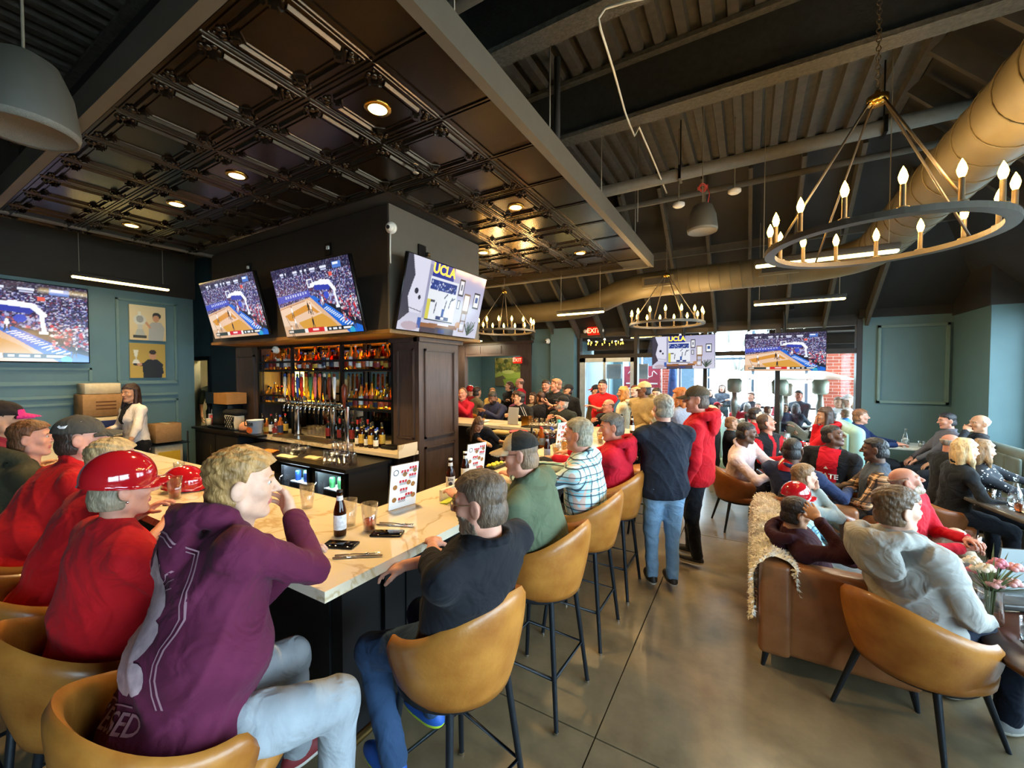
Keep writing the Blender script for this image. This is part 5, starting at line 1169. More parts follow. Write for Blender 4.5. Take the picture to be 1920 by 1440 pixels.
    if hood:
        hk_ = 1.0 if hood is True else float(hood); c = N - Fw*.035*s + U*.035*s
        ring = [c + A*math.cos(t)*.112*s*hk_ + Fw*(math.sin(t)*.098-.012)*s*hk_ + U*((-.075 if math.sin(t) > 0 else .012)*abs(math.sin(t)))*s for t in np.linspace(0, 2*PI, 19)[:-1]]
        for i in range(18): r_ = (.04 if math.sin(2*PI*i/18) < .2 else .024)*s*hk_; cl.cap(ring[i], ring[(i+1) % 18], r_, r_, .006)
        cl.ell(N - Fw*.13*s*hk_ - U*.045*s, (.13*s*hk_, .052*s*hk_, .115*s*hk_), RT, .01)
    elif collar or collar is None:
        hgt = {'polo': .055, 'jacket': .07, 'crew': .02, None: .02}[collar]; c = N + U*.0
        ring = [c + A*math.cos(t)*.068*s + Fw*(math.sin(t)*.062-.01)*s + U*(hgt-.03-.025*math.sin(t))*s for t in np.linspace(0, 2*PI, 13)[:-1]]
        r_ = (.013 if hgt < .03 else .016)*s
        for i in range(12): cl.cap(ring[i], ring[(i+1) % 12], r_, r_, .01)
    Pq = cl.pts(); cl.D = cl.D + lump(Pq, wr, hip[0]*7+hip[1]*3).astype(np.float32)
    if pose == 'stand': cl.D = np.maximum(cl.D, np.where((np.abs(Pq[0]) < .26*s) & (np.abs(Pq[1]) < .3), (P0[2]-.1*s+.006*np.sin(9*Pq[0]))-Pq[2], -9)*np.ones_like(cl.D)) if not any(np.abs(arm[k][2][2]-P0[2]) < .0 for k in 'LR') else cl.D
    CV, CF = cl.mesh(); mlist = mats or [cloth(shirt) if isinstance(shirt, str) else shirt]; cm = np.zeros(len(CF), np.int32)
    if paint is not None:
        c_ = CV[CF].mean(1); rel = (c_-P0) @ RT; da = np.full(len(c_), 9.)
        for k in 'LR':
            S_, E, W = arm[k]
            for a_, b_ in ((S_+(E-S_)*.12, E), (E, W)):
                v = b_-a_; t = np.clip(((c_-a_) @ v)/(v@v), 0, 1); da = np.minimum(da, np.linalg.norm(c_-a_-t[:, None]*v, axis=1)-(.065*s+baggy))
        cm = paint(rel[:, 0]/s, rel[:, 1]/s, rel[:, 2]/Lt, da).astype(np.int32)
    g_ = Acc(); g_.add(CV, CF, cm); garment = g_.obj(top_name, mlist, T)
    # ---- trousers, shoes
    if legs:
        tr = Field(lo-.03, hi+.03, L['c']); gg = .014; tr.ell(P0+V3(0, 0, -.01), (.158*s*w_*(1+.25*fx)+.01, .118*s*(1+.3*fx)+.01, .125*s), None, .04); legsf(tr, gg)
        if lod < 2: tr.D = tr.D + lump(tr.pts(), .003, 1.7+hip[1]).astype(np.float32)
        g_ = Acc(); g_.add(*tr.mesh(), 0); g_.obj('trousers', [cloth(pants) if isinstance(pants, str) else pants], T)
        if shoes:
            for k in 'LR':
                H_, K, Fk = leg[k]; fd = nrm(V3(*( (Fk-K)*V3(1, 1, 0)*.3 + V3(0, .25 if True else 0, 0) ))) ; fd = nrm(V3(fd[0], fd[1], 0)); sole = Fk - V3(0, 0, .085)
                R_ = np.stack([np.cross(fd, V3(0, 0, 1)), fd, V3(0, 0, 1)], 1); f2 = Field(Fk-.24, Fk+.24, .012 if lod == 0 else .02)
                f2.ell(Fk+fd*.07-V3(0, 0, .052), (.045, .135, .048), R_, .02); f2.ell(Fk-V3(0, 0, .03), (.04, .055, .055), R_, .03); X, Y, Z = f2.pts(); f2.D = np.maximum(f2.D, (sole[2]+.004)-Z).astype(np.float32)
                v_, q_ = f2.mesh(); mz = (v_[q_].mean(1)[:, 2] < sole[2]+.028).astype(np.int32); g_ = Acc(); g_.add(v_, q_, mz); g_.obj('shoe', [mat('shoe_' + shoes.strip('#'), shoes, .5, var=.2), mat('shoe_sole_' + solec.strip('#'), solec, .7)], T)
    # ---- hair, beard, hat, glasses
    seed = float(abs(hip[0]*3.1+hip[1]*1.7)) % 6.0
    if hair and not (hat and hair[0] in ('curly', 'messy')):
        v_, q_ = hair_mesh(L['hair'], hair[0], round(seed, 1), thick if not hat else .008); g_ = Acc(); g_.add(TH(v_), q_, 0); g_.obj('hair', [hairm(hair[1])], T)
    elif hair:
        v_, q_ = hair_mesh(L['hair'], 'short', round(seed, 1), .008); g_ = Acc(); g_.add(TH(v_), q_, 0); g_.obj('hair', [hairm(hair[1])], T)
    if beard:
        v_, q_ = beard_mesh(L['h']); 
        if len(q_): g_ = Acc(); g_.add(TH(v_), q_, 0); g_.obj('beard', [hairm(beard)], T)
    if hat:
        kind, c1, c2 = hat; v_, q_ = cap_mesh(L['hair'], 'helmet' if kind == 'helmet' else 'cap'); c_ = v_[q_].mean(1); m_ = np.zeros(len(q_), np.int32)
        if kind == 'cap': m_[(c_[:, 1] > .072) & (c_[:, 2] < .07)] = 1
        if kind == 'trucker': m_[(c_[:, 1] > .03)] = 1
        lift = V3(0, 0, .002) if kind != 'helmet' else V3(0, -.004, .012)
        mm = [mat('helmet_red', c1, .1, var=.05, coat=1.0)]*2 if kind == 'helmet' else [cloth(c1), cloth(c2)]
        g_ = Acc(); g_.add(TH(v_+lift), q_, m_); g_.obj('helmet' if kind == 'helmet' else 'cap', mm, T)
    if glasses:
        bm = MB()
        for q in (-1, 1):
            bm.tube([(q*.033+.021*math.cos(t), .1+.0*t-abs(q*.033+.021*math.cos(t))*.12, .008+.016*math.sin(t)) for t in np.linspace(0, 2*PI, 15)[:-1]], .0016, 6, True)
            bm.tube([(q*.053, .093, .012), (q*.074, .06, .012), (q*.08, -.005, .012)], .0016, 6)
        bm.tube([(-.012, .099, .011), (0, .102, .013), (.012, .099, .011)], .0016, 6)
        o_ = Acc(); o_.add(TH(np.array(bm.v)), np.array([f for f in bm.f if len(f) == 4]), 0); o_.obj('glasses', [mat('glasses_' + glasses.strip('#'), glasses, .3, .5, var=0)], T)
    if earring:
        o_ = Acc(); o_.add(*(lambda r: (TH(r[0]), r[1]))(ball((.086, -.004, -.045), .006)), 0); o_.obj('earring', [M_chrome], T)
    PEOPLE.append(T)
    return dict(T=T, s=s, RT=RT, P0=P0, U=U, Lt=Lt, N=N, Hc=Hc, RH=RH, arm=arm, garment=garment, Rz=Rz, A=A, Fw=Fw)
# ------------------------------------------------------------------ tan leather bucket stools and chairs
def leather(name, c, c2):
    return mat(name, c, .38, var=.2, col2=c2, scale=7, detail=8, bump=.12, bscale=55, coat=.12)
M_lea = leather('tan_leather', '#874e18', '#b07632'); M_lea2 = leather('brown_leather', '#6d3d1c', '#8c5428')
M_leg = mat('stool_steel', '#23282e', .4, .5, var=.08)
def shell_mesh(z0, hb, ha, rb, rt, phi=1.95, th=.035, sy=1.0):
    """curved bucket back: tall at the back (-y), lower at the arm ends"""
    nu, nv = 40, 12; O = []; I_ = []
    for i in range(nu+1):
        u = -1+2*i/nu; ang = u*phi; hh = ha+(hb-ha)*(0.5+0.5*math.cos(min(1, abs(u)*1.08)*PI))
        e = max(0, (abs(u)-.86)/.14); hh *= math.sqrt(max(1-e*e*.9, .02))*.0+ (1-.22*e**3)
        for j in range(nv+1):
            t = j/nv; r = rb+(rt-rb)*math.sin(t*PI/2)**.9; aa = ang*(0.9+.1*t); z = z0+hh*t; rnd = th*.5*(1-math.sqrt(max(0, 1-max(0, (t-.86)/.14)**2)))
            x, y = math.sin(aa), -math.cos(aa)*sy
            O.append(((r-rnd)*x, (r-rnd)*y, z)); I_.append(((r-th+rnd)*x, (r-th+rnd)*y, z))
    mb = MB(); n = len(O); st = nv+1; V = O+I_; Fc = []
    for i in range(nu):
        for j in range(nv):
            a = i*st+j; Fc.append((a, a+1, a+st+1, a+st)); Fc.append((n+a, n+a+st, n+a+st+1, n+a+1))
        a = i*st+nv; Fc.append((a, n+a, n+a+st, a+st)); a = i*st; Fc.append((a, a+st, n+a+st, n+a))
    for i in (0, nu):
        for j in range(nv): a = i*st+j; Fc.append((a, n+a, n+a+1, a+1))
    mb.add(V, Fc, True); return mb
def make_stool():
    t = thing('bar_stool', '', 'stool')
    shell_mesh(.665, .41, .26, .225, .29, 1.9, .04).obj('backrest', M_lea, t, False)
    MB().lathe([(.001, .685), (.21, .685), (.245, .7), (.25, .735), (.23, .765), (.12, .775), (.001, .776)], (0, .025, 0), 32).obj('seat', M_lea, t, False)
    MB().lathe([(.001, .645), (.225, .645), (.235, .655), (.235, .675), (.225, .685), (.001, .685)], (0, .02, 0), 32).obj('seat_ring', M_leg, t, False)
    for sx in (-1, 1):
        for sy in (-1, 1):
            l_ = MB().cyl((sx*.15, sy*.15+.01, .66), (sx*.215, sy*.215+.01, .012), .0155, .0125, 12).obj('leg', M_leg, t, False)
            MB().cyl((sx*.2155, sy*.2155+.01, 0), (sx*.2155, sy*.2155+.01, .014), .014, n=10).obj('foot_glide', M_chrome, l_, False)
    k = .188
    MB().tube([(-k, -k+.01, .26), (k, -k+.01, .26), (k, k+.01, .26), (-k, k+.01, .26)], .0115, 8, True).obj('foot_rest', M_leg, t, False)
    return t
def make_chair(m=None):
    t = thing('tub_chair', '', 'chair'); m = m or M_lea2
    shell_mesh(.36, .4, .27, .25, .315, 1.9, .045, .98).obj('backrest', m, t, False)
    MB().lathe([(.001, .36), (.25, .36), (.28, .38), (.285, .43), (.26, .455), (.001, .465)], (0, .035, 0), 32).obj('seat', m, t, False)
    MB().lathe([(.001, .335), (.24, .335), (.25, .36), (.001, .36)], (0, .03, 0), 32).obj('seat_ring', M_leg, t, False)
    for sx in (-1, 1):
        for sy in (-1, 1): MB().cyl((sx*.17, sy*.17+.02, .35), (sx*.25, sy*.25+.02, 0), .018, .011, 10).obj('leg', M_leg, t, False)
    return t
def place(proto, used, loc, head, label, group):
    rz = math.radians(head-90)
    if not used: used.append(1); proto.location = loc; proto.rotation_euler = (0, 0, rz); proto['label'] = label; proto['group'] = group; return proto
    return dup(proto, loc, rz, label, group)
st0 = make_stool(); us = []
NS = [(-1.45, .54, 84, 'under the man in the purple hoodie'), (-2.08, .53, 88, 'under the woman in the red helmet'), (-2.72, .52, 90, 'under the curly blonde woman'), (-3.39, .52, 90, 'under the red shirt man in the dark cap'), (-4.04, .5, 90, 'under the man in the olive hoodie'), (-4.9, .5, 90, 'under the person in the pink brimmed cap')]
for x, y, a, s_ in NS: place(st0, us, (x, y, 0), a, 'tan leather bucket stool ' + s_, 'bar stools')
RS = [(-1.04, 1.32, 168, 'under the man in the black pullover'), (-1.05, 2.14, 178, 'under the green jacket man in the trucker cap'), (-1.05, 2.84, 180, 'under the man in the blue plaid shirt'), (-1.05, 3.55, 180, 'under the seated man in the red hoodie'), (-1.0, 5.0, 184, 'left empty behind the standing men')]
for x, y, a, s_ in RS: place(st0, us, (x, y, 0), a, 'tan leather bucket stool ' + s_, 'bar stools')
for x, s_ in ((-4.9, 'red jacket man'), (-4.2, 'man reading his phone'), (-3.58, 'smiling man in glasses'), (-2.73, 'bearded man in the black cap'), (-1.96, 'bald man in glasses')):
    place(st0, us, (x, 6.5, 0), -90, 'tan leather bucket stool under the %s at the far bar' % s_, 'bar stools')
chg = make_chair(M_lea); place(chg, [], (.78, 2.93, 0), 48, 'golden tan leather tub chair under the boy in the grey hoodie', 'tub chairs')
ch0 = make_chair(); uc = []
for x, y, a, s_ in ((-.1, 5.72, 20, 'under the man in the pink shirt'), (.1, 6.5, -60, 'under the man in the red and black vest'), (.4, 4.75, 80, 'under the man in the blue suit'), (.75, 5.55, -110, 'under the man in the red jersey'), (1.03, 5.0, 170, 'under the man in the checked sleeves'), (.95, 4.15, 5, 'under the bald man in the red jacket'), (1.55, 5.5, 20, 'under the blonde woman'), (1.5, 6.1, 0, 'under the bald man beside the blonde woman')):
    place(ch0, uc, (x, y, 0), a, 'brown leather tub chair ' + s_, 'tub chairs')
# ------------------------------------------------------------------ sofa with sheepskin
M_sofa = leather('sofa_leather', '#7a4a26', '#93603a')
sf = thing('sofa', 'tan leather sofa with button tufting and a sheepskin over its back', 'sofa', (.45, 3.9, 0))
MB().rbox((.16, 3.9, .4), (.18, 1.76, .6), .035, 3).obj('backrest', M_sofa, sf)
for y in (3.11, 4.69): MB().rbox((.48, y, .4), (.76, .15, .58), .04, 3).obj('arm', M_sofa, sf)
MB().rbox((.5, 3.9, .2), (.74, 1.5, .2), .03, 2).obj('frame', M_sofa, sf)
for y in (3.55, 4.25): MB().rbox((.55, y, .36), (.64, .7, .15), .04, 3).obj('seat_cushion', M_sofa, sf)
for x in (.25, .5, .75):
    for z in (.42, .56): MB().sphere((x, 4.612, z), .012, 8, 6).obj('tuft_button', mat('button_leather', '#4a2a14', .5), sf)
for x in (.12, .82):
    for y in (3.07, 4.73): MB().cyl((x, y, .12), (x-.02*(1 if x < .4 else -1), y, 0), .022, .012).obj('leg', M_leg, sf)
def fur():
    """sheepskin: draped hide with thousands of short wool locks"""
    n1, n2 = 40, 60; r = np.random.default_rng(5)
    prof = [(.035, .34), (.04, .45), (.045, .6), (.06, .69), (.1, .725), (.16, .735), (.22, .725), (.265, .69), (.275, .6), (.28, .5)]
    px = np.interp(np.linspace(0, 9, n1), range(10), [p[0] for p in prof]); pz = np.interp(np.linspace(0, 9, n1), range(10), [p[1] for p in prof])
    J, I_ = np.mgrid[0:n2, 0:n1]; y = 3.02+1.6*J/(n2-1)+.03*np.sin(I_*.35); hang = np.where(I_ > 10, 0, (10-I_)/10*.13*np.sin(J*.2))
    V = np.stack([px[I_]+.008*np.sin(J*.7+I_*.5), y, pz[I_]-hang+.008*np.sin(J*.5)*np.cos(I_*.6)], -1)
    du = np.gradient(V, axis=1); dv = np.gradient(V, axis=0); nn = np.cross(du, dv); nn /= np.linalg.norm(nn, axis=-1, keepdims=True)+1e-9; nn *= np.sign((nn*(V-np.array([.16, 3.9, .45]))).sum(-1, keepdims=True)+1e-6)
    mb = MB(); mb.add(V.reshape(-1, 3), [(j*n1+i, j*n1+i+1, (j+1)*n1+i+1, (j+1)*n1+i) for j in range(n2-1) for i in range(n1-1)], True)
    K = 14000; fj = r.uniform(0, n2-1.01, K); fi = r.uniform(0, n1-1.01, K); j = fj.astype(int); i = fi.astype(int)
    P = V[j, i]+(V[j+1, i]-V[j, i])*(fj-j)[:, None]+(V[j, i+1]-V[j, i])*(fi-i)[:, None]; Nn = nn[j, i]+r.normal(0, .35, (K, 3)); Nn /= np.linalg.norm(Nn, axis=1, keepdims=True)
    side = np.cross(Nn, r.normal(0, 1, (K, 3))); side /= np.linalg.norm(side, axis=1, keepdims=True)+1e-9; L = r.uniform(.014, .026, (K, 1)); w_ = .006
    W = np.stack([P-side*w_, P+side*w_, P+side*w_*.7+Nn*L*.6, P+Nn*L+r.normal(0, .006, (K, 3))-np.array([0, 0, .006])], 1).reshape(-1, 3)
    mb.add(W, [(4*q, 4*q+1, 4*q+2, 4*q+3) for q in range(K)], True); return mb
o = fur().obj('sheepskin', mat('sheep_wool', '#f7f1e4', .9, var=.05, scale=30, sheen=.4), fix=False); tag(o, 'cream sheepskin draped over the back of the tan sofa', 'sheepskin')
# ------------------------------------------------------------------ tables
M_ttop = mat('dark_table_top', '#4a4744', .22, var=.5, scale=5, detail=8); M_wtop = mat('white_table_top', '#cfd6d2', .25, var=.04); M_walnut = mat('walnut_top', '#4b2f25', .3, var=.3, stretch=(1, 7, 1), scale=5)
def table(x, y, w_, d, z, m, lab, rz=0.0, rnd=False):
    t = thing('table', lab, 'table', (x, y, 0), rz)
    if rnd: MB().lathe([(.001, z-.03), (w_/2-.01, z-.03), (w_/2, z-.015), (w_/2-.006, z), (.001, z)], n=40).obj('table_top', m, t, False)
    else: MB().rbox((0, 0, z-.02), (w_, d, .04), .012, 2).obj('table_top', m, t, False)
    MB().cyl((0, 0, .02), (0, 0, z-.04), .035, n=14).obj('column', M_leg, t, False)
    MB().lathe([(.24, 0), (.24, .012), (.05, .03)], n=28).obj('base', M_leg, t, False); return t
table(1.5, 2.88, .98, .98, .58, M_walnut, 'low walnut table with flowers in front of the boy in grey', 0, True)
table(1.5, 3.72, .8, .62, .62, M_ttop, 'dark marble low table holding the grey menu stand', .35)
table(2.2, 5.15, .8, .8, .75, M_ttop, 'dark table with water carafes beside the blonde woman', .2)
table(.52, 5.5, .7, .7, .74, M_ttop, 'dark table between the pink shirt man and the jersey man', .3)
table(2.32, 8.7, 1.0, .7, .76, M_wtop, 'white table below the square teal wall panel')
table(.55, 7.5, .95, .7, .76, M_wtop, 'white table in front of the girl in the red hoodie')
# ------------------------------------------------------------------ sage booths
M_sage = mat('sage_vinyl', '#8fb0a4', .45, var=.06, bump=.03); M_sage_d = mat('dark_vinyl', '#5c6258', .5, var=.06)
def booth(x, y, rz, lab, w_=1.2, h_=1.16, m=None):
    t = thing('booth_bench', lab, 'booth', (x, y, 0), rz); m = m or M_sage
    MB().rbox((0, 0, h_/2), (w_, .2, h_), .09, 4).obj('backrest', m, t, False); MB().rbox((0, .34, .36), (w_, .52, .2), .04, 2).obj('seat', m, t, False); MB().box((0, .3, .13), (w_-.06, .5, .26)).obj('plinth', M_barblack, t, False)
    for k in range(5): MB().rbox((-w_/2+.14+k*(w_-.28)/4, .11, h_*.62), ((w_-.28)/4-.01, .05, h_*.6), .022, 2).obj('channel', m, t, False)
    return t
booth(-.52, 8.3, math.radians(-90), 'sage green booth bench left of the window table')
booth(1.28, 7.75, math.radians(90), 'sage green booth bench with its back to the man in blue', 1.3)
booth(2.79, 7.6, math.radians(90), 'dark olive booth bench beside the corner pier', 1.4, 1.0, M_sage_d)
booth(3.05, 6.1, math.radians(90), 'sage booth bench at the right window, lit by daylight', 1.4, 1.05)
# ------------------------------------------------------------------ people along the near side of the bar
F0 = None
MA = person('large man in a purple hoodie with a cloud print, leaning on the bar corner', (-1.45, .5, .84), (-1.56, .77, 1.615), 84, 60, -4, lod=0, sk='fair', hair=('curly', '#a9814e'), thick=.026,
    shirt='#571d38', top_name='hoodie', hood=True, pants='#90959a', shoes='#7a2a2e', build=1.22, fat=.75, pose='stool', hands=('bar', (-1.565, .94, 1.325, -.5, -.8, .4)), hint={'R': (.6, .55, -.8), 'L': None}, feet=((-1.62, .98, .34), (-1.18, .84, .34)), shw=72, curl=.75, wr=.005)
person('woman in a glossy red batting helmet and red shirt at the bar', (-2.08, .5, .84), (-2.05, .58, 1.565), 90, 84, -2, lod=0, sk='pink', hair=('grey', '#8d8069'), hat=('helmet', '#a8141c', '#a8141c'), shirt='#b3141c', top_name='t_shirt', sleeves='half', female=True, build=1.25, fat=.55, pose='stool', hands=('bar', 'bar'), pants='#2a2a30', earring=True)
person('woman with short curly blonde hair in a red shirt between two bar guests', (-2.72, .5, .84), (-2.74, .74, 1.565), 90, 78, -2, lod=0, sk='pink', hair=('curly', '#b09468'), shirt='#b8161c', top_name='t_shirt', sleeves='half', female=True, build=1.15, fat=.4, pose='stool', hands=('bar', 'bar'))
CR = person('man in a red shirt and dark grey cap leaning over the bar', (-3.39, .46, .84), (-3.41, .77, 1.63), 90, 72, 4, lod=0, sk='pink', hair=('short', '#3d2c22'), hat=('cap', '#45413a', '#4a463e'), shirt='#bf1a1c', top_name='shirt', build=1.15, fat=.35, pose='stool', hands=('bar', 'bar'), collar='polo')
person('young man with brown hair in an olive hoodie at the left bar', (-4.04, .45, .84), (-4.02, .69, 1.585), 90, 66, 0, lod=1, sk='pink', hair=('messy', '#6b4428'), shirt='#3c3a2a', top_name='hoodie', hood=True, build=1.1, fat=.3, pose='stool', hands=('bar', 'bar'))
person('person in a black cap with a pink brim at the left edge', (-4.92, .45, .84), (-4.92, .71, 1.665), 90, 70, 0, lod=1, sk='tan', hair=('short', '#2b1c16'), hat=('cap', '#231c1c', '#b02a72'), shirt='#7a1c34', top_name='shirt', pose='stool', hands=('bar', 'bar'))
# ------------------------------------------------------------------ people along the long side
person('man in a black pullover and glasses on the nearest stool of the long bar', (-1.0, 1.3, .84), (-.87, 1.22, 1.53), 172, 196, -6, lod=0, sk='pink', hair=('short', '#5d4a3a'), beard='#7d6a58', glasses='#a8875a', shirt='#191a1f', top_name='pullover', collar='jacket', pants='#2c4260', shoes='#2456a8', solec='#b8d83a', build=1.16, fat=.4, pose='stool', hands=((-1.36, 1.52, 1.08), (-1.42, 1.28, 1.0)), hint={'L': (-.8, -.7, -.6), 'R': (-.3, .8, -.6)}, headk=.96, feet=((-1.22, 1.14, .34), (-1.26, 1.42, .34)), sleeves='roll')
person('man in a green jacket and beige trucker cap at the long bar', (-1.0, 2.12, .84), (-1.13, 2.0, 1.55), 180, 200, -4, lod=0, sk='pink', hair=('short', '#7a6048'), glasses='#1c1c1c', hat=('trucker', '#2a2724', '#b3a184'), shirt='#55604a', top_name='jacket', collar='polo', pants='#2c2f38', build=1.15, fat=.35, pose='stool', hands=((-1.52, 1.95, 1.13), (-1.5, 2.3, 1.13)), headk=.97)
M_plaid = plaid('blue_plaid', '#8fc3cf', '#cfe2e4', '#d9a892', '#23303c', 10)
person('grey haired man in a light blue plaid shirt at the long bar', (-1.0, 2.83, .84), (-1.06, 2.75, 1.57), 180, 182, 0, lod=0, sk='ruddy', hair=('grey', '#8e8672'), shirt=M_plaid, collar='polo', pants='#23262e', build=1.12, fat=.3, pose='stool', hands=((-1.5, 2.6, 1.13), (-1.5, 3.0, 1.13)), headk=.97)
person('man in a red hoodie sitting next to the plaid shirt man', (-1.0, 3.55, .84), (-1.05, 3.48, 1.54), 182, 204, -8, lod=0, sk='ruddy', hair=('grey', '#55504a'), shirt='#b3162a', top_name='hoodie', hood=True, pants='#23262e', build=1.12, fat=.35, pose='stool', hands=((-1.5, 3.35, 1.13), (-1.5, 3.7, 1.13)), headk=.97)
person('standing man in a dark navy sweater and light blue jeans, seen from behind', (-.62, 3.66, .93), (-.64, 3.66, 1.71), 118, 128, 0, lod=0, sk='pink', hair=('grey', '#8c877c'), shirt='#1e2430', top_name='sweater', pants='#7fa3c4', shoes='#26211e', build=1.14, fat=.35, pose='stand', hands=((-.98, 3.98, 1.12), 'lap'), wr=.005, feet=((-.72, 3.68, .085), (-.56, 3.74, .085)))
person('standing man in a red hoodie and dark cap beside the navy sweater man', (-.42, 4.25, .95), (-.43, 4.16, 1.765), 176, 188, 0, lod=0, sk='pink', hair=('short', '#4a3a2c'), hat=('cap', '#4a4236', '#3f382e'), shirt='#b5121f', top_name='hoodie', hood=True, pants='#20242c', shoes='#2a2a30', build=1.12, fat=.25, pose='stand', hands=('down', 'lap'), feet=((-.42, 4.3, .085), (-.5, 4.5, .085)), wr=.005, baggy=.02)
# ------------------------------------------------------------------ staff
wpaint = lambda x, f, u, da: np.where((np.abs(x) < .035+.10*np.clip(u-.6, 0, 1)) & (f > .03) & (u > .55), 1, 0)
BT = person('bartender in an open white shirt with long dark hair behind the left bar', (-7.3, 2.2, .93), (-7.31, 2.14, 1.735), -78, -62, 0, lod=0, sk='tan', hair=('long', '#2e1b15'), shirt='#e3d8d0', mats=[cloth('#ddd3cc'), cloth('#15151a')], paint=wpaint, top_name='shirt', female=True, collar='polo', pants='#15161a', pose='stand', hands=((-6.98, 2.0, .92), (-7.5, 1.88, 1.12)), sleeves='roll')
person('bartender in black bending over the inner sink', (-3.15, 4.75, .95), (-2.98, 4.28, 1.30), -72, -30, -35, lod=1, sk='tan', hair=('long', '#4b3322'), shirt='#15151a', top_name='t_shirt', sleeves='half', female=True, pants='#15161a', pose='stand', hands=((-2.7, 4.5, 1.0), (-2.82, 4.2, 1.02)), build=1.05)
person('kitchen worker in a dark printed shirt in the lit doorway', (-11.15, 4.85, .98), (-11.14, 4.8, 1.9), -30, -20, 0, lod=1, sk='tan', hair=('short', '#1c1512'), shirt='#232a28', top_name='t_shirt', sleeves='half', pants='#23302c', pose='stand', hands=('down', 'down'))
# ------------------------------------------------------------------ far bar, seated
person('man in a red jacket with hands clasped at the far bar', (-4.88, 6.55, .84), (-4.88, 6.4, 1.605), -90, -75, 0, lod=1, sk='ruddy', hair=('balding', '#6a4a34'), shirt='#b01c30', top_name='jacket', pose='stool', hands=((-4.78, 6.12, 1.3), (-4.9, 6.1, 1.3)), collar='polo', headk=.98)
person('man in a navy polo looking down at his phone at the far bar', (-4.19, 6.55, .84), (-4.19, 6.38, 1.535), -90, -92, -24, lod=1, sk='brown', hair=('short', '#1d1614'), beard='#1d1614', shirt='#272a44', top_name='shirt', pose='stool', hands=((-4.14, 6.13, 1.2), (-4.26, 6.13, 1.2)), collar='polo', build=1.1, fat=.3, headk=.97)
person('smiling man in black with glasses at the far bar', (-3.58, 6.55, .84), (-3.6, 6.42, 1.56), -90, -150, 4, lod=1, sk='fair', hair=('short', '#1f1714'), glasses='#1c1c1c', shirt='#17171a', top_name='sweater', pose='stool', hands=('bar', 'bar'), collar='polo', headk=.97)
person('grey bearded man in a black cap looking up at the far bar', (-2.73, 6.55, .84), (-2.73, 6.42, 1.5), -95, -150, 16, lod=1, sk='pink', hair=('grey', '#a8a29a'), beard='#a49a90', hat=('cap', '#1a1a1c', '#1a1a1c'), shirt='#262a28', top_name='t_shirt', sleeves='half', pose='stool', hands=('bar', 'bar'), build=1.12, fat=.4, headk=.96)
person('bald man in glasses and black shirt at the corner of the far bar', (-1.96, 6.55, .84), (-1.96, 6.42, 1.48), -95, -140, 0, lod=1, sk='ruddy', hair=('fringe', '#5a4030'), glasses='#2a2320', shirt='#16171b', top_name='shirt', pose='stool', hands=('bar', 'bar'), collar='polo', headk=.95)
# ------------------------------------------------------------------ far bar, standing crowd
person('big man in a black printed t shirt standing behind the far bar', (-3.18, 7.12, .96), (-3.18, 7.1, 1.79), -95, -150, 4, lod=1, sk='pink', hair=('short', '#8a5c3a'), shirt='#141416', top_name='t_shirt', sleeves='half', build=1.2, fat=.6, pose='stand', hands=('phone', 'cross'))
person('man with receding hair standing just behind the big man in black', (-3.64, 7.62, .94), (-3.64, 7.6, 1.75), -90, -88, 0, lod=2, sk='ruddy', hair=('short', '#3b2a20'), shirt='#3f4148', pose='stand', hands=('down', 'down'))
person('man in a black cap and black shirt standing by the olive tree', (-3.08, 7.52, .92), (-3.08, 7.5, 1.67), -95, -140, 14, lod=2, sk='tan', hair=('short', '#2a1c16'), hat=('cap', '#1c1c1e', '#1c1c1e'), shirt='#18181a', pose='stand', hands=('down', 'down'), build=1.1, fat=.3)
person('woman in black standing in front of the rear opening', (-5.1, 8.6, .92), (-5.11, 8.6, 1.69), -100, -150, 6, lod=2, sk='fair', hair=('pony', '#4a3020'), shirt='#16161a', female=True, pose='stand', hands=('cross', 'cross'))
person('bald man in a red shirt seen from the side at the rear opening', (-4.7, 8.4, .96), (-4.71, 8.4, 1.785), -170, -170, 0, lod=2, sk='pink', hair=('fringe', '#6a5040'), shirt='#b81a2c', pose='stand', hands=('down', 'down'))
person('young woman with a pale scarf sitting between the crowd by the pilaster', (-3.93, 7.6, .75), (-3.93, 7.58, 1.485), -95, -110, 0, lod=2, sk='fair', hair=('bob', '#3a261c'), shirt='#8a8070', female=True, pose='chair', hands=('lap', 'lap'))
person('dark haired guest in black seen from behind beside the big man', (-3.46, 7.0, .76), (-3.46, 7.0, 1.533), 120, 150, 0, lod=2, sk='tan', hair=('short', '#3a2218'), shirt='#191920', pose='chair', hands=('lap', 'lap'))
person('woman in a purple top turned away behind the smiling man', (-4.13, 7.2, .76), (-4.13, 7.2, 1.52), 170, 190, 0, lod=2, sk='tan', hair=('bob', '#3a241c'), shirt='#5a2a44', female=True, pose='chair', hands=('lap', 'lap'))
person('man in a grey olive jacket seen from behind at the far tables', (-5.16, 7.3, .8), (-5.16, 7.3, 1.595), 60, 80, 0, lod=2, sk='tan', hair=('short', '#2d1f18'), shirt='#6a6452', pose='chair', hands=('lap', 'lap'), build=1.1)
person('child in a yellow top behind the far bar', (-5.22, 8.0, .8), (-5.22, 8.0, 1.55), -80, -70, 0, lod=2, sk='fair', hair=('short', '#9a6a3a'), shirt='#d8b46a', pose='chair', hands=('lap', 'lap'), headk=.85)
person('guest in a red helmet by the landscape picture', (-5.86, 8.0, .8), (-5.86, 8.0, 1.57), -60, -40, 0, lod=2, sk='fair', hair=('short', '#3a2a20'), hat=('helmet', '#b8161e', '#b8161e'), shirt='#8e1c24', pose='chair', hands=('lap', 'lap'))
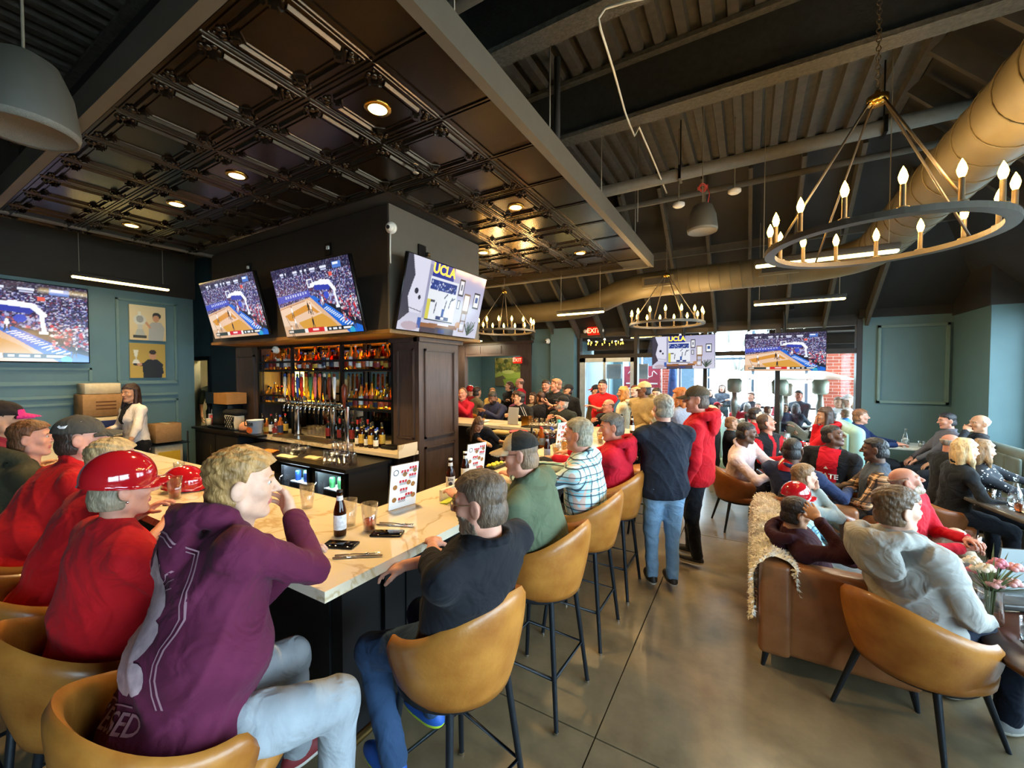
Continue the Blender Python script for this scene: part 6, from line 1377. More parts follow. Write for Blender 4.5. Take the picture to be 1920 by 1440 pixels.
person('man in a red polo with folded arms in front of the glass doors', (-2.37, 7.42, .95), (-2.37, 7.4, 1.77), -85, -85, 0, lod=1, sk='ruddy', hair=('short', '#1d1714'), shirt='#c4161c', top_name='shirt', sleeves='half', collar='polo', build=1.15, fat=.35, pose='stand', hands=('cross', 'cross'))
person('person in a brown jacket and cap behind the red polo man', (-2.67, 7.92, .9), (-2.67, 7.9, 1.655), -120, -160, 0, lod=2, sk='tan', hair=('short', '#2b1f1a'), hat=('cap', '#1e1c20', '#8e1c24'), shirt='#5a4a34', pose='stand', hands=('down', 'down'))
person('person with blond hair in a cream hoodie turned to the left', (-1.9, 7.02, .9), (-1.88, 7.0, 1.655), 190, 192, 0, lod=1, sk='tan', hair=('bob', '#c0813e'), shirt='#cdbf9e', top_name='hoodie', hood=True, pose='stand', hands=('lap', 'lap'))
person('man in a beige hoodie and beige cap standing at the bar corner', (-1.44, 6.58, .95), (-1.42, 6.52, 1.755), -115, -160, 4, lod=1, sk='brown', hair=('short', '#1d1512'), hat=('cap', '#c0a878', '#c0a878'), shirt='#9a835a', top_name='hoodie', hood=True, build=1.15, fat=.35, pose='stand', hands=('lap', (-1.2, 6.2, 1.1)), baggy=.02)
person('man with glasses behind the beige hoodie', (-1.34, 7.12, .9), (-1.34, 7.1, 1.65), -90, -95, 0, lod=2, sk='fair', hair=('short', '#2b1d16'), glasses='#1c1c1c', shirt='#2a2c34', pose='stand', hands=('down', 'down'))
person('person with ginger hair behind the standing navy sweater man', (-.85, 6.05, .92), (-.83, 6.0, 1.68), 160, 170, 0, lod=1, sk='fair', hair=('bob', '#a65c24'), thick=.03, shirt='#8a8c98', female=True, pose='stand', hands=('phone', 'lap'))
person('fair haired guest in dark clothes between the hoodie man and the green booth', (-.5, 6.75, .55), (-.5, 6.72, 1.4), 170, 170, 0, lod=1, sk='fair', hair=('short', '#b0906a'), hat=('cap', '#c9b48e', '#c9b48e'), shirt='#1c1a1c', pose='chair', hands=('lap', 'lap'))
person('person behind the doors in a grey coat near the red banner', (-1.97, 8.22, .9), (-1.97, 8.2, 1.655), -90, -120, 0, lod=2, sk='fair', hair=('short', '#6b3a24'), shirt='#34363e', pose='stand', hands=('down', 'down'))
# ------------------------------------------------------------------ right hand tables
person('man in a pale pink dress shirt leaning on the table', (-.1, 5.72, .55), (.0, 5.42, 1.33), -10, 5, -8, lod=0, sk='dark', hair=('buzz', '#17110f'), shirt='#c3adae', top_name='shirt', collar='polo', pants='#1a1a20', build=1.12, fat=.2, pose='chair', hands=((.38, 5.45, .82), (.3, 5.3, .82)), thick=.006)
vp = lambda x, f, u, da: np.where((da > .0) & ~((np.abs(x) < .03) & (f > .05)), 1, 0)
person('man in a red jacket and black vest looking up to the right', (.17, 6.5, .55), (.18, 6.42, 1.34), -40, 10, 14, lod=1, sk='ruddy', hair=('balding', '#4a3426'), shirt='#b01622', mats=[cloth('#ab1520'), cloth('#17171a')], paint=vp, top_name='vest_and_jacket', collar='jacket', build=1.12, fat=.3, pose='chair', hands=('table', 'table'))
person('man with ginger crew cut in black behind the pink shirt man', (-.22, 6.95, .55), (-.22, 6.9, 1.25), 10, 20, 0, lod=1, sk='tan', hair=('buzz', '#8a5a34'), shirt='#16161c', pose='chair', hands=('lap', 'lap'), thick=.008)
person('girl with a dark ponytail in a red top near the window', (.1, 7.9, .55), (.1, 7.75, 1.33), 10, 20, 0, lod=1, sk='fair', hair=('pony', '#2a1c18'), shirt='#c41824', female=True, pose='chair', hands=('table', 'table'))
person('man in a blue suit jacket seen from behind at the dark table', (.4, 4.75, .55), (.36, 4.62, 1.29), 60, 75, 0, lod=0, sk='dark', hair=('buzz', '#17110f'), shirt='#24304f', top_name='suit_jacket', collar='polo', pants='#1e2638', build=1.15, fat=.2, pose='chair', hands=('table', (.82, 4.85, .8)), thick=.005, headk=.98)
jp = lambda x, f, u, da: np.where((np.abs(x) < .095) & (f > .02) & (u > .05), 1, 0)
JM = person('man in a red lettered jersey and open black jacket looking right', (.78, 5.62, .55), (.77, 5.52, 1.34), -115, -20, 10, lod=0, sk='dark', hair=('buzz', '#17110f'), shirt='#151518', mats=[cloth('#151518'), cloth('#b51426')], paint=jp, top_name='jacket', collar='polo', pants='#23232a', build=1.15, fat=.25, pose='chair', hands=('lap', 'lap'), thick=.006)
M_flan = plaid('brown_check', '#a77a4c', '#2a1d17', '#d9b48a', '#1a1210', 8)
pv = lambda x, f, u, da: np.where(da < .02, 1, 0)
person('man in a grey quilted vest with brown checked sleeves', (1.05, 5.0, .55), (1.0, 4.92, 1.30), 175, 165, -4, lod=0, sk='dark', hair=('short', '#17110f'), shirt='#3c424c', mats=[cloth('#3f4650'), M_flan], paint=pv, top_name='vest_and_shirt', pants='#26272c', build=1.12, fat=.2, pose='chair', hands=((.72, 4.85, .72), (.7, 5.1, .72)), thick=.01)
person('long haired girl in a red hoodie with a hand at her face', (1.02, 7.78, .55), (.99, 7.7, 1.365), 180, 190, 0, lod=1, sk='tan', hair=('long', '#3c261c'), shirt='#c01620', top_name='hoodie', hood=True, female=True, pose='chair', hands=('table', 'chin'))
person('man in a dark blue shirt by the teal wall', (1.55, 8.4, .55), (1.53, 8.3, 1.327), -10, 0, 0, lod=1, sk='pink', hair=('short', '#7a5238'), shirt='#1c2c52', collar='polo', pose='chair', hands=('table', 'table'))
person('dark haired man in a grey checked shirt turned left at the white table', (2.42, 8.2, .55), (2.46, 8.22, 1.32), 185, 190, -6, lod=1, sk='pink', hair=('short', '#1f1a1c'), shirt='#5c5a62', collar='polo', pose='chair', hands=('lap', 'lap'))
person('bald man in black with a phone at his ear in the dark booth', (2.5, 7.72, .55), (2.62, 7.7, 1.35), 175, 195, 0, lod=1, sk='tan', hair=('fringe', '#a8a098'), shirt='#191a1e', pose='chair', hands=((2.46, 7.6, 1.13, .3, .9, 0), 'lap'), curl=.35, hint={'L': (-.4, -.7, -.6), 'R': None})
person('bald man in a dark jacket beside the blonde woman', (1.86, 6.2, .55), (1.91, 6.2, 1.235), 20, 15, -4, lod=1, sk='ruddy', hair=('fringe', '#9a9088'), shirt='#1d1e20', pose='chair', hands=('table', 'table'), build=1.1)
person('blonde woman in a black blazer at the carafe table', (1.72, 5.55, .55), (1.79, 5.5, 1.26), 10, 10, -2, lod=0, sk='fair', hair=('bob', '#c3a272'), shirt='#1b1d20', top_name='blazer', female=True, collar='polo', pose='chair', hands=('table', (2.05, 5.3, .72)), thick=.022)
M_dots = dotted('polka_cloth', '#1d2129', '#d8d8d8', 30)
person('woman in a dark polka dot blouse behind the blonde woman', (2.1, 5.95, .55), (2.02, 5.82, 1.225), -20, 10, -4, lod=1, sk='fair', hair=('bob', '#8a6a48'), shirt=M_dots, female=True, pose='chair', hands=('table', 'table'))
person('bald man in a bright red jacket holding a drink and looking up', (.98, 4.15, .53), (.96, 3.98, 1.205), -30, 0, 22, lod=0, sk='ruddy', hair=('fringe', '#8a6a56'), beard='#a8947e', shirt='#b81626', top_name='jacket', collar='jacket', pants='#b09a80', build=1.15, fat=.35, pose='chair', hands=((1.27, 3.9, .78), (1.22, 3.8, .74)), hint={'L': None, 'R': (.1, -.8, -.7)}, curl=.85, feet=((1.45, 4.1, .4), (1.5, 3.9, .3)), wr=.005)
GH = person('boy in a light grey hoodie seen from behind in the near tub chair', (.8, 2.95, .55), (.7, 2.93, 1.275), 40, 22, 2, lod=0, sk='fair', hair=('messy', '#5d452e'), thick=.024, shirt='#a3a09a', top_name='hoodie', hood=1.22, pants='#1c2230', shoes='#8a8a88', build=1.12, fat=.15, pose='chair', hands=('lap', (1.05, 3.0, .62)), wr=.006, baggy=.026, headk=.97)
# ------------------------------------------------------------------ boys on the sofa
person('boy in a dark maroon hoodie with a hand on his dark hair', (.42, 3.42, .5), (.3, 3.3, 1.055), 5, 20, -8, lod=0, sk='tan', hair=('short', '#2a1c14'), thick=.022, shirt='#35161f', top_name='hoodie', hood=True, pants='#8f8468', pose='chair', hands=((.62, 3.5, .62), (.4, 3.165, .96, -.35, .9, .3)), hint={'R': (.6, -.6, -.5), 'L': None}, headk=.84, curl=.3, shoes=None)
M_pl2 = plaid('teal_check', '#5a94a6', '#9cc4cc', '#33566a', '#243c4c', 9)
person('boy in a red batting helmet and blue checked shirt on the sofa', (.42, 3.8, .5), (.33, 3.72, 1.045), 5, 25, -4, lod=0, sk='fair', hair=('short', '#6a4a30'), hat=('helmet', '#b3141e', '#b3141e'), shirt=M_pl2, pants='#8f8c88', pose='chair', hands=('lap', 'lap'), headk=.8, shoes=None)
person('fair haired youth resting his chin on his hand at the far end of the sofa', (.45, 4.25, .5), (.4, 4.12, 1.14), 0, 25, 4, lod=0, sk='fair', hair=('short', '#7a5a38'), shirt='#9aa6a4', top_name='sweater', pants='#6a6e72', pose='chair', hands=('lap', 'chin'), hint={'R': (.7, -.2, -.8), 'L': None}, headk=.86, curl=.7, shoes=None)
person('child in a shiny red helmet behind the fair haired youth', (.38, 4.55, .5), (.34, 4.62, 1.07), 10, 40, 8, lod=1, sk='tan', hair=('short', '#3a2a20'), hat=('helmet', '#b3141e', '#b3141e'), shirt='#2c2e38', pants='#2a2a30', pose='chair', hands=('lap', 'lap'), headk=.8, shoes=None)
# ------------------------------------------------------------------ things standing on the bar
ZB = 1.071
M_red = mat('menu_red', '#c0222c', .6, var=0); M_inkb = mat('menu_ink', '#3c3c48', .6, var=0); M_card = mat('menu_card', '#eceff2', .5, var=.02); M_food = mat('menu_food', '#9a6a34', .6, var=.4, scale=80)
def menu(x, y, head, lab, w_=.2, h_=.28, plain=False, z=ZB):
    """acrylic stand with a printed card; head = heading of its face normal"""
    t = thing('menu_stand', lab, 'menu', (x, y, z), math.radians(head+90)); tilt = Matrix.Rotation(.14, 4, 'X'); T_ = Matrix.Translation((0, 0, .006)) @ tilt
    R3 = tilt.to_3x3()
    MB().box((0, -.02, .003), (w_, .09, .006)).obj('base', M_glass, t, False)
    MB().box(T_ @ Vector((0, .006, h_/2)), (w_, .003, h_), M=R3).obj('acrylic_panel', M_glass, t, False)
    MB().box(T_ @ Vector((0, 0, h_/2)), (w_-.006, .002, h_-.006), M=R3).obj('card', M_card if not plain else mat('grey_card', '#9fa8a8', .5, var=.04), t, False)
    if plain: return t
    mr, mi_, mf = MB(), MB(), MB(); r = random.Random(int(x*100+y*37))
    def at(a, b): return T_ @ Vector(((a-.5)*(w_-.02), -.0016, (b)*(h_-.02)+.01))
    for (a, b, s_) in ((.5, .86, .022), (.82, .92, .02), (.82, .74, .02), (.45, .62, .018), (.5, .42, .022), (.72, .28, .02), (.45, .2, .02)):
        for q in range(2):
            for e in range(3): mr.box(at(a, b-q*.03+.01)+Vector(((e-1)*.019+r.uniform(-.002, .002), 0, 0)), (.015, .0006, .0075), M=R3)
        for q in range(3):
            p0 = at(a, b-.045-q*.02); mi_.box(p0, (.05, .0006, .0022), M=R3)
    for (a, b) in ((.5, .78), (.9, .84), (.68, .56), (.86, .5), (.15, .5), (.9, .22), (.15, .2)):
        mf.lathe([(.001, 0), (.016, .0004)], at(a, b), 12, (tilt @ Matrix.Rotation(PI/2, 4, 'X')), close=False)
    mi_.lathe([(.014, 0), (.019, .0003)], at(.15, .85), 20, (tilt @ Matrix.Rotation(PI/2, 4, 'X')), close=False)
    mr.obj('red_print', M_red, t, False)['kind'] = 'stuff'; mi_.obj('small_print', M_inkb, t, False)['kind'] = 'stuff'; mf.obj('food_pictures', M_food, t, False)['kind'] = 'stuff'
    return t
menu(-1.83, 1.79, -10, 'printed food menu stand nearest the camera on the long bar')
menu(-1.87, 2.6, -12, 'printed food menu stand behind the two beer bottles on the long bar')
menu(-1.82, 4.2, -15, 'printed food menu stand in front of the plaid shirt man')
menu(-3.28, 5.62, 88, 'blank backed menu stand on the far bar')
L_LITE = mat('lager_label', '#d9d6cc', .5, var=.1, scale=60); LBL[0] = L_LITE
def beer(x, y, lab, lbl=0, text=None, z=ZB, hd=-30, cp=0):
    t = thing('beer_bottle', lab, 'bottle', (x, y, z), math.radians(hd)); mb = MB(); p = PROF['beer']; mb.lathe([(.001, 0)]+p+[(.001, .23)], n=22).obj('glass', G_BRN, t, False)
    MB().lathe([(.0315, .035), (.0318, .037), (.0318, .108), (.0315, .11)], n=22, close=False).obj('label', LBL[lbl], t, False); MB().lathe([(.0165, .182), (.0145, .205)], n=18, close=False).obj('neck_label', LBL[lbl], t, False)
    MB().lathe([(.0145, .222), (.0155, .234), (.001, .236)], n=16, close=False).obj('cap', CAPM[cp], t, False)
    if text: add_text(MB(), text, .024, frame_mat((.0322, 0, .092), (0, 1, 0), (0, 0, 1)), font_bold=.0006).lathe([(.001, 0), (.013, .0002)], n=16, M=frame_mat((.0324, 0, .062), (0, 1, 0), (0, 0, 1)), close=False).obj('lettering', mat('label_navy', '#26283c', .6), t, False)
    return t
beer(-1.80, 1.33, 'brown beer bottle with a grey blue label nearest the purple hoodie man', 2, None, hd=-45)
LBL[2] = mat('blue_grey_label', '#8f9cb4', .5, var=.3, scale=50)
beer(-1.80, 2.22, 'brown beer bottle with white lettered label in front of the menu', 0, 'Lite', hd=-50, cp=3)
beer(-1.86, 2.47, 'brown beer bottle half hidden beside the second menu', 0, None, hd=-50, cp=3)
beer(-1.66, 3.5, 'dark beer bottle with pale label between the cap man and the plaid man', 2, None, hd=-60)
beer(-1.4, 5.7, 'dark beer bottle at the bar corner beside the beige hoodie man', 0, None, hd=-70)
beer(-1.6, 5.9, 'second dark beer bottle at the bar corner, behind the bald man', 0, None, hd=-70)
glass(-1.72, 1.45, ZB, 'pint', 'pint glass one third full of amber ale on the near bar', None, L_BEER, .42)
glass(-1.87, 1.44, ZB, 'pint', 'empty pint glass behind the nearest beer bottle')
glass(-2.34, 1.5, ZB, 'pint', 'empty pint glass in front of the purple hoodie man\'s face')
glass(-3.27, 1.17, ZB, 'pint', 'plastic pint cup with a little amber beer beside the red helmet', None, L_BEER, .35)
glass(-4.02, 1.47, ZB, 'tumbler', 'clear tumbler with ice behind the red helmet on the bar', None, L_WATER, .6)
glass(-1.64, 3.88, ZB, 'pint', 'pint of golden lager in front of the plaid shirt man', None, L_LAGER, .85)
glass(-1.72, 3.84, ZB, 'tumbler', 'small tumbler of lager beside the golden pint', None, L_LAGER, .55)
glass(-1.5, 4.62, ZB, 'pint', 'pint of golden lager beside the standing navy sweater man', None, L_LAGER, .8)
glass(-1.46, 4.75, ZB, 'water', 'iced water glass next to the navy sweater man\'s lager', None, L_WATER, .7)
def phone(x, y, rz, lab, z=ZB):
    t = thing('mobile_phone', lab, 'phone', (x, y, z), rz); MB().rbox((0, 0, .005), (.16, .078, .009), .004, 2).obj('case', M_bezel, t, False); MB().rbox((0, 0, .0098), (.152, .071, .001), .0004, 1).obj('screen', mat('phone_glass', '#0a0b0e', .05, var=0), t, False)
phone(-1.6, 1.46, .5, 'black phone lying beside the amber ale')
phone(-1.69, 1.25, .4, 'black phone under the purple hoodie man\'s elbow')
def cutlery(x, y, rz, lab, z=ZB):
    M_ = Matrix.Translation((x, y, z)) @ Matrix.Rotation(rz, 4, 'Z')
    f = MB().tube([M_ @ Vector(p) for p in ((-.1, 0, .003), (-.02, .002, .006), (.03, 0, .004), (.05, 0, .004))], [.004, .003, .004, .009], 6)
    for q in (-.0075, -.0025, .0025, .0075): f.tube([M_ @ Vector((.05, q, .005)), M_ @ Vector((.1, q, .008))], .0012, 4)
    tag(f.obj('fork', M_chrome), 'steel fork ' + lab, 'fork')
    k = MB().tube([M_ @ Vector((-.1, -.03, .004)), M_ @ Vector((0, -.024, .005))], .0045, 6).box(M_ @ Vector((.055, -.021, .005)), (.12, .014, .0015), rz=rz)
    tag(k.obj('knife', M_chrome), 'steel knife ' + lab, 'knife')
cutlery(-1.66, 1.58, .35, 'beside the nearest menu stand'); cutlery(-1.53, 1.22, .62, 'at the near bar corner'); cutlery(-3.08, 1.14, .5, 'in front of the red helmet on the bar')
def bar_helmet():
    v, q = cap_mesh(.006, 'helmet'); t = thing('souvenir_helmet', 'glossy red batting helmet resting on the left bar', 'helmet', (-3.45, 1.3, ZB+.005), math.radians(-40)); g_ = Acc(); g_.add(v*1.05+np.array([0, 0, .012]), q, 0); g_.obj('shell', [mat('helmet_red', '#b3141e', .1, coat=1.0)], t)
    MB().rbox((.02, .16, .02), (.13, .03, .045), .006, 1).obj('black_badge', M_bezel, t, False); MB().box((.02, .143, .03), (.09, .003, .02)).obj('badge_print', mat('gold_print', '#c9a23e', .5), t, False)
bar_helmet()
t = thing('napkin_holder', 'white napkin holder with a yellow green card on the long bar', 'napkin holder', (-1.72, 2.07, ZB)); MB().box((-1.72, 2.09, ZB+.035), (.02, .14, .07)).obj('holder', M_white, t); MB().box((-1.68, 2.06, ZB+.004), (.05, .16, .006), rz=.2).obj('card', mat('lime_card', '#b9c63a', .5), t)
t = thing('caddy', 'gold napkin caddy with straws on the far bar', 'caddy', (-3.02, 5.62, ZB)); MB().box((-3.02, 5.62, ZB+.08), (.13, .12, .16)).obj('box', M_brass, t)
for k in range(4): MB().cyl((-3.05+k*.02, 5.62, ZB+.14), (-3.12+k*.02, 5.6, ZB+.3), .004, n=6).obj('straw', M_blackmetal if k % 2 else M_white, t)
o = MB().rbox((-2.75, 5.55, ZB+.008), (.55, .25, .016), .005, 1).obj('bar_mat', M_bezel); tag(o, 'black rubber bar mat on the far bar', 'bar mat')
for k in range(10): glass(-2.93+k*.045, 5.55+.06*(k % 2), ZB+.016, ['tumbler', 'water'][k % 2], 'small glass on the black bar mat of the far bar', 'glasses on the far bar mat')
o = MB().lathe([(.001, 0), (.03, 0), (.033, .008), (.033, .112), (.028, .122), (.001, .123)], (-2.5, 5.68, ZB), 18).obj('drink_can', mat('turquoise_can', '#3f9a98', .35, .3, var=.1)); tag(o, 'turquoise can on the far bar in front of the bearded man', 'can')
for x, y, lab in ((-4.7, 5.75, 'white plate of food in front of the red jacket man'), (-3.95, 5.72, 'small plate with a bun on the far bar')):
    t = thing('plate', lab, 'plate', (x, y, ZB)); MB().lathe([(.001, .004), (.09, .004), (.13, .02), (.132, .024), (.09, .01), (.001, .01)], (x, y, ZB), 28, close=False).obj('dish', M_white, t)
    mb = MB(); r = random.Random(3)
    for k in range(8): mb.sphere((x+r.uniform(-.05, .05), y+r.uniform(-.05, .05), ZB+.03), r.uniform(.018, .03), 8, 6, (1, 1, .7))
    mb.obj('food', mat('fried_food', '#b5732e', .6, var=.3, scale=40), t)['kind'] = 'stuff'
t = thing('black_cap', 'black cap lying on the long bar beside the trucker cap man', 'cap', (-1.6, 3.3, ZB), .8); v, q = cap_mesh(.008, 'cap'); g_ = Acc(); g_.add(v*np.array([1, 1, .7])-np.array([0, 0, .02]), q, 0); g_.obj('crown', [cloth('#17171a')], t)
t = thing('lemon_tray', 'tray of yellow lemon wedges on the long bar', 'garnish', (-1.92, 3.0, ZB)); MB().box((-1.92, 3.0, ZB+.012), (.1, .2, .024)).obj('tray', M_bezel, t)
for k in range(6): MB().sphere((-1.94+.03*(k % 2), 2.92+k*.03, ZB+.03), .018, 8, 6, (1, 1.4, .8)).obj('lemon_wedge', mat('lemon', '#dccb3a', .5), t)
# inner bar wells
t = thing('sink_station', 'steel sink station behind the far side of the bar', 'sink', (-2.7, 5.05, 0)); MB().b2((-3.4, 4.85, .84), (-2.02, 5.35, .88)).obj('worktop', mat('drip_steel', '#7d7568', .3, .9), t)
for x in (-3.35, -2.08): MB().cyl((x, 4.9, 0), (x, 4.9, .84), .02).obj('leg', M_chrome, t)
t = thing('plastic_bucket', 'red plastic bucket on the sink station', 'bucket', (-2.82, 5.0, .88)); MB().lathe([(.001, 0), (.1, 0), (.13, .2), (.138, .2), (.138, .19), (.128, .19), (.098, .01), (.001, .01)], (-2.82, 5.0, .88), 26, close=False).obj('pail', mat('red_plastic', '#b01824', .4), t)
t = thing('bread_basket', 'covered tan basket beside the red bucket', 'basket', (-3.18, 5.1, .88)); MB().rbox((-3.18, 5.1, .94), (.3, .22, .12), .03).obj('tub', M_bezel, t); MB().rbox((-3.18, 5.1, 1.02), (.28, .2, .06), .028, 3).obj('lid', mat('kraft', '#a88f5c', .8), t)
for k in range(14): bottle(-2.6+(k % 7)*.08, 4.98+(k//7)*.12, .88, ['tall', 'beer'][k % 2], [G_DARK, G_CLR, G_AMB][k % 3], k % 7, k % 6, 'bottle in the speed rail beside the red bucket', 'bottles in the speed rail', .95)
# ------------------------------------------------------------------ left wall: cartons and canvas pictures
M_cart = mat('cardboard', '#a07a50', .8, var=.12, scale=20, bump=.1); M_cartw = mat('white_carton', '#cdbfa0', .7, var=.1, scale=20)
def carton(c, sz, m, lab, band=None, txt=None):
    t = thing('carton', lab, 'box', (c[0], c[1], c[2]-sz[2]/2)); MB().rbox(c, sz, .006, 1).obj('box', m, t); MB().box((c[0], c[1], c[2]+sz[2]/2+.001), (sz[0]*.98, .05, .002)).obj('tape', M_cartw, t)
    if band: MB().box((c[0]+sz[0]/2+.001, c[1], c[2]), (.003, sz[1]*.8, sz[2]*.5)).obj('printed_band', mat('band_'+band.strip('#'), band, .6), t)
    if txt:
        for q in range(3): MB().box((c[0]+sz[0]/2+.002, c[1], c[2]+.05-q*.05), (.002, sz[1]*.45, .022)).obj('print_line', mat('carton_ink', '#6b4526', .8), t)
carton((-8.2, 2.06, 1.68), (.34, .38, .15), M_cartw, 'small white carton on top of the carton stack by the left wall')
carton((-8.2, 2.08, 1.44), (.4, .48, .32), M_cart, 'large brown carton with printed lines in the left wall stack', None, True)
carton((-8.2, 2.08, 1.17), (.4, .47, .2), M_cartw, 'carton with a blue band in the left wall stack', '#23356e')
carton((-8.2, 2.06, .91), (.42, .5, .3), M_cartw, 'pale carton with a dark print in the left wall stack', '#5a4a3a')
carton((-8.2, 2.08, .38), (.44, .54, .74), M_cart, 'big brown carton at the bottom of the left wall stack')
carton((-8.25, .95, 1.0), (.4, .6, .2), M_cartw, 'pale carton on the cabinet at the far left')
carton((-8.2, 2.82, .94), (.3, .34, .3), M_cart, 'brown carton on the rack behind the bartender')
carton((-8.2, 2.82, .55), (.3, .36, .38), M_cartw, 'white carton with a yellow label on the rack behind the bartender', '#d3b02e')
t = thing('wire_rack', 'low metal rack behind the bartender', 'rack', (-8.2, 2.8, 0))
for z in (.34, .77): MB().b2((-8.4, 2.5, z-.015), (-8.0, 3.08, z)).obj('shelf', M_blackmetal, t)
for x in (-8.38, -8.02):
    for y in (2.52, 3.06): MB().cyl((x, y, 0), (x, y, .95), .012, n=8).obj('post', M_chrome, t)
t = thing('storage_cabinet', 'dark cabinet under the pale carton at the far left', 'cabinet', (-8.25, .95, 0)); MB().b2((-8.46, .55, 0), (-8.05, 1.35, .9)).obj('body', M_barblack, t); MB().b2((-8.05, .6, .1), (-8.03, 1.3, .85)).obj('door', M_barblack, t)
def paint_a():
    p = Pic(64, 76, '#d8c39a'); p.grad('#d9c8a0', '#c9b083'); p.ell(.74, .28, .12, .1, '#2a2c30'); p.rect(.62, .24, .86, .3, '#2a2c30'); p.ell(.72, .36, .09, .1, '#c08a68'); p.poly([(.52, .55), (.62, .46), (.85, .46), (.96, .62), (.9, 1), (.5, 1)], '#a3a29c'); p.line(.55, .62, .42, .46, .035, '#c08a68'); p.line(.9, .62, .6, .6, .035, '#a3a29c')
    p.ell(.28, .42, .17, .15, '#c9c8bc'); p.ell(.28, .4, .1, .1, '#8f9290'); p.rect(.24, .18, .32, .3, '#d9d6c8'); p.rect(.22, .55, .34, .7, '#b9b8ae'); p.poly([(.14, .85), (.2, .68), (.36, .68), (.42, .85)], '#a8a79c'); p.rect(.1, .85, .46, .93, '#3a3a36'); return p
def paint_b():
    p = Pic(64, 76, '#b3923c'); p.grad('#a98a3e', '#b9983f'); p.poly([(.34, .58), (.5, .46), (.76, .46), (.92, .6), (.88, 1), (.36, 1)], '#16171c'); p.ell(.63, .34, .1, .13, '#b88462'); p.ell(.63, .25, .1, .07, '#2e2119'); p.line(.42, .62, .14, .6, .05, '#16171c'); p.ell(.26, .6, .07, .05, '#b88462'); p.line(.86, .62, .9, .85, .04, '#16171c')
    p.poly([(.1, .2), (.24, .2), (.2, .4), (.14, .4)], '#d8d2bc'); p.rect(.15, .38, .19, .5, '#c9c4b0'); p.poly([(.06, .58), (.12, .47), (.22, .47), (.28, .58)], '#d9d4c4'); return p
def paint_c():
    p = Pic(80, 76, '#6d7a3a'); p.grad('#c8b87a', '#7d9a3c'); p.dots(120, 0, .05, 1, .5, .06, ['#4a5a26', '#7a7a30', '#3a4820', '#a89a4a', '#5f7030'], 2); p.ell(.6, .62, .5, .12, '#9aae4a'); p.ell(.5, .5, .22, .07, '#c4cc7a'); p.poly([(0, .7), (.3, .62), (.5, .8), (.3, 1), (0, 1)], '#5a5640'); p.poly([(.3, .75), (1, .7), (1, 1), (.4, 1)], '#7f9c36'); return p
M_print = attr_mat('canvas_print', lit=True, rough=.6)
def canvas(pic, c, w_, h_, rz, lab, nm='canvas_picture'):
    t = thing(nm, lab, 'picture', c, rz); MB().box((0, .02, 0), (w_, .04, h_)).obj('stretcher', M_cartw, t, False); inst(pic.mesh('print', M_print, w_, h_), 'print', t, (0, -.002, 0))
canvas(paint_a(), (-8.455, 2.72, 2.715), .46, .56, PI/2, 'square canvas of a golfer in grey holding a silver trophy')
canvas(paint_b(), (-8.455, 2.71, 2.105), .45, .555, PI/2, 'canvas of a man in black holding a jug trophy, below the first')
canvas(paint_c(), (-7.75, 12.95, 1.95), 1.15, 1.05, 0, 'framed landscape with a golf green in the side room')
for z, l in ((2.15, 'upper'), (1.55, 'lower')): p = Pic(24, 30, '#a8aca4'); p.grad('#8f9a98', '#b9b4a4'); p.dots(14, .1, .3, .9, .9, .08, ['#7d8a80', '#c4beb0', '#9aa098']); canvas(p, (-6.3, 12.95, z), .55, .52, 0, 'small pale picture, the %s of two in the side room' % l)
t = thing('side_room_window', 'bright window seen through the rear opening', 'window', (-5.15, 12.95, 1.9))
MB().box((-5.2, 12.97, 1.9), (.75, .05, 1.6)).obj('frame', M_white, t); MB().box((-5.2, 12.935, 1.9), (.67, .02, 1.5)).obj('pane', mat('daylight_pane', '#f4f8fa', emit='#eaf4fa', estr=3.0, var=0), t); MB().box((-5.2, 12.92, 1.75), (.7, .02, .04)).obj('glazing_bar', M_white, t)
tv((-5.7, 12.3, 2.3), .5, .1, G_me, 'small screen seen through the rear opening', .5)
MB().cyl((0, .09, .1), (0, .09, .8), .02).obj('drop_pole', M_blackmetal, bpy.data.objects[[o.name for o in bpy.data.objects if o.name.startswith('television')][-1]], False)
# ------------------------------------------------------------------ olive tree by the doors
def olive(x, y, lab, h_=1.95):
    t = thing('olive_tree', lab, 'plant', (x, y, 0)); r = random.Random(4)
    MB().lathe([(.001, 0), (.16, 0), (.2, .36), (.18, .36), (.16, .3), (.001, .3)], (x, y, 0), 24, close=False).obj('pot', M_white, t)
    MB().tube([(x, y, .3), (x+.02, y, .8), (x-.02, y+.01, 1.25), (x+.01, y, 1.5)], [.022, .018, .014, .01], 8).obj('trunk', mat('bark', '#5a4a36', .9), t)
    lv = MB(); br = MB()
    for k in range(46):
        a = r.uniform(0, 2*PI); e = r.uniform(.1, 1.2); L = r.uniform(.25, .5); p0 = Vector((x, y, r.uniform(1.0, 1.5))); d = Vector((math.cos(a)*math.cos(e), math.sin(a)*math.cos(e), math.sin(e))); p1 = p0+d*L; br.tube([p0, p1], .003, 4)
        for q in range(18):
            c = p0+d*L*r.uniform(.25, 1.05)+Vector((r.gauss(0, .02), r.gauss(0, .02), r.gauss(0, .02))); u = Vector((r.gauss(0, 1), r.gauss(0, 1), r.gauss(0, .6)+.4)).normalized(); v_ = u.cross(Vector((r.gauss(0, 1), r.gauss(0, 1), r.gauss(0, 1)))).normalized()
            lv.add([c-u*.03, c+v_*.008, c+u*.034, c-v_*.008], [(0, 1, 2, 3)], False)
    br.obj('branches', mat('bark', '', .9), t)['kind'] = 'stuff'; lv.obj('foliage', mat('olive_leaf', '#7f8c62', .6, var=.3, scale=20), t, fix=False)['kind'] = 'stuff'
olive(-4.0, 8.75, 'potted olive tree in front of the teal pier')
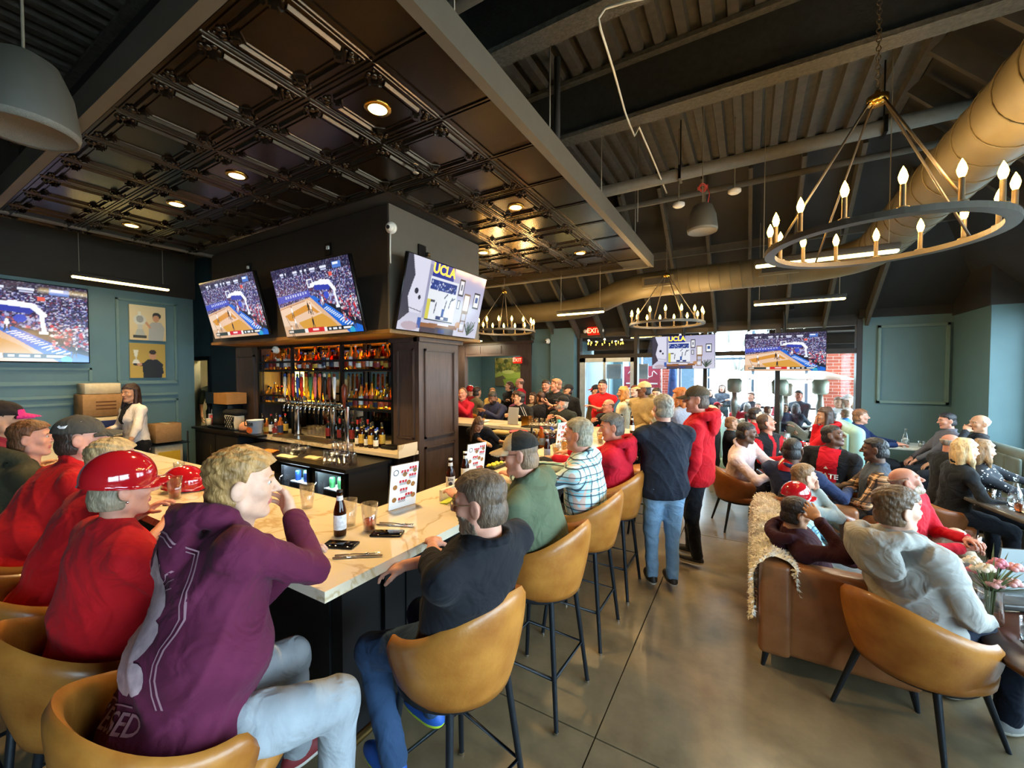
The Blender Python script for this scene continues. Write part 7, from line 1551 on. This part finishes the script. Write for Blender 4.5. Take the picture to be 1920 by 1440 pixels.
# ------------------------------------------------------------------ tables on the right
def carafe(x, y, z, lab, lq=None):
    t = thing('carafe', lab, 'carafe', (x, y, z)); MB().lathe([(.001, 0), (.045, 0), (.05, .02), (.04, .12), (.016, .19), (.015, .24), (.02, .25)], (x, y, z), 18, close=False).obj('glass', M_glass, t)
    MB().lathe([(.001, .006), (.046, .008), (.04, .11), (.001, .11)], (x, y, z), 18, close=False).obj('water', lq or L_WATER, t)
carafe(2.0, 5.2, .75, 'tall water carafe in front of the polka dot woman'); carafe(2.12, 4.95, .75, 'second water carafe at the right edge of the dark table'); carafe(2.18, 8.8, .76, 'clear water bottle on the white table below the teal panel'); carafe(.5, 7.6, .76, 'white water bottle on the window table')
glass(1.95, 5.0, .75, 'tumbler', 'tumbler of orange iced tea beside the first carafe', None, L_TEA, .7); glass(2.2, 4.86, .75, 'tumbler', 'tumbler of orange drink at the right edge table', None, L_TEA, .8); glass(1.9, 5.35, .75, 'tumbler', 'glass of orange juice beside the polka dot woman', None, L_LAGER, .6)
for k, (x, y) in enumerate(((2.3, 8.55), (2.42, 8.62), (2.5, 8.5), (2.12, 8.6))): glass(x, y, .76, 'tumbler', 'water tumbler on the white table below the teal panel', 'tumblers on the panel table', L_WATER, .6)
for k, (x, y) in enumerate(((.4, 5.35), (.5, 5.3), (.55, 5.45), (.62, 5.62))): glass(x, y, .74, 'water', 'water glass on the dark table by the jersey man', 'water glasses on the jersey table', L_WATER, .7)
for k, (x, y) in enumerate(((.75, 7.4), (.68, 7.55))): glass(x, y, .76, 'tumbler', 'iced tea glass on the window table', 'iced tea glasses on the window table', L_TEA, .6)
glass(1.3, 3.86, .72, 'tumbler', 'dark red drink in the bald man\'s hand', None, liq('cranberry', '#7a1220'), .6)
for x, y, z, lab in ((2.05, 4.92, .75, 'white oval plate on the carafe table'), (2.45, 8.75, .76, 'dark plate on the panel table'), (.72, 7.3, .76, 'white plate on the window table')):
    o = MB().lathe([(.001, .004), (.08, .004), (.115, .016), (.116, .02), (.08, .009), (.001, .009)], (x, y, z), 26, close=False).obj('plate', M_white); tag(o, lab, 'plate')
menu(1.36, 3.52, -70, 'plain grey menu holder on the dark low table', .2, .26, True, .62)
phone(1.62, 3.62, .4, 'phone on the dark low table beside the grey menu holder', .62)
def flowers(x, y, z):
    t = thing('flower_vase', 'glass vase of pink and cream roses on the low walnut table', 'flowers', (x, y, z)); r = random.Random(9)
    MB().lathe([(.001, 0), (.05, 0), (.055, .02), (.045, .15), (.05, .18)], (x, y, z), 20, close=False).obj('vase', M_glass, t)
    mats_ = [mat('rose_pink', '#c8707a', .6), mat('rose_cream', '#dcc6a8', .6), mat('rose_blush', '#d69a94', .6)]
    for k in range(9):
        a = k*2.4; rr = .03+.09*(k/9); p = Vector((x+rr*math.cos(a), y+rr*math.sin(a), z+.27+.05*math.cos(k*1.7)))
        MB().tube([(x+.01*math.cos(a), y+.01*math.sin(a), z+.02), (x+.02*math.cos(a), y+.02*math.sin(a), z+.17), p], .003, 5).obj('stem', mat('stem_green', '#4f6340', .7), t)
        h_ = MB()
        for q in range(10):
            b = q*2.4; s_ = .012+.018*(q/10); e = .5*(q/10)
            h_.sphere(p+Vector((math.cos(b)*s_*.9, math.sin(b)*s_*.9, .012-.02*(q/10))), .016, 7, 5, (1, 1, .9))
        h_.obj('rose', mats_[k % 3], t)
    mb = MB()
    for k in range(70):
        a = r.uniform(0, 6.28); e = r.uniform(.4, 1.4); L = r.uniform(.1, .26); d = Vector((math.cos(a)*math.cos(e), math.sin(a)*math.cos(e), math.sin(e))); p = Vector((x, y, z+.16)); sd = d.cross(Vector((0, 0, 1))).normalized()*.006
        mb.add([p-sd*.3, p+sd*.3, p+d*L*.6+sd, p+d*L, p+d*L*.6-sd], [(0, 1, 2, 3, 4)], False)
    mb.obj('greenery', mat('sprig_green', '#6a7348', .7, var=.3), t, fix=False)['kind'] = 'stuff'
flowers(1.12, 3.12, .58)
for k, (x, y) in enumerate(((1.2, 2.96), (1.22, 2.74), (1.36, 2.93), (1.3, 3.1))): glass(x, y, .58, 'water', 'water glass around the flower vase on the walnut table', 'water glasses around the flowers', L_WATER, .6)
o = MB().rbox((1.4, 2.66, .584), (.26, .18, .008), .003, 1).obj('place_mat', mat('grey_mat', '#8a8f96', .4)); tag(o, 'grey place mat on the low walnut table', 'place mat')
# ------------------------------------------------------------------ prints on clothes
def project(P_, pts, off=.004, back=True):
    """world-less: torso coordinates (right, up in metres) laid onto the garment's surface"""
    me = P_['garment'].data; bvh = P_.get('bvh') or BVHTree.FromPolygons([v.co for v in me.vertices], [p.vertices for p in me.polygons]); P_['bvh'] = bvh; out = []
    d = P_['Fw']*(1 if back else -1)
    for a, u in pts:
        o = P_['P0']+P_['A']*a+P_['U']*u-d*.8; h = bvh.ray_cast(Vector(o), Vector(d)); out.append(Vector(h[0])-Vector(d)*off if h[0] is not None else Vector(o+d*.7))
    return out
def lay(mb, P_, V, Fc, off=.004, back=True): mb.add(project(P_, V, off, back), Fc, True)
def disc(cx, cy, r_, ry=None, n=14, rings=3):
    V = [(cx, cy)]; Fc = []; ry = ry or r_
    for k in range(1, rings+1): V += [(cx+r_*k/rings*math.cos(2*PI*i/n), cy+ry*k/rings*math.sin(2*PI*i/n)) for i in range(n)]
    Fc += [(0, 1+i, 1+(i+1) % n) for i in range(n)]
    for k in range(rings-1): Fc += [(1+k*n+i, 1+(k+1)*n+i, 1+(k+1)*n+(i+1) % n, 1+k*n+(i+1) % n) for i in range(n)]
    return V, Fc
def line2(pts, w_):
    V = []; n = len(pts)
    for i, p in enumerate(pts):
        a = pts[max(i-1, 0)]; b = pts[min(i+1, n-1)]; d = Vector((b[0]-a[0], b[1]-a[1])).normalized(); V += [(p[0]-d.y*w_, p[1]+d.x*w_), (p[0]+d.y*w_, p[1]-d.x*w_)]
    return V, [(2*i, 2*i+1, 2*i+3, 2*i+2) for i in range(n-1)]
mb = MB(); cx, u0, hw, hgt = .01, .1, .17, .28
for off_, w_ in ((0, .0025), (.012, .0018)):
    arch = [(cx-hw+off_, u0+hgt*q/8) for q in range(9)] + [(cx+(hw-off_)*math.cos(a), u0+hgt+(hw-off_)*1.0*math.sin(a)) for a in np.linspace(PI, 0, 19)[1:-1]] + [(cx+hw-off_, u0+hgt*(8-q)/8) for q in range(9)]
    lay(mb, MA, *line2(arch, w_))
lay(mb, MA, *line2([(cx-hw+q*.025, u0) for q in range(11)], .002))
for a in np.linspace(.25, PI-.25, 13): lay(mb, MA, *line2([(cx+r_*math.cos(a), u0+hgt-.02+r_*math.sin(a)) for r_ in (.06, .08, .1, .118)], .0016))
V, Fc = text_mesh('BLESSED', .068, .0006); lay(mb, MA, [(-p[0]*-1+cx, p[1]+u0-.04) for p in V], Fc)
mb.obj('back_print_lines', mat('print_rose', '#a07884', .8), MA['T'], False, fix=False)
mb = MB(); r = random.Random(8)
for (x, y, q) in ((-.03, .05, .05), (.03, .04, .045), (0, .1, .055), (.05, .1, .04), (-.06, .09, .04), (-.02, .16, .05), (.03, .17, .045), (0, .22, .04), (-.07, .03, .035), (.075, .03, .03), (.02, .26, .03)): lay(mb, MA, *disc(cx+x*1.35, u0+.03+y*1.25, q*1.3), off=.0045+.0004*len(mb.v) % 3*.0)
mb.obj('back_print_clouds', mat('print_cloud', '#b9a0a6', .8, var=.25, scale=30), MA['T'], False, fix=False)
mb = MB(); V, Fc = text_mesh('STATE', .075, .002); lay(mb, JM, [(-p[0], p[1]+.28) for p in V], Fc, .006, False); lay(mb, JM, *disc(0, .2, .06, .04), off=.006, back=False); lay(mb, JM, [(-.02, .36), (.02, .36), (0, .39)], [(0, 1, 2)], .006, False)
mb.obj('chest_lettering', mat('print_white', '#dcdce0', .7), JM['T'], False, fix=False)

def swoosh():
    cap_o = [c for c in CR['T'].children if c.name.startswith('cap')][0]; bv = BVHTree.FromPolygons([v.co for v in cap_o.data.vertices], [p.vertices for p in cap_o.data.polygons]); Rh, Hc, sc_ = CR['RH'], CR['Hc'], CR['s']
    pts = [(-.045, .012), (-.03, .002), (-.012, .0), (.045, .03), (-.008, .014), (-.026, .012), (-.036, .02)]; d = Rh @ nrm(V3(-1, .55, 0)); side = nrm(np.cross(d, Rh[:, 2])); V = []
    for a, b in pts:
        o = Hc + Rh[:, 2]*(.075+b)*sc_ + side*a*sc_ - d*.4; h = bv.ray_cast(Vector(o), Vector(d)); V.append((h[0] if h[0] is not None else Vector(o+d*.3)) - Vector(d)*.003)
    MB().add(V, [(0, 1, 2, 5), (2, 3, 4, 5), (0, 5, 6)]).obj('cap_emblem', mat('print_white', '#dcdce0', .7), CR['T'], False, fix=False)
swoosh()
# ------------------------------------------------------------------ patio outside the storefront
M_pave = mat('patio_concrete', '#c9c6bd', .8, var=.1, scale=4); M_asph = mat('street', '#b4b2ac', .9, var=.1)
struct(MB().b2((-14, 13.6, -.16), (16, 60, -.06)).obj('ground_street', M_asph), 'bright street beyond the patio')
struct(MB().b2((-13, 9.8, -.12), (12, 15, -.02)).obj('ground_patio', M_pave), 'pale concrete patio floor')
struct(MB().b2((3.5, -8, -.12), (30, 9.8, -.03)).obj('ground_side', M_asph))
def brick():
    m = bpy.data.materials.new('red_brick'); m.use_nodes = True; MATS['red_brick'] = m; n = m.node_tree.nodes; l = m.node_tree.links; b = n['Principled BSDF']; tc = n.new('ShaderNodeTexCoord'); mp = n.new('ShaderNodeMapping'); mp.inputs['Rotation'].default_value = (PI/2, 0, 0)
    t = n.new('ShaderNodeTexBrick'); t.inputs['Scale'].default_value = 4.6; t.inputs['Color1'].default_value = (*lin('#b0543c'), 1); t.inputs['Color2'].default_value = (*lin('#9a4632'), 1); t.inputs['Mortar'].default_value = (*lin('#c8a89a'), 1); t.inputs['Mortar Size'].default_value = .02; t.inputs['Brick Width'].default_value = 1.0; t.inputs['Row Height'].default_value = .34
    l.new(tc.outputs['Object'], mp.inputs[0]); l.new(mp.outputs[0], t.inputs['Vector']); l.new(t.outputs['Color'], b.inputs['Base Color']); b.inputs['Roughness'].default_value = .9
    bp = n.new('ShaderNodeBump'); bp.inputs['Strength'].default_value = .6; bp.inputs['Distance'].default_value = .01; bp.invert = True; l.new(t.outputs['Fac'], bp.inputs['Height']); l.new(bp.outputs[0], b.inputs['Normal']); return m
M_brick = brick()
def bpillar(x0, x1, y0, y1, h_, lab):
    t = thing('brick_pillar', lab, 'pillar', ((x0+x1)/2, y0, 0)); MB().b2((x0, y0, -.02), (x1, y1, h_)).obj('brickwork', M_brick, t); MB().b2((x0-.03, y0-.03, -.02), (x1+.03, y1+.03, .12)).obj('plinth', M_pave, t)
bpillar(1.48, 2.3, 11.9, 12.6, 4.0, 'red brick pillar at the right of the patio'); bpillar(-2.35, -1.9, 12.4, 12.9, 4.0, 'red brick pillar behind the red banner'); bpillar(-4.6, -3.9, 12.2, 12.8, 4.0, 'dark red brick pillar behind the glass doors')
# patio roof edge: dark soffit that darkens the transoms, open in the middle
for a, b, s_ in ((-3.75, -.72, 'left'), (.34, 6, 'right')):
    t = thing('patio_awning', 'dark patio roof soffit on the %s, above the transom' % s_, 'awning', ((a+b)/2, 11, 2.7)); MB().b2((a, 9.85, 2.72), (b, 11.0, 2.82)).obj('soffit', mat('soffit_brown', '#2b211c', .7), t); MB().b2((a, 10.92, 2.36), (b, 11.0, 2.9)).obj('fascia', mat('soffit_brown', '', .7), t); MB().b2((a, 10.4, 2.5), (b, 10.46, 2.72)).obj('joist', mat('soffit_brown', '', .7), t)
t = thing('bare_tree', 'bare tree whose branches show in the bright transom', 'tree', (-.4, 19, 0)); r = random.Random(6); mb = MB()
def grow(p, d, L, w_, k):
    q = p+d*L; mb.tube([p, (p+q)/2+Vector((r.gauss(0, .04), 0, r.gauss(0, .04)))*L, q], [w_, w_*.85, w_*.7], 5)
    if k:
        for i in range(3): grow(q, (d+Vector((r.gauss(0, .55), r.gauss(0, .4), r.gauss(.1, .35)))).normalized(), L*.72, w_*.62, k-1)
grow(Vector((-.4, 19, -.05)), Vector((0, 0, 1)), 1.9, .12, 5); mb.obj('branches', mat('bare_bark', '#6a6660', .9), t)
# far storefronts across the street, pale in the glare
M_pale = mat('pale_stucco', '#d8d6d0', .8, var=.04); M_dgl = mat('shop_glass', '#3c4650', .1, .2, var=.1)
t = thing('shop_building', 'pale shop building across the street with dark glass bays', 'building', (-6, 26, 0)); MB().b2((-16, 26, -.05), (-2.4, 32, 6)).obj('wall', M_pale, t)
for k in range(6): f = MB().b2((-15+k*2.1, 25.9, .3), (-13.3+k*2.1, 26, 3)).obj('window', M_dgl, t); MB().b2((-14.2+k*2.1, 25.85, .3), (-14.12+k*2.1, 25.95, 3)).obj('mullion', M_white, f)
t = thing('patio_screen', 'dark framed glass patio screen behind the heaters', 'screen', (-.6, 13.5, 0))
for x in (-1.9, -1.1, .05, 1.3): MB().b2((x, 13.5, -.02), (x+.07, 13.58, 3.2)).obj('post', mat('screen_post', '#4a5a66', .5), t)
for z in (.9, 2.3): MB().b2((-1.9, 13.5, z), (1.37, 13.56, z+.06)).obj('rail', MATS['screen_post'], t)
t = thing('patio_rail', 'dark patio railing behind the seated guests', 'railing', (0, 13, 0))
for z in (.35, .95): MB().b2((-2.2, 13.0, z), (3.5, 13.05, z+.05)).obj('rail', M_blackmetal, t)
for k in range(9): MB().b2((-2.1+k*.68, 13.0, -.02), (-2.06+k*.68, 13.05, 1.0)).obj('post', M_blackmetal, t)
# ------------------------------------------------------------------ patio heaters
M_steel = mat('heater_steel', '#8f8e84', .35, .8, var=.1)
def heater(x, y, z, lab):
    t = thing('patio_heater', lab, 'heater', (x, y, -.02), 0, 'patio heaters')
    MB().lathe([(.62, -.16), (.6, -.15), (.2, -.02), (.03, .03), (.001, .035)], (x, y, z), 36, close=False).lathe([(.61, -.165), (.2, -.04), (.001, -.01)], (x, y, z), 36, close=False).obj('reflector', mat('heater_hood', '#b9b4a0', .3, .7), t)
    MB().lathe([(.1, -.5), (.15, -.46), (.16, -.22), (.11, -.16), (.05, -.13)], (x, y, z), 20).obj('burner', mat('heater_glare_grey', '#9a9a88', .5, .5), t)  # burner colour lightened to imitate the glare outdoors
    MB().lathe([(.03, -1.1), (.07, -.95), (.08, -.75), (.05, -.5)], (x, y, z), 16).obj('control', M_steel, t); MB().cyl((x, y, .6), (x, y, z-.9), .032, n=12).obj('pole', M_steel, t); MB().lathe([(.22, 0), (.22, .5), (.2, .62), (.05, .64)], (x, y, -.02), 22).obj('tank_cover', M_steel, t)
for x, y, z, l in ((-.3, 10.9, 1.95, 'leftmost patio heater, below the living room screen'), (.58, 10.6, 1.93, 'patio heater standing behind the window mullion'), (.8, 12.4, 1.82, 'small patio heater farther back'), (1.36, 11.2, 1.93, 'rightmost patio heater beside the brick pillar')): heater(x, y, z, l)
# ------------------------------------------------------------------ banner, umbrella, flags
t = thing('banner', 'red banner with white lettering outside the glass doors', 'banner', (-2.57, 11.5, 0)); MB().b2((-3.06, 11.5, .75), (-2.09, 11.52, 2.1)).obj('cloth', mat('banner_red', '#a8384a', .7, var=.1), t)
mb = MB(); mb.tube([(-2.95+q*.045+.03*math.sin(q*1.9), 11.494, 1.88+.09*math.sin(q*1.3)) for q in range(18)], .012, 5); add_text(mb, 'STUF', .36, Matrix.Translation((-2.57, 11.495, 1.36)) @ Matrix.Rotation(PI/2, 4, 'X'), font_bold=.008); mb.obj('lettering', mat('banner_white', '#e8dcd8', .7), t)
MB().b2((-3.0, 11.494, 1.6), (-2.15, 11.499, 1.64)).obj('rule', MATS['banner_white'], t)
for x in (-3.1, -2.05): MB().cyl((x, 11.51, -.02), (x, 11.51, 2.15), .015).obj('pole', M_chrome, t)
t = thing('closed_umbrella', 'closed navy parasol outside left of the heaters', 'umbrella', (-1.85, 12.0, -.02)); MB().lathe([(.03, 2.3), (.07, 2.2), (.13, 1.3), (.15, 1.1), (.1, 1.05)], (-1.85, 12, 0), 12).obj('cover', cloth('#23355a'), t); MB().cyl((-1.85, 12, -.02), (-1.85, 12, 1.1), .025).lathe([(.22, 0), (.22, .05), (.03, .08)], (-1.85, 12, -.02), 20).obj('pole', M_leg, t)
for x, l in ((-3.45, 'left'), (-2.75, 'right')): o = MB().b2((x, 11.0, 1.75), (x+.45, 11.02, 2.15)).obj('paper_notice', mat('notice_white', '#eef0f0', .6)); tag(o, 'white notice board outside the glass door, the %s one' % l, 'notice'); q = MB().cyl((x+.1, 11.03, -.02), (x+.1, 11.03, 1.75), .02).obj('post', M_white, o)
# ------------------------------------------------------------------ patio tables, chairs and guests
M_pch = mat('patio_wicker', '#b9b4a4', .7, var=.2, scale=60)
def pchair():
    t = thing('patio_chair', '', 'chair'); shell_mesh(.42, .42, .2, .23, .27, 1.5, .03).obj('backrest', M_pch, t, False); MB().lathe([(.001, .42), (.25, .42), (.26, .45), (.001, .46)], n=24).obj('seat', M_pch, t, False)
    for sx in (-1, 1):
        for sy in (-1, 1): MB().cyl((sx*.16, sy*.16, .42), (sx*.2, sy*.2, -.02), .014).obj('leg', M_leg, t, False)
    return t
pc = pchair(); up = []
def ptable(x, y, lab): table(x, y, .8, .8, .74, M_wtop, lab, .1)
ptable(-.05, 11.6, 'patio table between the red capped guests'); ptable(.9, 11.4, 'patio table beside the small heater'); ptable(1.65, 11.0, 'patio table in front of the brick pillar')
PG = [(-.68, 13.25, 1.576, -90, 'stand', '#3a4048', '#4a3628', None, 'woman standing in grey behind the leftmost heater'), (.04, 12.6, 1.40, -120, 'chair', '#22262c', '#5a3a28', None, 'man in dark jacket with folded arms by the patio rail'),
 (-.24, 11.2, 1.152, 80, 'chair', '#a82430', '#8a8a88', ('cap', '#c8c8c8', '#c8c8c8'), 'patio guest in a grey cap and red shirt, left of the pair'), (-.03, 11.25, 1.173, 70, 'chair', '#b03040', '#8a8a88', ('cap', '#d0d0cc', '#d0d0cc'), 'patio guest in a pale cap and red shirt, right of the pair'),
 (.19, 11.7, 1.17, -100, 'chair', '#8a8278', '#6a5a48', None, 'patio guest in beige beside the pale cap'), (.69, 11.0, 1.213, -60, 'chair', '#2c3648', '#4a3a30', None, 'patio guest in blue looking inside'), (.92, 11.1, 1.209, 60, 'chair', '#3a444e', '#5a5a5c', ('cap', '#5c6064', '#5c6064'), 'patio guest in a grey cap seen from behind'),
 (1.1, 12.7, 1.457, -120, 'chair', '#4a525c', '#2a2220', None, 'patio guest in grey beside the rightmost heater'), (1.72, 11.45, 1.37, -90, 'chair', '#d0d4d4', '#7a5a44', None, 'patio guest in a white shirt in front of the brick pillar'), (1.88, 11.4, 1.42, -90, 'chair', '#d4c8c0', '#a8907a', None, 'patio guest in pale pink at the right window edge'),
 (1.5, 10.55, 1.1, 80, 'chair', '#5c6468', '#3a3430', None, 'patio guest with dark hair close to the glass'), (1.7, 10.6, 1.157, 150, 'chair', '#3a74b0', '#8a6a50', None, 'patio guest in a bright blue top close to the glass'), (-.95, 12.5, 1.455, -60, 'stand', '#1e2430', '#4a3a30', None, 'patio guest in navy near the closed parasol'),
 (-.66, 11.0, 1.188, 40, 'chair', '#a01c28', '#5a3a2a', ('cap', '#a01c24', '#a01c24'), 'patio guest in a red cap behind the hoodie man'), (.37, 10.85, 1.154, 20, 'chair', '#6a665c', '#6a4a34', None, 'patio guest in taupe behind the mullion'), (.75, 13.0, 1.258, -90, 'chair', '#702028', '#2a2220', None, 'patio guest in maroon by the rail')]
for i, (x, y, z, a, pz, c, hc, ht, lab) in enumerate(PG):
    if pz == 'chair': place(pc, up, (x, y-.02, 0), a, 'wicker patio chair under the ' + ' '.join(lab.replace('patio guest', 'guest').split()[:11]), 'patio chairs')
    person(lab, (x, y, .52*z if pz == 'stand' else .55), (x, y, z), a, a, 0, lod=2, sk=['fair', 'pink', 'tan'][i % 3], hair=('short' if i % 3 else 'bob', hc), hat=ht, shirt=c, pose=pz, hands=('lap', 'table') if pz == 'chair' else ('down', 'cross'), shoes=None, female=(i % 3 == 0))
# bright pane lights: daylight portals in the window openings (sampling aids only, they emit nothing themselves)
def portal(loc, rot, sx, sy):
    ld = bpy.data.lights.new('window_portal', 'AREA'); ld.shape = 'RECTANGLE'; ld.size = sx; ld.size_y = sy; ld.cycles.is_portal = True; lo = bpy.data.objects.new('window_portal', ld); COL.objects.link(lo); lo.location = loc; lo.rotation_euler = rot
portal((-1.0, 9.8, 1.2), (-PI/2, 0, 0), 5.4, 2.3)
for a, b in WY: portal((3.44, (a+b)/2, 1.76), (0, PI/2, 0), 2.0, b-a)
